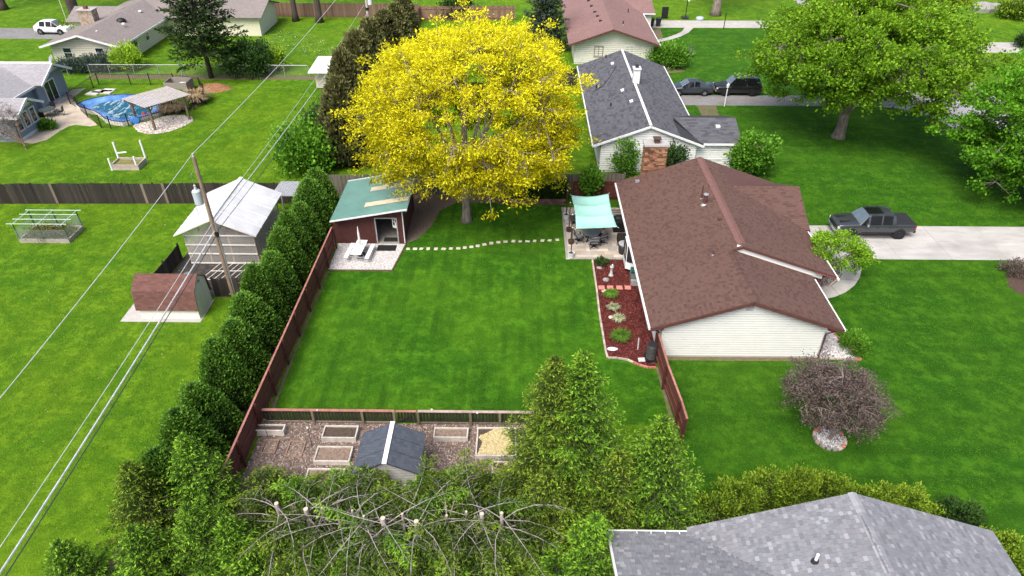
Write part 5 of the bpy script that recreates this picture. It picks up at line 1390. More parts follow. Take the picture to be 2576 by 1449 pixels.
for a in ((xa, xb, ya, ya + .1), (xa, xb, yb - .1, yb), (xa, xa + .1, ya + .1, yb - .1), (xb - .1, xb, ya + .1, yb - .1)):
    for k in range(2): MB().box(*a, .02 + .25 * k, .26 + .25 * k).build('plank', mat('grey_tan_plank', (0.40, 0.34, 0.28), 0.9, 0.2, 3, objvar=.1), rb_)
MB().box(xa + .1, xb - .1, ya + .1, yb - .1, 0, .34).build('soil', mat('mossy_soil', (0.16, 0.15, 0.05), 0.95, 0.4, 5), rb_)
for x, y, hh in ((xa - .02, yb, 1.9), (xb - .05, yb, 2.1), (xa + .06, ya + .02, 1.1), (xb - .2, ya + .12, 1.25)): MB().box(x - .06, x + .06, y - .06, y + .06, 0, hh).build('post', WHITE, rb_)
MB().beam((xa, yb, .9), (xa + .9, yb - .1, 1.05), .04, .12).build('loose_board', WHITE, rb_)

# ------------------------------------------------------------------ pool corner
pool = thing('swimming_pool', (-38, 67, 0), 'free form pool under a sagging blue cover', 'pool')
oc = [(195, 263), (214, 254), (240, 247), (275, 241), (312, 238), (355, 240), (396, 249), (412, 259), (414, 268), (408, 276), (394, 283), (375, 288), (345, 297), (308, 306), (285, 303), (265, 297), (254, 287), (240, 279), (222, 274), (205, 269)]
op = [G(x, y, .42) for x, y in oc]
cx_, cy_ = sum(p[0] for p in op) / len(op), sum(p[1] for p in op) / len(op)
sh = lambda f: [(cx_ + (p[0] - cx_) * f, cy_ + (p[1] - cy_) * f) for p in op]
q = MB(); n = len(op); out = sh(1.05)
vs = [(*p, 0) for p in out] + [(*p, .40) for p in out] + [(*p, .40) for p in op]
q.add(vs, [(i, (i + 1) % n, n + (i + 1) % n, n + i) for i in range(n)] + [(n + i, n + (i + 1) % n, 2 * n + (i + 1) % n, 2 * n + i) for i in range(n)])
q.build('pool_wall', mat('pale_pool_wall', (0.58, 0.53, 0.47), 0.7, 0.08, 2), pool)
m, t, nd, lk, b = _new('blue_pool_cover')
wr = noise(t, 1.2, 5, 0.65, geopos(t), (1, .5, 1))
lk.new(mixc(t, ramp(t, wr, [(.35, 0.0), (.68, 1.0)]), (0.025, 0.10, 0.32), (0.16, 0.33, 0.62)), b.inputs['Base Color']); b.inputs['Roughness'].default_value = .35; bump(t, b, wr, .8, .15)
q = MB(); vs = []; fs = []
prof = [(1.02, .42), (.94, .44), (.86, .34), (.74, .26), (.66, .2), (.5, .16), (.3, .14)]
rr = random.Random(3)
for f, z in prof: vs += [(*p, z + rr.uniform(-.03, .03)) for p in sh(f)]
for j in range(len(prof) - 1): fs += [(j * n + i, j * n + (i + 1) % n, (j + 1) * n + (i + 1) % n, (j + 1) * n + i) for i in range(n)]
fs.append(tuple((len(prof) - 1) * n + i for i in range(n)))
q.add(vs, fs); q.build('cover', m, pool, smooth=True)
m, t, nd, lk, b = _new('rain_water_on_cover')
wr = noise(t, 1.6, 5, 0.7, geopos(t), (1.6, .45, 1))
lk.new(mixc(t, ramp(t, wr, [(.5, 0.0), (.56, 1.0)]), (0.008, 0.09, 0.17), (0.34, 0.42, 0.45)), b.inputs['Base Color']); b.inputs['Roughness'].default_value = .08
pl = sh(.70); q = MB().add([(*p, .255) for p in pl], [tuple(range(n))]); q.build('rain_water', m, pool)
MB().tube([(*p, .43) for p in sh(1.03)] + [(*sh(1.03)[0], .43)], .05, 6).build('rim_rope', mat('navy_rope', (.02, .03, .07), .6), pool)

pg = thing('pergola', (-36, 64.5, 0), 'grey timber pergola with slatted roof over the pool edge', 'pergola')
pc = [Vector((*G(x, y, 2.5), 2.5)) for x, y in ((305, 249), (423, 218), (477, 237), (362, 271))]
ctr = sum(pc, Vector()) / 4
du = ((pc[1] - pc[0]) + (pc[2] - pc[3])) / 2; dv = (pc[3] - pc[0] + pc[2] - pc[1]) / 2
PGW = mat('pergola_timber', (0.16, 0.11, 0.085), 0.85, 0.2, 4); PGS = mat('pale_slat', (0.42, 0.38, 0.36), 0.8, 0.12, 4)
for i in range(20):
    c0 = ctr - du / 2 + du * (i + .5) / 20 - dv * .54
    MB().beam(c0, c0 + dv * 1.08, 0.13, 0.05).build('slat', PGS, pg)
for f in (-.42, 0, .42):
    c0 = ctr + dv * f - du * .5 - Vector((0, 0, .12)); MB().beam(c0, c0 + du, 0.08, 0.18).build('beam', PGW, pg)
for a in (-.38, .38):
    for b_ in (-.42, .42):
        c0 = ctr + du * a + dv * b_
        MB().box(c0.x - .09, c0.x + .09, c0.y - .09, c0.y + .09, 0, 2.3).build('post', PGW, pg)
        MB().beam((c0.x, c0.y, 1.75), (c0.x + du.x * .09, c0.y + du.y * .09, 2.3), .07, .07).build('brace', PGW, pg)
pebp = [G(x, y) for x, y in ((336, 318), (350, 332), (372, 337), (400, 336), (430, 330), (458, 320), (486, 305), (484, 297), (470, 292), (440, 290), (412, 294), (380, 305), (342, 314))]
sheet('pebble_bed', pebp, .012, TANB); pebbles('pebble_bed_stones', pebp, 2600, .12, PEB_T, .02, label='pale stones in the bed under the pergola', cat='stones')
gbed = [G(x, y) for x, y in ((415, 268), (440, 258), (500, 232), (520, 238), (520, 258), (500, 268), (455, 283), (425, 285))]
sheet('grass_bed_earth', gbed, .011, DIRTM)
heap('mulch_pile', G(538, 224), (1.9, 1.2), .6, mat('orange_mulch', (0.24, 0.12, 0.06), .95, .4, 5, .5), 'orange brown mulch pile on the lawn beyond the pool fence', 'mulch pile', 11, 2)
for k, (x, y) in enumerate(((235, 236), (250, 232), (268, 233), (272, 229))):
    g_ = G(x, y); o = MB().prism([(g_[0] - .7, g_[1] - .4), (g_[0] + .6, g_[1] - .5), (g_[0] + .7, g_[1] + .4), (g_[0] - .5, g_[1] + .5)], 0, .12).build('flat_rock', mat('pale_rock', (.55, .52, .48), .9, .2, 3, .3))
    tag(o, ('leftmost', 'second from left', 'third from left', 'rightmost')[k] + ' flat pale rock at the far side of the pool', 'rock', 'flat rocks beyond the pool')
def picket_run(name, path, ht, label, spacing=.2, m=BLACKM):
    th = thing(name, (*path[0], 0), label, 'fence')
    rods = []
    for a, b_ in zip(path[:-1], path[1:]):
        a, b_ = Vector((*a, 0)), Vector((*b_, 0)); L = (b_ - a).length; n_ = int(L / spacing)
        for z in (.15, ht - .08): MB().beam(a + Vector((0, 0, z)), b_ + Vector((0, 0, z)), .02, .025).build('rail', m, th)
        rods += [a + (b_ - a) * (i / n_) for i in range(n_)]
        MB().box(a.x - .04, a.x + .04, a.y - .04, a.y + .04, 0, ht + .05).build('post', m, th)
    q = MB()
    for p_ in rods: q.box(p_.x - .007, p_.x + .007, p_.y - .007, p_.y + .007, .03, ht)
    o = q.build('pickets', m, th); o['kind'] = 'stuff'
    return th
picket_run('pool_fence', [G(x, y) for x, y in ((178, 262), (198, 274), (222, 296), (256, 322), (280, 324), (325, 318), (380, 300), (440, 285), (490, 277), (518, 262), (516, 240), (505, 224), (440, 214), (380, 214), (330, 214), (250, 214), (236, 222), (178, 262))], 1.25, 'black metal picket fence looping around the covered pool')
wbx = thing('wooden_bin', (-36, 72.5, 0), 'open weathered wooden bin behind the pool', 'bin')
g_ = G(455, 228)
for a in ((-1.2, 1.2, -.9, -.84), (-1.2, 1.2, .84, .9), (-1.2, -1.14, -.84, .84), (1.14, 1.2, -.84, .84)): MB().box(g_[0] + a[0], g_[0] + a[1], g_[1] + a[2], g_[1] + a[3], 0, 1.15).build('side', GREYWOOD, wbx)
tag(MB().lathe([(.05, 0), (.5, .05), (.5, .7), (.4, .85), (.02, .95)], (g_[0] + .4, g_[1], 0), 12).build('pool_filter', mat('pale_filter', (.6, .62, .62), .4), smooth=True), 'pale pool filter tank standing in the wooden bin', 'filter')
g_ = G(466, 214); tag(MB().tube([(*g_, 0), (*g_, 2.6)], .05, 6).build('steel_post', GALV), 'tall grey steel post beside the wooden bin', 'post')
g_ = G(341, 312); o = MB().lathe([(.1, 0), (.35, .04), (.45, .1), (.35, .16), (.1, .2)], (0, 0, 0), 14).build('pool_ring', mat('blue_vinyl', (.05, .2, .5), .4), smooth=True); o.location = (g_[0], g_[1] + .1, .35); o.rotation_euler = (R(70), 0, R(30)); tag(o, 'blue inflatable ring leaning on the pool wall', 'pool ring')
g_ = G(366, 297); o = MB().lathe([(.02, 0), (.2, .02), (.25, .3), (.2, .5), (.05, .55)], (*g_, .05), 10).build('red_bucket', mat('red_plastic', (.5, .03, .02), .4), smooth=True); tag(o, 'red bucket hanging near the pergola post', 'bucket')

def metal_chair(c, rz, label, group):
    th = thing('patio_chair', (*c, 0), label, 'chair', group, rz)
    MB().box(-.24, .24, -.24, .24, .40, .44).build('seat', BLACKM, th, local=True)
    MB().obox((0, -.26, .7), (.48, .03, .5), rx=R(10)).build('backrest', BLACKM, th, local=True)
    for sx in (-.22, .22):
        for sy in (-.22, .22): MB().tube([(sx, sy, 0), (sx, sy, .40)], .015, 5).build('leg', BLACKM, th, local=True)
    return th
g_ = G(125, 292)
tb = thing('terrace_table', (*g_, 0), 'dark patio table on the blue house terrace', 'table')
MB().lathe([(.75, .70), (.75, .74)], (0, 0, 0), 18).build('table_top', mat('smoked_glass', (.06, .08, .08), .15), tb, local=True)
for k in range(4):
    a = R(45 + 90 * k); MB().tube([(.6 * math.cos(a), .6 * math.sin(a), 0), (.5 * math.cos(a), .5 * math.sin(a), .7)], .02, 5).build('leg', BLACKM, tb, local=True)
for k, (a, lab) in enumerate(((10, 'right of'), (100, 'behind'), (190, 'left of'), (280, 'in front of'))):
    metal_chair((g_[0] + 1.15 * math.cos(R(a)), g_[1] + 1.15 * math.sin(R(a))), R(a + 90), 'black metal chair %s the blue house terrace table' % lab, 'chairs round the terrace table')
# ------------------------------------------------------------------ vegetation
L_YEL = leafmat('golden_locust_leaves', (0.10, 0.105, 0.005), (0.50, 0.45, 0.006), (0.83, 0.78, 0.025), 0.35, 0.1)
L_MAP = leafmat('maple_leaves', (0.042, 0.105, 0.005), (0.155, 0.34, 0.014), (0.32, 0.53, 0.032), 0.35, 0.15)
L_MAP2 = leafmat('fresh_maple_leaves', (0.03, 0.09, 0.005), (0.10, 0.29, 0.012), (0.20, 0.45, 0.03), 0.35, 0.15)
L_SPR = leafmat('spruce_needles', (0.015, 0.034, 0.006), (0.08, 0.142, 0.014), (0.29, 0.39, 0.038), 0.2, 0.15)
L_SPG = leafmat('fresh_spruce_needles', (0.018, 0.046, 0.006), (0.095, 0.215, 0.016), (0.29, 0.50, 0.04), 0.25, 0.15)
L_SPD = leafmat('shaded_spruce_needles', (0.012, 0.026, 0.005), (0.06, 0.102, 0.014), (0.24, 0.36, 0.034), 0.2, 0.12)
L_ARB = leafmat('arborvitae_foliage', (0.007, 0.026, 0.006), (0.036, 0.105, 0.013), (0.135, 0.28, 0.032), 0.2, 0.15)
L_ARD = leafmat('dark_arborvitae_foliage', (0.008, 0.022, 0.006), (0.02, 0.05, 0.009), (0.045, 0.095, 0.014), 0.2, 0.12)
L_BRZ = leafmat('bronzed_evergreen_foliage', (0.03, 0.034, 0.014), (0.10, 0.103, 0.038), (0.19, 0.19, 0.07), 0.2, 0.1)
L_PIN = leafmat('pine_needles', (0.010, 0.020, 0.008), (0.03, 0.06, 0.016), (0.075, 0.13, 0.03), 0.2, 0.12)
L_BLU = leafmat('blue_spruce_needles', (0.014, 0.02, 0.014), (0.04, 0.055, 0.04), (0.09, 0.12, 0.085), 0.2, 0.12)
L_JUN = leafmat('juniper_foliage', (0.02, 0.035, 0.025), (0.055, 0.09, 0.065), (0.12, 0.17, 0.12), 0.2, 0.12)
L_SHR = leafmat('shrub_leaves', (0.02, 0.06, 0.006), (0.07, 0.19, 0.012), (0.16, 0.36, 0.03), 0.3, 0.15)
L_DSH = leafmat('dark_shrub_leaves', (0.008, 0.022, 0.006), (0.025, 0.062, 0.012), (0.06, 0.13, 0.025), 0.25, 0.15)
L_YEW = leafmat('yew_foliage', (0.018, 0.042, 0.005), (0.09, 0.175, 0.013), (0.28, 0.40, 0.034), 0.25, 0.12)
L_BRN = leafmat('purple_brown_leaves', (0.055, 0.042, 0.036), (0.13, 0.097, 0.083), (0.22, 0.172, 0.15), 0.2, 0.1)
L_LIM = leafmat('lime_leaves', (0.08, 0.16, 0.008), (0.22, 0.40, 0.02), (0.40, 0.58, 0.05), 0.35, 0.12)
L_TAN = leafmat('tan_grass_blades', (0.18, 0.12, 0.06), (0.36, 0.26, 0.14), (0.55, 0.43, 0.26), 0.3, 0.1)
L_GRS = leafmat('green_grass_blades', (0.02, 0.06, 0.006), (0.07, 0.17, 0.015), (0.15, 0.28, 0.04), 0.3, 0.1)
L_STR = leafmat('striped_grass_blades', (0.12, 0.16, 0.06), (0.28, 0.33, 0.16), (0.5, 0.52, 0.34), 0.3, 0.1)
TWIG = mat('grey_twig', (0.27, 0.235, 0.21), 0.9, 0.25, 5, c2=(0.44, 0.395, 0.36))
CUT = mat('fresh_cut_wood', (0.52, 0.43, 0.33), 0.85, 0.12, 12)

def bez(p0, p1, p2, n=5):
    return [p0 * (1 - t) ** 2 + p1 * 2 * t * (1 - t) + p2 * t * t for t in np.linspace(0, 1, n)]

def lump(d, seed):
    r = np.random.default_rng(seed); k = r.normal(size=(5, 3)) * 2.2; ph = r.uniform(0, 6.28, 5)
    return 1 + 0.10 * np.sin(d @ k.T + ph).sum(-1) / 1.6

def branch_tree(name, base, label, cat, leafm, ctr, rad, trunk_r, fork, n_limb=7, n_sub=45, n_twig=420, per=45, leaf=0.3, aspect=0.5, spread=0.45, bark=None, seed=1, jitter=0.8, shade=0.35, inner=0.45, group=None, droop=0.0, top_bias=0.0, tuft=0, trunk_pts=None, twig_r=0.018, leaf_up=0.25, low_cut=-1.0, clump=0.0, extra=()):
    """trunk with limbs, sub-branches and twigs; leaf clusters sit round the twig ends"""
    global RNG
    keep = RNG; RNG = np.random.default_rng(seed)
    th = thing(name, (*base, 0), label, cat, group)
    ctr, rad = np.array(ctr, float), np.array(rad, float)
    def shell(n, lo, hi):
        d = rand_dirs(n * 2); d = d[d[:, 2] > low_cut][:n]; d[:, 2] += top_bias * np.abs(d[:, 2]); d = unit(d)
        return ctr + d * rad * (lump(d, seed) * RNG.uniform(lo, hi, len(d)))[:, None]
    q = MB()
    f = np.array([0, 0, fork], float)
    tp = trunk_pts or [(0, 0, -0.1), (0.03, 0.02, fork * 0.12), (0.05, -0.03, fork * 0.5), (0, 0, fork)]
    q.tube(tp, [trunk_r * 1.55, trunk_r * 1.05, trunk_r * 0.92, trunk_r * 0.8], 12)
    tr = q.build('trunk', bark or BARK, th, smooth=True, local=True)
    q = MB(); S = []
    for e in shell(n_limb, 0.5, 0.68):
        mid = f + (e - f) * 0.45 + np.array([0, 0, 0.12 * np.linalg.norm(e - f)])
        P = bez(f, mid, e, 7); q.tube(P, list(np.linspace(trunk_r * 0.55, trunk_r * 0.16, 7)), 7); S += P[1:]
    top = ctr + np.array([0, 0, rad[2] * 0.7]); P = bez(f, (f + top) / 2, top, 7); q.tube(P, list(np.linspace(trunk_r * 0.7, trunk_r * 0.15, 7)), 7); S += P[1:]
    S = np.array(S); S2 = [S]
    for e in shell(n_sub, 0.72, 0.93):
        d = np.linalg.norm(S - e, axis=1) + 0.35 * np.linalg.norm(S - f, axis=1) * 0; a = S[np.argmin(d)]
        P = bez(a, (a + e) / 2 + np.array([0, 0, 0.1 * np.linalg.norm(e - a)]), e, 5); q.tube(P, list(np.linspace(trunk_r * 0.2, trunk_r * 0.06, 5)), 5, cap=False); S2.append(np.array(P[1:]))
    ends = np.array([a[-1] for a in S2[1:]] + [e_ for e_ in map(np.array, extra)]); S2 = np.vstack(S2)
    E = shell(n_twig, inner, 1.0)
    if clump: E = ends[RNG.integers(0, len(ends), n_twig)] + RNG.normal(size=(n_twig, 3)) * clump * np.array([1, 1, .5])
    E = E.copy(); E[:, 2] -= droop * np.linalg.norm((E - ctr)[:, :2], axis=1) ** 2 / max(rad[0], .1)
    for e in E:
        a = S2[np.argmin(np.linalg.norm(S2 - e, axis=1))]
        q.tube([a, (a + e) / 2 + RNG.normal(size=3) * 0.06, e], [twig_r * 1.6, twig_r, twig_r * 0.5], 3, cap=False)
    o = q.build('branches', bark or BARK, tr, local=True)
    n = len(E) * per
    idx = np.repeat(np.arange(len(E)), per)
    off = RNG.normal(size=(n, 3)) * spread * np.array([1, 1, 0.55])
    C = E[idx] + off
    outd = unit(C - ctr + np.array([0, 0, 0.2]))
    axis = outd * 0.7 + rand_dirs(n) * jitter + np.array([0, 0, leaf_up])
    V = leaves(C, axis, leaf, aspect, 0.25, 0.12)
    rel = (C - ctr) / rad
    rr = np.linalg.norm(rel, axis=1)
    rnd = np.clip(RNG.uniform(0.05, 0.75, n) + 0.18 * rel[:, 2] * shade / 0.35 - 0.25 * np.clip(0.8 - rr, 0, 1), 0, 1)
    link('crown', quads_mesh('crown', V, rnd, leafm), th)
    RNG = keep
    return th

# golden locust in the yard
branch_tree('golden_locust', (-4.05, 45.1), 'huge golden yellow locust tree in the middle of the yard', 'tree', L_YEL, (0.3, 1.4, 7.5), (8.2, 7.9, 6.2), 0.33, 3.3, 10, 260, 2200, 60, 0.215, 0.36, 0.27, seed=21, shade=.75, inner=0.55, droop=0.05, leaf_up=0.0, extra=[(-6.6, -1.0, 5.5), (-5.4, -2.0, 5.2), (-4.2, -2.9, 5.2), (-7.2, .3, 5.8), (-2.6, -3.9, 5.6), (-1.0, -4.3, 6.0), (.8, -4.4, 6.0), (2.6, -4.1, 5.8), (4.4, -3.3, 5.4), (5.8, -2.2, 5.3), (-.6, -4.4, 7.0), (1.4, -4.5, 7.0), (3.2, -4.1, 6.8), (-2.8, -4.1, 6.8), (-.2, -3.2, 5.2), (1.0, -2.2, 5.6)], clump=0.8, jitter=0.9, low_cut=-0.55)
# street maples
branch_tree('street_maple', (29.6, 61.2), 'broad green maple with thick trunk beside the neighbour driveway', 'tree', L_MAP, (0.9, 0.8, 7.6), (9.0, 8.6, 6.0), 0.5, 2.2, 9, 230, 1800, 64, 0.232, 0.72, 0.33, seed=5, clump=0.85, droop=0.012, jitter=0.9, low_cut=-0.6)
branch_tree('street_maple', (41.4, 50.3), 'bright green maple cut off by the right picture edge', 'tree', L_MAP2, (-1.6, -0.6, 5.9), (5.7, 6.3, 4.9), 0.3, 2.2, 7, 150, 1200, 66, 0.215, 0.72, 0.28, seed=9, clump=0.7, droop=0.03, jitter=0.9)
branch_tree('street_maple', (43.0, 84.0), 'yellow green tree behind the broad maple at the top edge', 'tree', leafmat('yellow_green_leaves', (0.06, 0.10, 0.006), (0.19, 0.28, 0.012), (0.33, 0.42, 0.03), .35, .12), (0, 0, 7.5), (7.0, 7.0, 5.0), 0.4, 2.6, 7, 40, 330, 45, 0.45, 0.7, 0.7, seed=12, jitter=0.9)
# small ornamental trees
branch_tree('entry_tree', (19.75, 37.4), 'small layered green tree between the house front and driveway', 'tree', L_MAP, (0.6, 0.4, 2.35), (1.75, 2.0, 0.95), 0.09, 0.9, 7, 40, 190, 50, 0.14, 0.6, 0.15, seed=14, clump=.28, twig_r=0.01)
branch_tree('patio_tree', (5.35, 48.0), 'small rounded bright green tree behind the shade sail', 'tree', L_LIM if False else L_SHR, (0, 0, 1.9), (0.75, 0.75, 1.2), 0.06, 0.7, 5, 16, 90, 45, 0.17, 0.7, 0.2, seed=15, inner=0.3, twig_r=0.008)
branch_tree('corner_tree', (19.2, 53.0), 'light green small tree at the corner of the white house', 'tree', L_SHR, (0, 0, 2.2), (1.75, 1.7, 1.7), 0.09, 0.8, 6, 24, 120, 55, 0.24, 0.7, 0.3, seed=16, inner=0.3, twig_r=0.01)
branch_tree('wall_shrub', (8.7, 52.6), 'tall thin shrub growing up the white house gable', 'shrub', L_SHR, (0, 0, 1.7), (1.1, 0.6, 1.8), 0.05, 0.4, 6, 20, 60, 32, 0.2, 0.6, 0.25, seed=17, inner=0.3, twig_r=0.012)
branch_tree('wall_shrub', (12.4, 52.7), 'dark leafy shrub beside the stone chimney', 'shrub', L_DSH, (0, 0, 1.4), (1.5, 0.7, 1.3), 0.05, 0.4, 6, 20, 70, 40, 0.2, 0.6, 0.25, seed=18, inner=0.3, twig_r=0.012)
branch_tree('weeping_tree', (15.38, 23.75), 'small purple brown tree in a stone ring on the front lawn', 'tree', L_BRN, (-0.15, 0.5, 2.6), (2.55, 2.3, 1.6), 0.1, 0.8, 9, 80, 500, 50, 0.098, 0.55, 0.17, bark=mat('pale_grey_bark', (0.24, 0.2, 0.175), .9, .3, 6), seed=19, inner=0.35, droop=0.09, twig_r=0.007, leaf_up=-0.1, low_cut=-0.5)
# stone ring
ring = thing('stone_ring', (15.38, 23.75, 0), 'ring of reddish and grey stones around the purple brown tree', 'edging')
for k in range(16):
    a = 2 * math.pi * k / 16; q = MB(); q.obox((.72 * math.cos(a), .72 * math.sin(a), .08), (.24 * random.uniform(.8, 1.1), .16, .16), rz=a + math.pi / 2)
    q.build('stone', random.choice([EDGE_C, EDGE_R, mat('grey_ring_stone', (.25, .23, .22), .9, .25, 6, .3)]), ring, bevel=.03, local=True)
pebbles('stone_ring_gravel', [(15.38 + .66 * math.cos(a), 23.75 + .66 * math.sin(a)) for a in np.linspace(0, 6.28, 14)[:-1]], 700, .05, PEB_W, .05, label='pale pebbles inside the stone ring', cat='pebbles')
# bare reddish shrub at the left edge and trunks along the top edge
branch_tree('bare_tree', (-44.6, 57.4), 'bare twiggy brown shrub at the left edge before the blue house', 'shrub', L_BRN, (-1.6, 0.4, 2.3), (2.6, 2.2, 2.2), 0.08, 0.5, 9, 70, 420, 5, 0.1, 0.4, 0.2, seed=23, inner=0.2, twig_r=0.016, bark=mat('red_brown_twig', (0.20, 0.135, 0.10), .9, .25, 6))
g_ = G(180, 60); branch_tree('old_tree', (g_[0], g_[1] + 1.5), 'thick dark trunked tree behind the cream house, upper left', 'tree', L_MAP, (0, 2, 12.5), (8, 8, 5), 0.75, 5.5, 7, 40, 70, 30, .5, .7, .8, seed=31, bark=BARKD)
for k, (x, y, r_, lab) in enumerate(((744, 53, .38, 'left of two dark trunks before the far brown fence'), (804, 56, .42, 'right of two dark trunks before the far brown fence'))):
    branch_tree('tall_tree', G(x, y), lab, 'tree', L_PIN, (0, 0, 14), (4, 4, 4.5), r_, 9.0, 6, 24, 60, 30, .5, .3, .7, seed=40 + k, bark=BARKD)
branch_tree('lawn_tree', G(1799, 38), 'grey trunked tree beside the far driveway behind the maple', 'tree', L_MAP, (0, 3, 13), (6.5, 6.5, 5), .6, 7, 7, 30, 70, 30, .5, .7, .8, seed=44)
branch_tree('lawn_tree', G(10, 24), 'dark trunk on the lawn at the top left corner', 'tree', L_MAP, (0, 2, 12), (5, 5, 4), .5, 7, 6, 24, 50, 30, .5, .7, .8, seed=45, bark=BARKD)

# ---- conifers
def conifer(name, base, H, Rb, label, leafm, seed, n_br=170, step=0.13, needle=0.15, asp=0.3, z0=0.05, sag=0.35, up=0.25, power=0.9, trunk_r=None, group=None, tip=0.5, twl=0.5, per_tw=4, bark=None, cat='tree', bare=0.12, share=None, min_r=0.12, hang=0.35):
    global RNG
    keep = RNG; RNG = np.random.default_rng(seed)
    th = thing(name, (*base, 0), label, cat, group)
    q = MB(); tr_ = trunk_r or H * 0.018
    q.tube([(0, 0, -.1), (0, 0, H * .3), (0, 0, H * .7), (0, 0, H * .99)], [tr_, tr_ * .75, tr_ * .4, tr_ * .08], 8)
    tr = q.build('trunk', bark or BARKD, th, smooth=True, local=True)
    if share is not None:
        for nm, me in share: link(nm, me, tr if nm == 'branches' else th)
        RNG = keep; return th
    q = MB(); VV, RR = [], []
    for i in range(n_br):
        f = z0 + (0.985 - z0) * (i / n_br) ** 0.92
        z = H * f
        L = max(min_r, Rb * (1 - f) ** power * RNG.uniform(0.6, 1.2))
        a = i * 2.39996 + RNG.uniform(-.3, .3); d = np.array([math.cos(a), math.sin(a), 0])
        n = max(4, int(L / step) + 2); t = np.linspace(0, 1, n)
        lift = up + 0.5 * max(0, f - 0.75) * 4
        zc = z + L * (lift * t - sag * 1.6 * (1 - f * .7) * t + sag * .8 * t * t)
        P = np.array([0, 0, 0]) + d * (L * t)[:, None]; P[:, 2] += zc
        if L > .5: q.tube([P[0], P[n // 2], P[-1]], [.012 + .012 * L / 2, .01 + .006 * L / 2, .004], 3, cap=False)
        side = np.array([-d[1], d[0], 0])
        tt = t[t > bare]; PP = P[t > bare]
        for sg in (-1, 1, 0):
            l = (twl * L * (1 - tt) * .55 + .10 + .06 * L) * RNG.uniform(.6, 1.25, len(tt)) if sg else np.full(len(tt), .09)
            dirs = d * .75 + side * sg * .85 + np.array([0, 0, -hang * (1 - f * .6)]) if sg else d + np.array([0, 0, .25])
            dirs = unit(dirs + RNG.normal(size=(len(tt), 3)) * .18)
            for k in range(per_tw if sg else 1):
                fr = (k + RNG.uniform(0, .8, len(tt))) / per_tw
                C = PP + dirs * (l * fr)[:, None]
                V = leaves(C, dirs + np.array([0, 0, .12]), needle, asp, .42, .06)
                VV.append(V)
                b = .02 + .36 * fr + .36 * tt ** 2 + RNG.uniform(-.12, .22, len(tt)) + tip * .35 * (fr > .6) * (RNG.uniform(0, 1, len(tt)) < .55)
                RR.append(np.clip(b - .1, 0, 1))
    V = np.concatenate(VV); Rn = np.concatenate(RR)
    me_b = q.mesh('branches', bark or BARKD); me_c = quads_mesh('crown', V, Rn, leafm)
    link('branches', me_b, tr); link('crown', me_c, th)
    RNG = keep
    return th

def topper(x, y, z): return G(x, y, z)
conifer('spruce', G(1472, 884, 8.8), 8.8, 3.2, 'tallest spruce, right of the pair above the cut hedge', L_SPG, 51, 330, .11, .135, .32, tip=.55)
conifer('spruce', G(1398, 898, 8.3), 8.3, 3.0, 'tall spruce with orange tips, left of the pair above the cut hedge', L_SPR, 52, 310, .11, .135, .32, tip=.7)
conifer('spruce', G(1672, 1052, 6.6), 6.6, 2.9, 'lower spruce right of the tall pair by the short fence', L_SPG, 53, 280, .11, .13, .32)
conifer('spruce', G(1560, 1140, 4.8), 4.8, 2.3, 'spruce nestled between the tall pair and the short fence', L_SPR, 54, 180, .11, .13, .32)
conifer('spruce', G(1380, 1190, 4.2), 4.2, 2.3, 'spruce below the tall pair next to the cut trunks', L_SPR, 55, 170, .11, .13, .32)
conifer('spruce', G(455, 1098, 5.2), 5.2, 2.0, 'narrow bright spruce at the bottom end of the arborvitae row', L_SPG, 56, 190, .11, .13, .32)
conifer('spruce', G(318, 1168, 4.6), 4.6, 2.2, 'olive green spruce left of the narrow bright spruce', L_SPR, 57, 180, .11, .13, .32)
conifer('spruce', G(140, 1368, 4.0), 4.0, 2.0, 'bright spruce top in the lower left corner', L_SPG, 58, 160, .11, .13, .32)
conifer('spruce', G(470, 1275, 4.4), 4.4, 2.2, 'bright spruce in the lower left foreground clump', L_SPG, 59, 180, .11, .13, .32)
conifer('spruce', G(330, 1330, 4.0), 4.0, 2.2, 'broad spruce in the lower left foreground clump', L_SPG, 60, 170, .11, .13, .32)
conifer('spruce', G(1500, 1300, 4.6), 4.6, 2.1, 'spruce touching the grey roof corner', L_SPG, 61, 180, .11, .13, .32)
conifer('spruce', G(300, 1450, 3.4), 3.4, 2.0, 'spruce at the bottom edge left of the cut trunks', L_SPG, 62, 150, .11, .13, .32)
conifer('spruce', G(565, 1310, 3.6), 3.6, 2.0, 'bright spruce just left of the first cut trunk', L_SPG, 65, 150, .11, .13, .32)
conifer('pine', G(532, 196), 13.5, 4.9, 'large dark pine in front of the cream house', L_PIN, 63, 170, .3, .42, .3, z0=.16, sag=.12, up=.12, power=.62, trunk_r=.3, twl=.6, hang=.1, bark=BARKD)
conifer('blue_spruce', (3.0, 88.0), 11.0, 3.4, 'dark blue green spruce beside the mauve roofed house', L_BLU, 64, 190, .24, .34, .34, z0=.03)

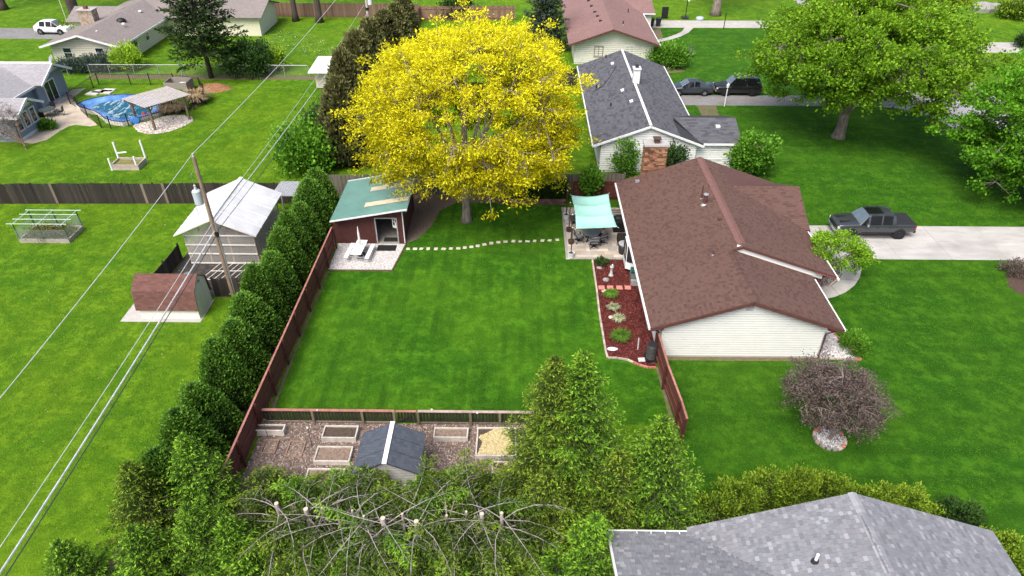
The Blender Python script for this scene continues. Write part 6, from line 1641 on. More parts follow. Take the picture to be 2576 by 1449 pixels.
# ---- topped spruces with bare arching limbs
def topped_spruce(px, py, zt, r_, label, seed, n_lim=16):
    global RNG
    keep = RNG; RNG = np.random.default_rng(seed); rr = random.Random(seed)
    b = G(px, py, zt)
    th = thing('topped_spruce', (*b, 0), label, 'tree', 'spruces cut to bare trunks')
    tr = MB().tube([(0, 0, -.1), (0, 0, zt * .5), (0, 0, zt)], [r_ * 1.4, r_ * 1.15, r_], 9).build('trunk', TWIG, th, smooth=False, local=True)
    MB().lathe([(r_ * .98, zt - .005), (r_ * .9, zt + .012)], (0, 0, 0), 9).build('cut_face', CUT, tr, local=True)
    q = MB(); VV, RR = [], []
    for i in range(n_lim):
        z = zt * (.38 + .60 * i / n_lim) - .05; a = i * 2.4 + RNG.uniform(-.5, .5) + seed
        L = RNG.uniform(2.0, 3.6); d = np.array([math.cos(a), math.sin(a) * 1.15, 0]); side = np.array([-d[1], d[0], 0])
        n = 13; t = np.linspace(0, 1, n); bend = RNG.uniform(-.55, .55); rise = RNG.uniform(.2, .7) * (1.0 if z > zt * .7 else .3); fall = RNG.uniform(.55, 1.0)
        P = d * (L * t)[:, None] + side * (bend * L * t * t)[:, None]; P[:, 2] = z + L * (rise * t - fall * .8 * t * t); P[:, 2] = np.maximum(P[:, 2], .25)
        q.tube([P[0], P[3], P[6], P[9], P[12]], [.019, .016, .0125, .009, .005], 5, cap=False)
        for k in range(9):                                       # dead side twigs
            j = rr.randint(2, 9); e = P[j] + unit(side * rr.choice((-1, 1)) + d * .6 + RNG.normal(size=3) * .3) * rr.uniform(.2, .75)
            q.tube([P[j], (P[j] + e) / 2 + RNG.normal(size=3) * .03, e], [.005, .004, .002], 3, cap=False)
        t0 = RNG.uniform(.12, .42); m_ = t > t0
        tq = np.linspace(t0, 1, 30); PP = np.stack([np.interp(tq, t, P[:, c]) for c in range(3)], 1)
        for sg in (-1, 1, 0):
            l = (.62 * (1 - (tq - t0)) + .18) * RNG.uniform(.5, 1.2, 30) * (1 if sg else 1.15)
            dirs = unit((d * .7 + side * sg * .9 if sg else d * .1) + np.array([0, 0, -.6]) + RNG.normal(size=(30, 3)) * .22)
            for k in range(6):
                fr = (k + RNG.uniform(0, .8, 30)) / 6
                C = PP + dirs * (l * fr)[:, None]
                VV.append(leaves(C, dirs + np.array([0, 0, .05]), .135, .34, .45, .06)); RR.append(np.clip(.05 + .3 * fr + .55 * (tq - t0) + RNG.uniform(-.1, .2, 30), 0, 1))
    # sparse hanging inner foliage low down
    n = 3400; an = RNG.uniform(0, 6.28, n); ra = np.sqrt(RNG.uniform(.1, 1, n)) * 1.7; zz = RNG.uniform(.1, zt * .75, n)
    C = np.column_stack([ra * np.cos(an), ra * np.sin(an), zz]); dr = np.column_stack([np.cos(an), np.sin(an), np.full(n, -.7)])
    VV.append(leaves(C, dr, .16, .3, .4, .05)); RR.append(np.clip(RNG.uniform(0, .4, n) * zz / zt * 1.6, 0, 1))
    q.build('branches', TWIG, tr, local=True)
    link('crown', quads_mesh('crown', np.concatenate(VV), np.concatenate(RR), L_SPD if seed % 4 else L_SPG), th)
    RNG = keep
stumps = [(695, 1266, 3.1, .09), (769, 1280, 3.0, .10), (809, 1278, 2.9, .05), (850, 1294, 2.8, .05), (886, 1284, 3.1, .05), (915, 1298, 3.2, .05), (963, 1303, 3.3, .10), (1012, 1292, 3.2, .05), (1047, 1311, 3.3, .10), (1123, 1297, 3.2, .06), (1173, 1287, 3.1, .05), (1212, 1292, 3.3, .09), (1262, 1290, 3.3, .07)]
ordn = ['first', 'second', 'third', 'fourth', 'fifth', 'sixth', 'seventh', 'eighth', 'ninth', 'tenth', 'eleventh', 'twelfth', 'thirteenth', 'fourteenth', 'fifteenth', 'sixteenth']
for i, (x, y, z, r_) in enumerate(stumps):
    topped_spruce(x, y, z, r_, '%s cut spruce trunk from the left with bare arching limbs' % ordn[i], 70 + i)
# front rank of the same hedge, limbs only seen from above
for i, (x, y) in enumerate(((600, 1400), (740, 1430), (880, 1445), (1010, 1440), (1140, 1440), (1270, 1420), (1400, 1430))):
    conifer('hedge_spruce', G(x, y, 2.2), 2.3, 1.9, '%s low spruce from the left along the bottom edge' % ordn[i], L_SPR if i % 2 else L_SPG, 90 + i, 95, .12, .15, .34, z0=.08, sag=.5, min_r=.5, power=.55, group='low spruces along the bottom edge', twl=.6)

for i, (x, y, z_, h_) in enumerate(((668, 1205, 1.7, 1.9), (748, 1235, 1.8, 2.0), (858, 1228, 1.6, 1.8), (950, 1240, 1.5, 1.7), (1075, 1225, 1.6, 1.8), (1150, 1205, 1.9, 2.1), (1235, 1215, 2.0, 2.2))):
    conifer('hedge_spruce', G(x, y, z_), h_, 1.45, '%s bushy young spruce from the left between garden and cut trunks' % ordn[i], L_SPG if i % 3 else L_SPR, 110 + i, 80, .12, .14, .32, z0=.1, sag=.35, min_r=.35, power=.5, group='bushy spruces between garden and cut trunks', twl=.65)
# ---- arborvitae
def arb_mesh(H, Rr, seed, leafm, n_cl=520, per=26, leaf=.17, prof=None):
    r = np.random.default_rng(seed)
    global RNG
    keep = RNG; RNG = r
    prof = prof or (lambda f: np.minimum(1, (f / .12) ** .5) * (1 - f) ** .62 * 1.12)
    f = r.uniform(0, 1, n_cl) ** 1.15 * .97; a = r.uniform(0, 6.28, n_cl)
    d = np.column_stack([np.cos(a), np.sin(a), (f - .4)])
    rr = Rr * prof(f) * lump(d, seed) * r.uniform(.86, 1.06, n_cl)
    Cc = np.column_stack([rr * np.cos(a), rr * np.sin(a), H * f + .05])
    idx = np.repeat(np.arange(n_cl), per); n = len(idx)
    C = Cc[idx] + r.normal(size=(n, 3)) * np.array([.11, .11, .13])
    out = np.column_stack([np.cos(a), np.sin(a), np.zeros(n_cl)])[idx]
    ax = out * .55 + np.array([0, 0, .85]) + r.normal(size=(n, 3)) * .35
    V = leaves(C, ax, leaf, .5, .2, .08)
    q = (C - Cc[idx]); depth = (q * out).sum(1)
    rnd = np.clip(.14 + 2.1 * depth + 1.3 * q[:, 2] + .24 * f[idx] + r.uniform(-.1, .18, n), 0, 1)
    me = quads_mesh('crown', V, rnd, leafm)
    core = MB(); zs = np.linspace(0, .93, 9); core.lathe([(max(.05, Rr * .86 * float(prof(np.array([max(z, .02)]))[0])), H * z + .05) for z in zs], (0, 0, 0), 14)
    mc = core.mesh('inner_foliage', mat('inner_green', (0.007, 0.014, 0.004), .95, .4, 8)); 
    RNG = keep
    return me, mc
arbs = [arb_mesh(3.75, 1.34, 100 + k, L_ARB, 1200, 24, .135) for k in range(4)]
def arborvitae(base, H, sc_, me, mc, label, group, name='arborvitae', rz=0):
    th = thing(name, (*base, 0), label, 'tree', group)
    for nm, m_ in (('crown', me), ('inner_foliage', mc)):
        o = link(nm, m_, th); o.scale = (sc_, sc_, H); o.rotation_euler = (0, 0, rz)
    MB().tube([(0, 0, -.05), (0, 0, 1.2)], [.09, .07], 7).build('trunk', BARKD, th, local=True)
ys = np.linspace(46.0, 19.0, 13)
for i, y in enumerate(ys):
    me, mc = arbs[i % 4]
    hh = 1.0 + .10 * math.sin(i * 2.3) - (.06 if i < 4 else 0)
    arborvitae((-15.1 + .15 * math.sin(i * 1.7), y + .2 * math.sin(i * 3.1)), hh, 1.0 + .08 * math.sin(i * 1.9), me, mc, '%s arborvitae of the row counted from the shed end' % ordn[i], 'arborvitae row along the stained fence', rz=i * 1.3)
sm = [arb_mesh(1.75, .36, 130 + k, L_ARD, 230, 16, .1, lambda f: np.minimum(1, (f / .1) ** .5) * (1 - f ** 3) ** .5) for k in range(2)]
for i, x in enumerate((-1.1, -.25, .62, 1.5, 2.38, 3.25)):
    arborvitae((x, 48.35), 1 + .04 * math.sin(i * 2), 1, *sm[i % 2], '%s narrow dark arborvitae from the left behind the block wall' % ordn[i], 'narrow arborvitae behind the block wall', rz=i)
bz = [arb_mesh(8.2, 2.3, 140 + k, L_BRZ, 850, 22, .38) for k in range(2)]
for i, (x, y, hh, s_) in enumerate(((-14.9, 55.0, .9, .9), (-15.4, 59.5, 1.0, .95), (-15.2, 64.5, 1.02, 1.0), (-15.0, 70, .98, 1.0), (-14.6, 76, .9, 1.0), (-14.4, 82, .82, .95), (-14.6, 88.5, .75, .9))):
    arborvitae((x, y), hh, s_, *bz[i % 2], '%s bronzed evergreen from the front left of the yellow tree' % ordn[i], 'bronzed evergreens left of the yellow tree', 'bronze_evergreen', rz=i * 2)

# ---- shrubs
def shrub(name, base, rad, label, leafm, seed, n_cl=90, per=30, leaf=.18, asp=.6, spread=.13, group=None, cat='shrub', z0=None, spiky=0.25, stems=True):
    global RNG
    keep = RNG; RNG = np.random.default_rng(seed)
    th = thing(name, (*base, 0), label, cat, group)
    rad = np.array(rad, float); cz = rad[2] * .75 if z0 is None else z0
    d = rand_dirs(n_cl); d[:, 2] = np.abs(d[:, 2]) * 1.1 - .45; d = unit(d)
    Cc = d * rad * (lump(d, seed) * RNG.uniform(.62, 1.02, n_cl))[:, None] + np.array([0, 0, cz]); Cc[:, 2] = np.maximum(Cc[:, 2], .08)
    idx = np.repeat(np.arange(n_cl), per); n = len(idx); sp = spread * (rad.mean() ** .5)
    C = Cc[idx] + RNG.normal(size=(n, 3)) * sp; C[:, 2] = np.maximum(C[:, 2], .03)
    V = leaves(C, d[idx] * .8 + np.array([0, 0, spiky + .3]) + RNG.normal(size=(n, 3)) * .5, leaf, asp, .2, .1)
    q = ((C - Cc[idx]) * d[idx]).sum(1) / max(sp, .01)
    rnd = np.clip(.3 + .14 * q + .25 * d[idx][:, 2] + RNG.uniform(-.12, .25, n), 0, 1)
    link('foliage', quads_mesh('foliage', V, rnd, leafm), th)
    if stems:
        qq = MB()
        for e in Cc[:: max(1, n_cl // 24)]: qq.tube([(e[0] * .1, e[1] * .1, 0), (e[0] * .5, e[1] * .5, e[2] * .6), tuple(e)], [.02, .014, .006], 4, cap=False)
        qq.build('stems', BARKD, th, local=True)
    RNG = keep
    return th

yew = [(1800, 1275, 1.8, 1.1, 1.2), (1860, 1240, 1.9, 1.0, 1.3), (1935, 1210, 2.1, 1.05, 1.45), (2010, 1215, 2.2, 1.0, 1.5), (2085, 1220, 2.1, .95, 1.4), (2160, 1240, 1.9, .9, 1.3), (2225, 1250, 1.8, .95, 1.2), (2290, 1245, 2.0, .85, 1.35), (2345, 1290, 1.5, .8, 1.0)]
for i, (x, y, zt, r_, rz_) in enumerate(yew):
    shrub('yew_shrub', G(x, y, zt * .75), (r_, r_ * .9, rz_ * .82), '%s yellow green yew from the left behind the grey roof' % ordn[i], L_YEW, 200 + i, 150, 34, .12, .45, .11, 'yew shrubs behind the grey roof', z0=zt * .40)
shrub('dark_yew', G(2425, 1285, 1.4), (.95, .8, .9), 'dark yew with orange tips above the right gutter of the grey roof', L_DSH, 215, 150, 30, .13, .5, .12)
shrub('gutter_shrub', G(2530, 1380, 1.2), (1.0, 1.0, .9), 'yellow green shrub at the right picture edge beside the grey roof', L_YEW, 216, 150, 30, .13, .5, .12)
shrub('corner_shrub', G(2143, 880), (.75, .72, .62), 'round green shrub in the pale gravel corner bed', L_SHR, 217, 130, 34, .1, .45, .1)
shrub('boundary_shrub', G(785, 425), (2.1, 1.9, 2.3), 'large green leafy shrub right of the upper left lawn', L_SHR, 218, 190, 40, .26, .7, .3)
shrub('boundary_shrub', G(835, 372), (1.8, 1.6, 2.2), 'mid green shrub under the front bronzed evergreen', L_DSH, 219, 150, 40, .26, .7, .3)
shrub('round_bush', G(632, 186), (2.5, 2.2, 2.0), 'round dark green bush right of the large pine', L_DSH, 220, 190, 40, .26, .7, .3)
shrub('lime_bush', G(325, 176), (1.5, 1.3, 1.5), 'bright lime green bush at the chain link fence', L_LIM, 221, 90, 30, .3, .5, .25)
shrub('juniper', G(195, 178), (2.0, 1.2, .6), 'left grey green juniper below the cream gable', L_JUN, 222, 110, 34, .3, .35, .25, 'junipers below the cream gable')
shrub('juniper', G(257, 176), (2.2, 1.2, .75), 'right grey green juniper below the cream gable', L_JUN, 223, 120, 34, .3, .35, .25, 'junipers below the cream gable')
shrub('path_bush', G(1683, 165), (2.0, 1.6, 1.3), 'spreading green bush at the corner of the mauve roofed house', L_SHR, 224, 130, 34, .28, .5, .28)
shrub('low_bush', G(166, 82), (1.1, .9, .7), 'clipped green bush in front of the white car', L_YEW, 225, 60, 30, .24, .6, .2)
shrub('fence_bush', G(1155, 45), (2.2, 1.8, 1.6), 'dark green bush by the far brown fence', L_DSH, 226, 80, 30, .35, .6, .3)
shrub('fence_bush', G(700, 178), (.9, .8, 1.4), 'small lime sapling right of the round dark bush', L_LIM, 227, 50, 26, .28, .5, .25)
shrub('pool_shrub', G(457, 262), (.7, .7, .7), 'far green shrub beside the pergola', L_SHR, 228, 50, 26, .2, .5, .18)
shrub('pool_shrub', G(459, 275), (.6, .6, .5), 'near green shrub beside the pergola', L_SHR, 229, 45, 26, .2, .5, .18)
shrub('terrace_plant', G(121, 324), (.8, .6, .45), 'green plant at the corner of the blue house wing', L_SHR, 230, 45, 26, .2, .5, .16)
shrub('shed_plant', G(822, 512), (.8, .7, .5), 'low green plant left of the teal roofed shed', L_SHR, 231, 50, 26, .18, .5, .16)
shrub('shed_plant', G(818, 532), (.7, .6, .45), 'second low green plant left of the teal roofed shed', L_SHR, 232, 50, 26, .18, .5, .16)
x0_, x1_, y0_, y1_ = CAGE
shrub('strawberry_patch', ((x0_ + x1_) / 2, (y0_ + y1_) / 2), (1.75, .85, .4), 'weedy green plants filling the netted garden bed', leafmat('weedy_leaves', (.05, .06, .01), (.14, .16, .03), (.26, .27, .07), .3, .1), 233, 120, 30, .14, .4, .16, z0=.25)
shrub('bed_plant', G(1513, 664), (.42, .38, .22), 'dark leafy plant at the patio end of the mulch bed', L_DSH, 234, 36, 24, .12, .5, .09)
for k, (x, y, r_, lab) in enumerate(((2560, 690, .9, 'reddish shrub bed plant at the right edge of the front lawn'),)):
    shrub('bed_shrub', G(x, y), (r_, r_, .5), lab, L_BRN, 235, 50, 26, .14, .5, .16)

def grass_clump(name, base, r_, ht, label, leafm, seed, n=420, group=None, arch=.5, wid=.016):
    global RNG
    keep = RNG; RNG = np.random.default_rng(seed)
    th = thing(name, (*base, 0), label, 'ornamental grass', group)
    a = RNG.uniform(0, 6.28, n); le = RNG.uniform(.35, 1, n); d = np.column_stack([np.cos(a), np.sin(a), np.zeros(n)]); s = np.column_stack([-np.sin(a), np.cos(a), np.zeros(n)])
    p0 = d * (RNG.uniform(0, .25, n) * r_)[:, None]
    p1 = p0 + d * (r_ * .45 * le)[:, None] + np.array([0, 0, 1]) * (ht * .8 * RNG.uniform(.6, 1.1, n))[:, None]
    p2 = p0 + d * (r_ * 1.0 * le)[:, None] + np.array([0, 0, 1]) * (ht * RNG.uniform(1 - arch, 1.1, n) * .8)[:, None]
    V = np.concatenate([np.stack([p0 - s * wid, p0 + s * wid, p1 + s * wid, p1 - s * wid], 1), np.stack([p1 - s * wid, p1 + s * wid, p2 + s * wid * .3, p2 - s * wid * .3], 1)])
    rn = np.concatenate([RNG.uniform(0, .5, n), RNG.uniform(.3, 1, n)])
    link('blades', quads_mesh('blades', V, rn, leafm), th)
    RNG = keep
grass_clump('tan_grass', G(428, 286), 1.3, 1.2, 'tan ornamental grass clump before the pergola right end', L_TAN, 301, 500, wid=.03)
grass_clump('tan_grass', G(447, 284), 1.1, 1.1, 'smaller tan ornamental grass clump right of the big one', L_TAN, 302, 400, wid=.03)
grass_clump('tan_grass', G(496, 258), 1.7, 1.3, 'large tan ornamental grass clump at the pool fence corner', L_TAN, 303, 700, wid=.035)
grass_clump('bed_grass', G(1536, 747), .5, .5, 'green grass clump below the red tiles in the mulch bed', L_GRS, 304, 500)
grass_clump('bed_grass', G(1543, 780), .45, .42, 'upper pale striped grass clump in the mulch bed', L_STR, 305, 200)
grass_clump('bed_grass', G(1556, 808), .45, .40, 'lower pale striped grass clump in the mulch bed', L_STR, 306, 200)
grass_clump('bed_grass', G(1560, 853), .62, .5, 'wide green grass clump near the rain barrel', L_GRS, 307, 600)
# ------------------------------------------------------------------ vehicles
TYRE = mat('tyre_rubber', (0.012, 0.012, 0.013), 0.85, 0.2, 10); RIMD = mat('dark_alloy', (0.05, 0.05, 0.055), 0.35, 0.1, 5, metal=0.6); RIMS = mat('silver_alloy', (0.45, 0.45, 0.46), 0.3, 0.1, 5, metal=0.7)
CARGL = mat('tinted_glass', (0.006, 0.007, 0.008), 0.08, 0.1, 2, spec=0.3); WINDS = mat('windscreen_glass', (0.10, 0.13, 0.15), 0.04, 0.15, 2, spec=0.9)
REDL = mat('red_lens', (0.45, 0.01, 0.012), 0.2, 0.1, 4); CLRL = mat('clear_lens', (0.62, 0.64, 0.66), 0.1, 0.1, 4); CHR = mat('chrome', (0.6, 0.6, 0.62), 0.2, 0.05, 4, metal=0.9)
def paint(name, c, rough=0.22): 
    m = mat(name, c, rough, 0.06, 1.5, spec=0.55)
    m.node_tree.nodes['Principled BSDF'].inputs['Coat Weight'].default_value = 0.6
    return m
def vehicle(name, loc, rz, label, cat, body, st, wheels, wr_, rimm, glass, screens, extras=None, ww=0.26, arch=True):
    """st rows: x, half width, sill z, belt z, top z, top half width; glass = station spans with side windows; screens = spans whose top is glazed"""
    th = thing(name, loc, label, cat, None, rz)
    sec = []
    for x, w_, zl, zb, zt, wt in st:
        sec.append([(x, w_ * .90, zl), (x, w_, zl + .16), (x, w_ * 1.005, (zl + zb) / 2 + .05), (x, w_ * .975, zb), (x, wt, zt), (x, wt * .55, zt + .025), (x, 0, zt + .03)])
    n = len(sec); q = MB(); parts = []
    for i in range(n - 1):
        for j in range(6):
            for sg in (1, -1):
                a, b, c, d = sec[i][j], sec[i + 1][j], sec[i + 1][j + 1], sec[i][j + 1]
                f = [(p[0], p[1] * sg, p[2]) for p in (a, b, c, d)]
                if sg < 0: f.reverse()
                if j == 3 and i in glass: parts.append(('side_window', f)); continue
                if j >= 4 and i in screens: parts.append((screens[i] + str(sg), f)); continue
                q.add(f, [(0, 1, 2, 3)])
    for k in (0, n - 1):
        f = [(p[0], p[1], p[2]) for p in sec[k]] + [(p[0], -p[1], p[2]) for p in reversed(sec[k][:-1])]
        q.add(f, [tuple(range(len(f))) if k == 0 else tuple(reversed(range(len(f))))])
    q.add([(st[0][0], -.8, st[0][2]), (st[-1][0], -.8, st[-1][2]), (st[-1][0], .8, st[-1][2]), (st[0][0], .8, st[0][2])], [(3, 2, 1, 0)])
    me = q.mesh('body', body)
    import bmesh
    bm = bmesh.new(); bm.from_mesh(me); bmesh.ops.remove_doubles(bm, verts=bm.verts, dist=.001); bmesh.ops.recalc_face_normals(bm, faces=bm.faces); bm.to_mesh(me); bm.free()
    bo = link('body', me, th)
    bv = bo.modifiers.new('bevel', 'BEVEL'); bv.width = .03; bv.segments = 2; bv.limit_method = 'ANGLE'; bv.angle_limit = R(25)
    for p_ in me.polygons: p_.use_smooth = True
    scr = {}
    for nm, f in parts:
        if nm == 'side_window':
            c = sum((Vector(p) for p in f), Vector()) / 4; f2 = [c + (Vector(p) - c) * .93 for p in f]; sgn = 1 if c.y > 0 else -1
            MB().add([(p.x, p.y + .004 * sgn, p.z) for p in f2], [(0, 1, 2, 3)]).build('side_window', CARGL, th, local=True)
            fr_ = MB().add([tuple(p) for p in f] + [tuple(p) for p in f2], [(k_, (k_ + 1) % 4, 4 + (k_ + 1) % 4, 4 + k_) for k_ in range(4)]); fr_.build('window_frame', body, th, local=True)
        else: scr.setdefault(nm.rstrip('-1').rstrip('1'), []).append(f)
    for nm, fs_ in scr.items():
        q = MB()
        for f in fs_: q.add(f, [(0, 1, 2, 3)])
        q.build(nm, WINDS if nm == 'windscreen' else CARGL, th, local=True)
    for x in wheels:
        for sg in (-1, 1):
            wY = max(s_[1] for s_ in st)
            if arch: MB().tube([(x, sg * (wY - .3), wr_ + .02), (x, sg * (wY + .012), wr_ + .02)], wr_ * 1.16, 20).build('wheel_arch', BLACKM, th, local=True)
            wo = MB().tube([(x, sg * (wY - ww + .04), wr_), (x, sg * (wY + .0), wr_), (x, sg * (wY + .04), wr_)], [wr_, wr_, wr_ * .93], 20).build('wheel', TYRE, th, smooth=False, local=True)
            rim = MB().tube([(x, sg * (wY + .02), wr_), (x, sg * (wY + .046), wr_)], [wr_ * .66, wr_ * .6], 16).build('rim', BLACKM, wo, local=True)
            for k in range(6):
                a = k * math.pi / 3
                MB().beam((x, sg * (wY + .052), wr_), (x + math.cos(a) * wr_ * .6, sg * (wY + .052), wr_ + math.sin(a) * wr_ * .6), .05, .07, up=(0, 1, 0)).build('spoke', rimm, wo, local=True)
    for nm, m_, args in (extras or []):
        MB().obox(*args).build(nm, m_, th, bevel=.02, local=True)
    return th
# charcoal pickup
GRAPH = paint('graphite_paint', (0.034, 0.037, 0.041))
pk = [(2.93, .78, .52, .98, 1.02, .74), (2.85, .93, .46, 1.06, 1.12, .84), (2.4, .985, .44, 1.10, 1.18, .88), (1.35, 1.0, .44, 1.16, 1.26, .90), (.72, 1.0, .44, 1.17, 1.86, .74), (.62, 1.0, .44, 1.17, 1.90, .73), (-.28, 1.0, .44, 1.18, 1.93, .74), (-.34, 1.0, .44, 1.18, 1.93, .74), (-1.12, 1.0, .44, 1.19, 1.90, .74), (-1.28, 1.0, .44, 1.19, 1.86, .74), (-1.42, 1.0, .46, 1.19, 1.24, .96), (-1.44, 1.0, .46, 1.2, 1.24, .96), (-2.9, .99, .55, 1.2, 1.24, .95), (-2.97, .95, .58, 1.17, 1.2, .9)]
ex = [('tonneau_cover', mat('black_vinyl', (.022, .023, .026), .65, .1, 4), ((-2.17, 0, 1.27), (1.44, 1.78, .05))), ('sunroof', CARGL, ((.12, 0, 1.962), (1.15, .95, .02)))]
for sg in (-1, 1):
    ex += [('mirror', CHR, ((.85, sg * 1.12, 1.28), (.14, .24, .2))), ('tail_light', REDL, ((-2.94, sg * .9, 1.0), (.08, .2, .36))), ('headlight', CLRL, ((2.86, sg * .78, .93), (.12, .3, .18))), ('running_board', BLACKM, ((-.2, sg * 1.02, .4), (2.4, .16, .06))), ('roof_rail', GRAPH, ((-.3, sg * .66, 1.97), (1.6, .05, .03))), ('door_handle', BLACKM, ((.0, sg * 1.01, 1.02), (.2, .03, .04))), ('door_handle', BLACKM, ((-1.0, sg * 1.01, 1.02), (.2, .03, .04))), ('hood_stripe', BLACKM, ((2.1, sg * .42, 1.235), (1.2, .16, .012)))]
ex += [('front_bumper', CHR, ((2.93, 0, .58), (.16, 1.75, .22))), ('grille', BLACKM, ((2.93, 0, .84), (.06, 1.3, .26))), ('rear_bumper', BLACKM, ((-3.0, 0, .6), (.18, 1.8, .2)))]
vehicle('pickup_truck', (25.35, 43.75, 0.024), math.pi, 'charcoal crew cab pickup truck parked on the concrete driveway', 'truck', GRAPH, pk, (1.85, -1.85), .41, RIMD, {3, 5, 7}, {3: 'windscreen', 9: 'rear_window'}, ex).scale = (.93, .93, .93)
def car_st(L, W, H, belt, hood, cow, rf, rr, tail, gz=.28):
    h = W / 2
    return [(L / 2, h * .72, gz + .1, hood - .22, hood - .16, h * .6), (L / 2 - .12, h * .9, gz, hood - .1, hood - .03, h * .72), (L / 2 - .6, h * .97, gz, belt - .1, hood, h * .78), (cow, h, gz, belt - .03, hood + .1, h * .8), (rf, h, gz, belt, H - .04, h * .66), ((rf + rr) / 2 + .05, h, gz, belt + .01, H, h * .68), ((rf + rr) / 2 - .03, h, gz, belt + .01, H, h * .68), (rr, h, gz, belt + .03, H - .05, h * .66), (tail, h * .98, gz + .02, belt + .03, belt + .12, h * .78), (-L / 2 + .12, h * .94, gz + .05, belt - .02, belt + .06, h * .74), (-L / 2, h * .8, gz + .15, belt - .14, belt - .06, h * .65)]
NAVY = paint('dark_grey_blue_paint', (0.028, 0.035, 0.045))
def lights(L, W, z):
    o = []
    for sg in (-1, 1): o += [('headlight', CLRL, ((L / 2 - .1, sg * (W / 2 - .22), z), (.14, .3, .14))), ('tail_light', REDL, ((-L / 2 + .06, sg * (W / 2 - .2), z + .12), (.1, .26, .16))), ('mirror', BLACKM, ((L * .17, sg * (W / 2 + .08), z + .34), (.12, .2, .14)))]
    return o
vehicle('sedan', (17.95, 72.55, .012), math.pi, 'dark blue grey sedan parked next to the black SUV', 'car', NAVY, car_st(4.7, 1.82, 1.45, .9, .88, 1.05, .35, -.85, -1.65), (1.35, -1.38), .33, RIMS, {3, 4, 6}, {3: 'windscreen', 7: 'rear_window'}, lights(4.7, 1.82, .68) + [('spoiler', NAVY, ((-2.2, 0, 1.12), (.2, 1.5, .03)))])
BLKP = paint('black_paint', (0.008, 0.008, 0.009))
vehicle('black_suv', (22.95, 72.6, .012), math.pi, 'black SUV with roof rack parked behind the dark sedan', 'car', BLKP, car_st(4.85, 1.9, 1.82, 1.05, 1.05, 1.15, .55, -2.0, -2.3, .34), (1.42, -1.42), .38, RIMD, {3, 4, 6}, {3: 'windscreen', 7: 'rear_window'}, lights(4.85, 1.9, .82) + [('roof_bar', CHR, ((-.6, sg * .62, 1.87), (1.9, .05, .05))) for sg in (-1, 1)] + [('cross_bar', BLACKM, ((x_, 0, 1.9), (.06, 1.3, .04))) for x_ in (.1, -1.3)] + [('front_bumper', CHR, ((2.42, 0, .55), (.14, 1.6, .2)))])
WHP = paint('white_car_paint', (0.78, 0.79, 0.80))
g_ = G(131, 88)
vehicle('white_suv', (g_[0], g_[1] + .9, .012), R(-4), 'white crossover car parked on the upper left driveway', 'car', WHP, car_st(4.7, 1.88, 1.66, 1.0, .98, 1.15, .35, -1.35, -2.1, .3), (1.4, -1.38), .37, RIMS, {3, 4, 6}, {3: 'windscreen', 7: 'rear_window'}, lights(4.7, 1.88, .8))

# ------------------------------------------------------------------ patio
SAIL = mat('mint_sail_cloth', (0.30, 0.56, 0.47), 0.85, 0.05, 1.2)
sa = thing('shade_sail', (5.1, 42.3, 0), 'mint green shade sail stretched over the patio', 'shade sail')
cn = [np.array((*G(1437, 491, 2.42), 2.42)), np.array((*G(1531, 487, 2.5), 2.5)), np.array((*G(1553, 571, 2.38), 2.38)), np.array((*G(1449, 575, 2.2), 2.2))]
nu, nv = 15, 31; vs = []; fs = []
for j in range(nv):
    v = j / (nv - 1)
    for i in range(nu):
        u = i / (nu - 1)
        uu = .5 + (u - .5) * (1 - .07 * math.sin(math.pi * v)); vv = .5 + (v - .5) * (1 - .06 * math.sin(math.pi * u))
        p = (cn[0] * (1 - uu) + cn[1] * uu) * (1 - vv) + (cn[3] * (1 - uu) + cn[2] * uu) * vv
        sagz = -.10 * math.sin(math.pi * u) - .17 * abs(math.sin(math.pi * 3 * v)) * (.35 + .65 * math.sin(math.pi * u))
        vs.append((p[0], p[1], p[2] + sagz))
fs = [(j * nu + i, j * nu + i + 1, (j + 1) * nu + i + 1, (j + 1) * nu + i) for j in range(nv - 1) for i in range(nu - 1)]
cl = MB().add(vs, fs).build('cloth', SAIL, sa, smooth=True)
so = cl.modifiers.new('thick', 'SOLIDIFY'); so.thickness = .008
for k in (10, 20): MB().tube([vs[k * nu + i] for i in range(nu)], .016, 5).build('seam', mat('sail_seam', (.42, .66, .57), .8), sa)
for k, c_ in enumerate(cn): MB().tube([tuple(c_), tuple(c_ + (c_ - sum(cn) / 4) * .06)], .012, 5).build('corner_rope', TRIMW, sa)
POLE = mat('brown_pole', (0.075, 0.035, 0.025), 0.7, 0.2, 4); POTW = mat('white_ribbed_pot', (0.56, 0.56, 0.55), 0.6, 0.08, 4); POTD = mat('dark_barrel_pot', (0.045, 0.033, 0.028), 0.7, 0.25, 5)
for k, (x, y, tt, w_) in enumerate(((1424, 551, 484, 1), (1431, 583, 511, 0), (1436, 614, 540, 0), (1436, 648, 571, 1))):
    g_ = G(x, y); lab = ('farthest white', 'second dark', 'third dark', 'nearest white')[k]
    po = thing('pot_with_pole', (*g_, .03), '%s patio pot from the far end holding a brown sail pole' % lab, 'pot', 'pots holding sail poles')
    if w_: MB().lathe([(.19, 0), (.215, .1), (.205, .11), (.23, .22), (.22, .23), (.245, .36), (.25, .42), (.22, .42), (.21, .36)], (0, 0, 0), 18).build('pot', POTW, po, local=True, smooth=False)
    else: MB().lathe([(.16, 0), (.2, .16), (.21, .3), (.19, .3), (.185, .24)], (0, 0, 0), 18).build('pot', POTD, po, local=True)
    MB().lathe([(.18, 0), (.18, .36 if w_ else .25), (.02, .38 if w_ else .26)], (0, 0, 0), 14).build('soil', SOIL, po, local=True)
    MB().tube([(0, 0, .2), (0, 0, 2.35)], .035, 8).build('pole', POLE, po, local=True)
    MB().lathe([(.045, 2.35), (.045, 2.38), (.01, 2.42)], (0, 0, 0), 8).build('pole_cap', TRIMW, po, local=True)
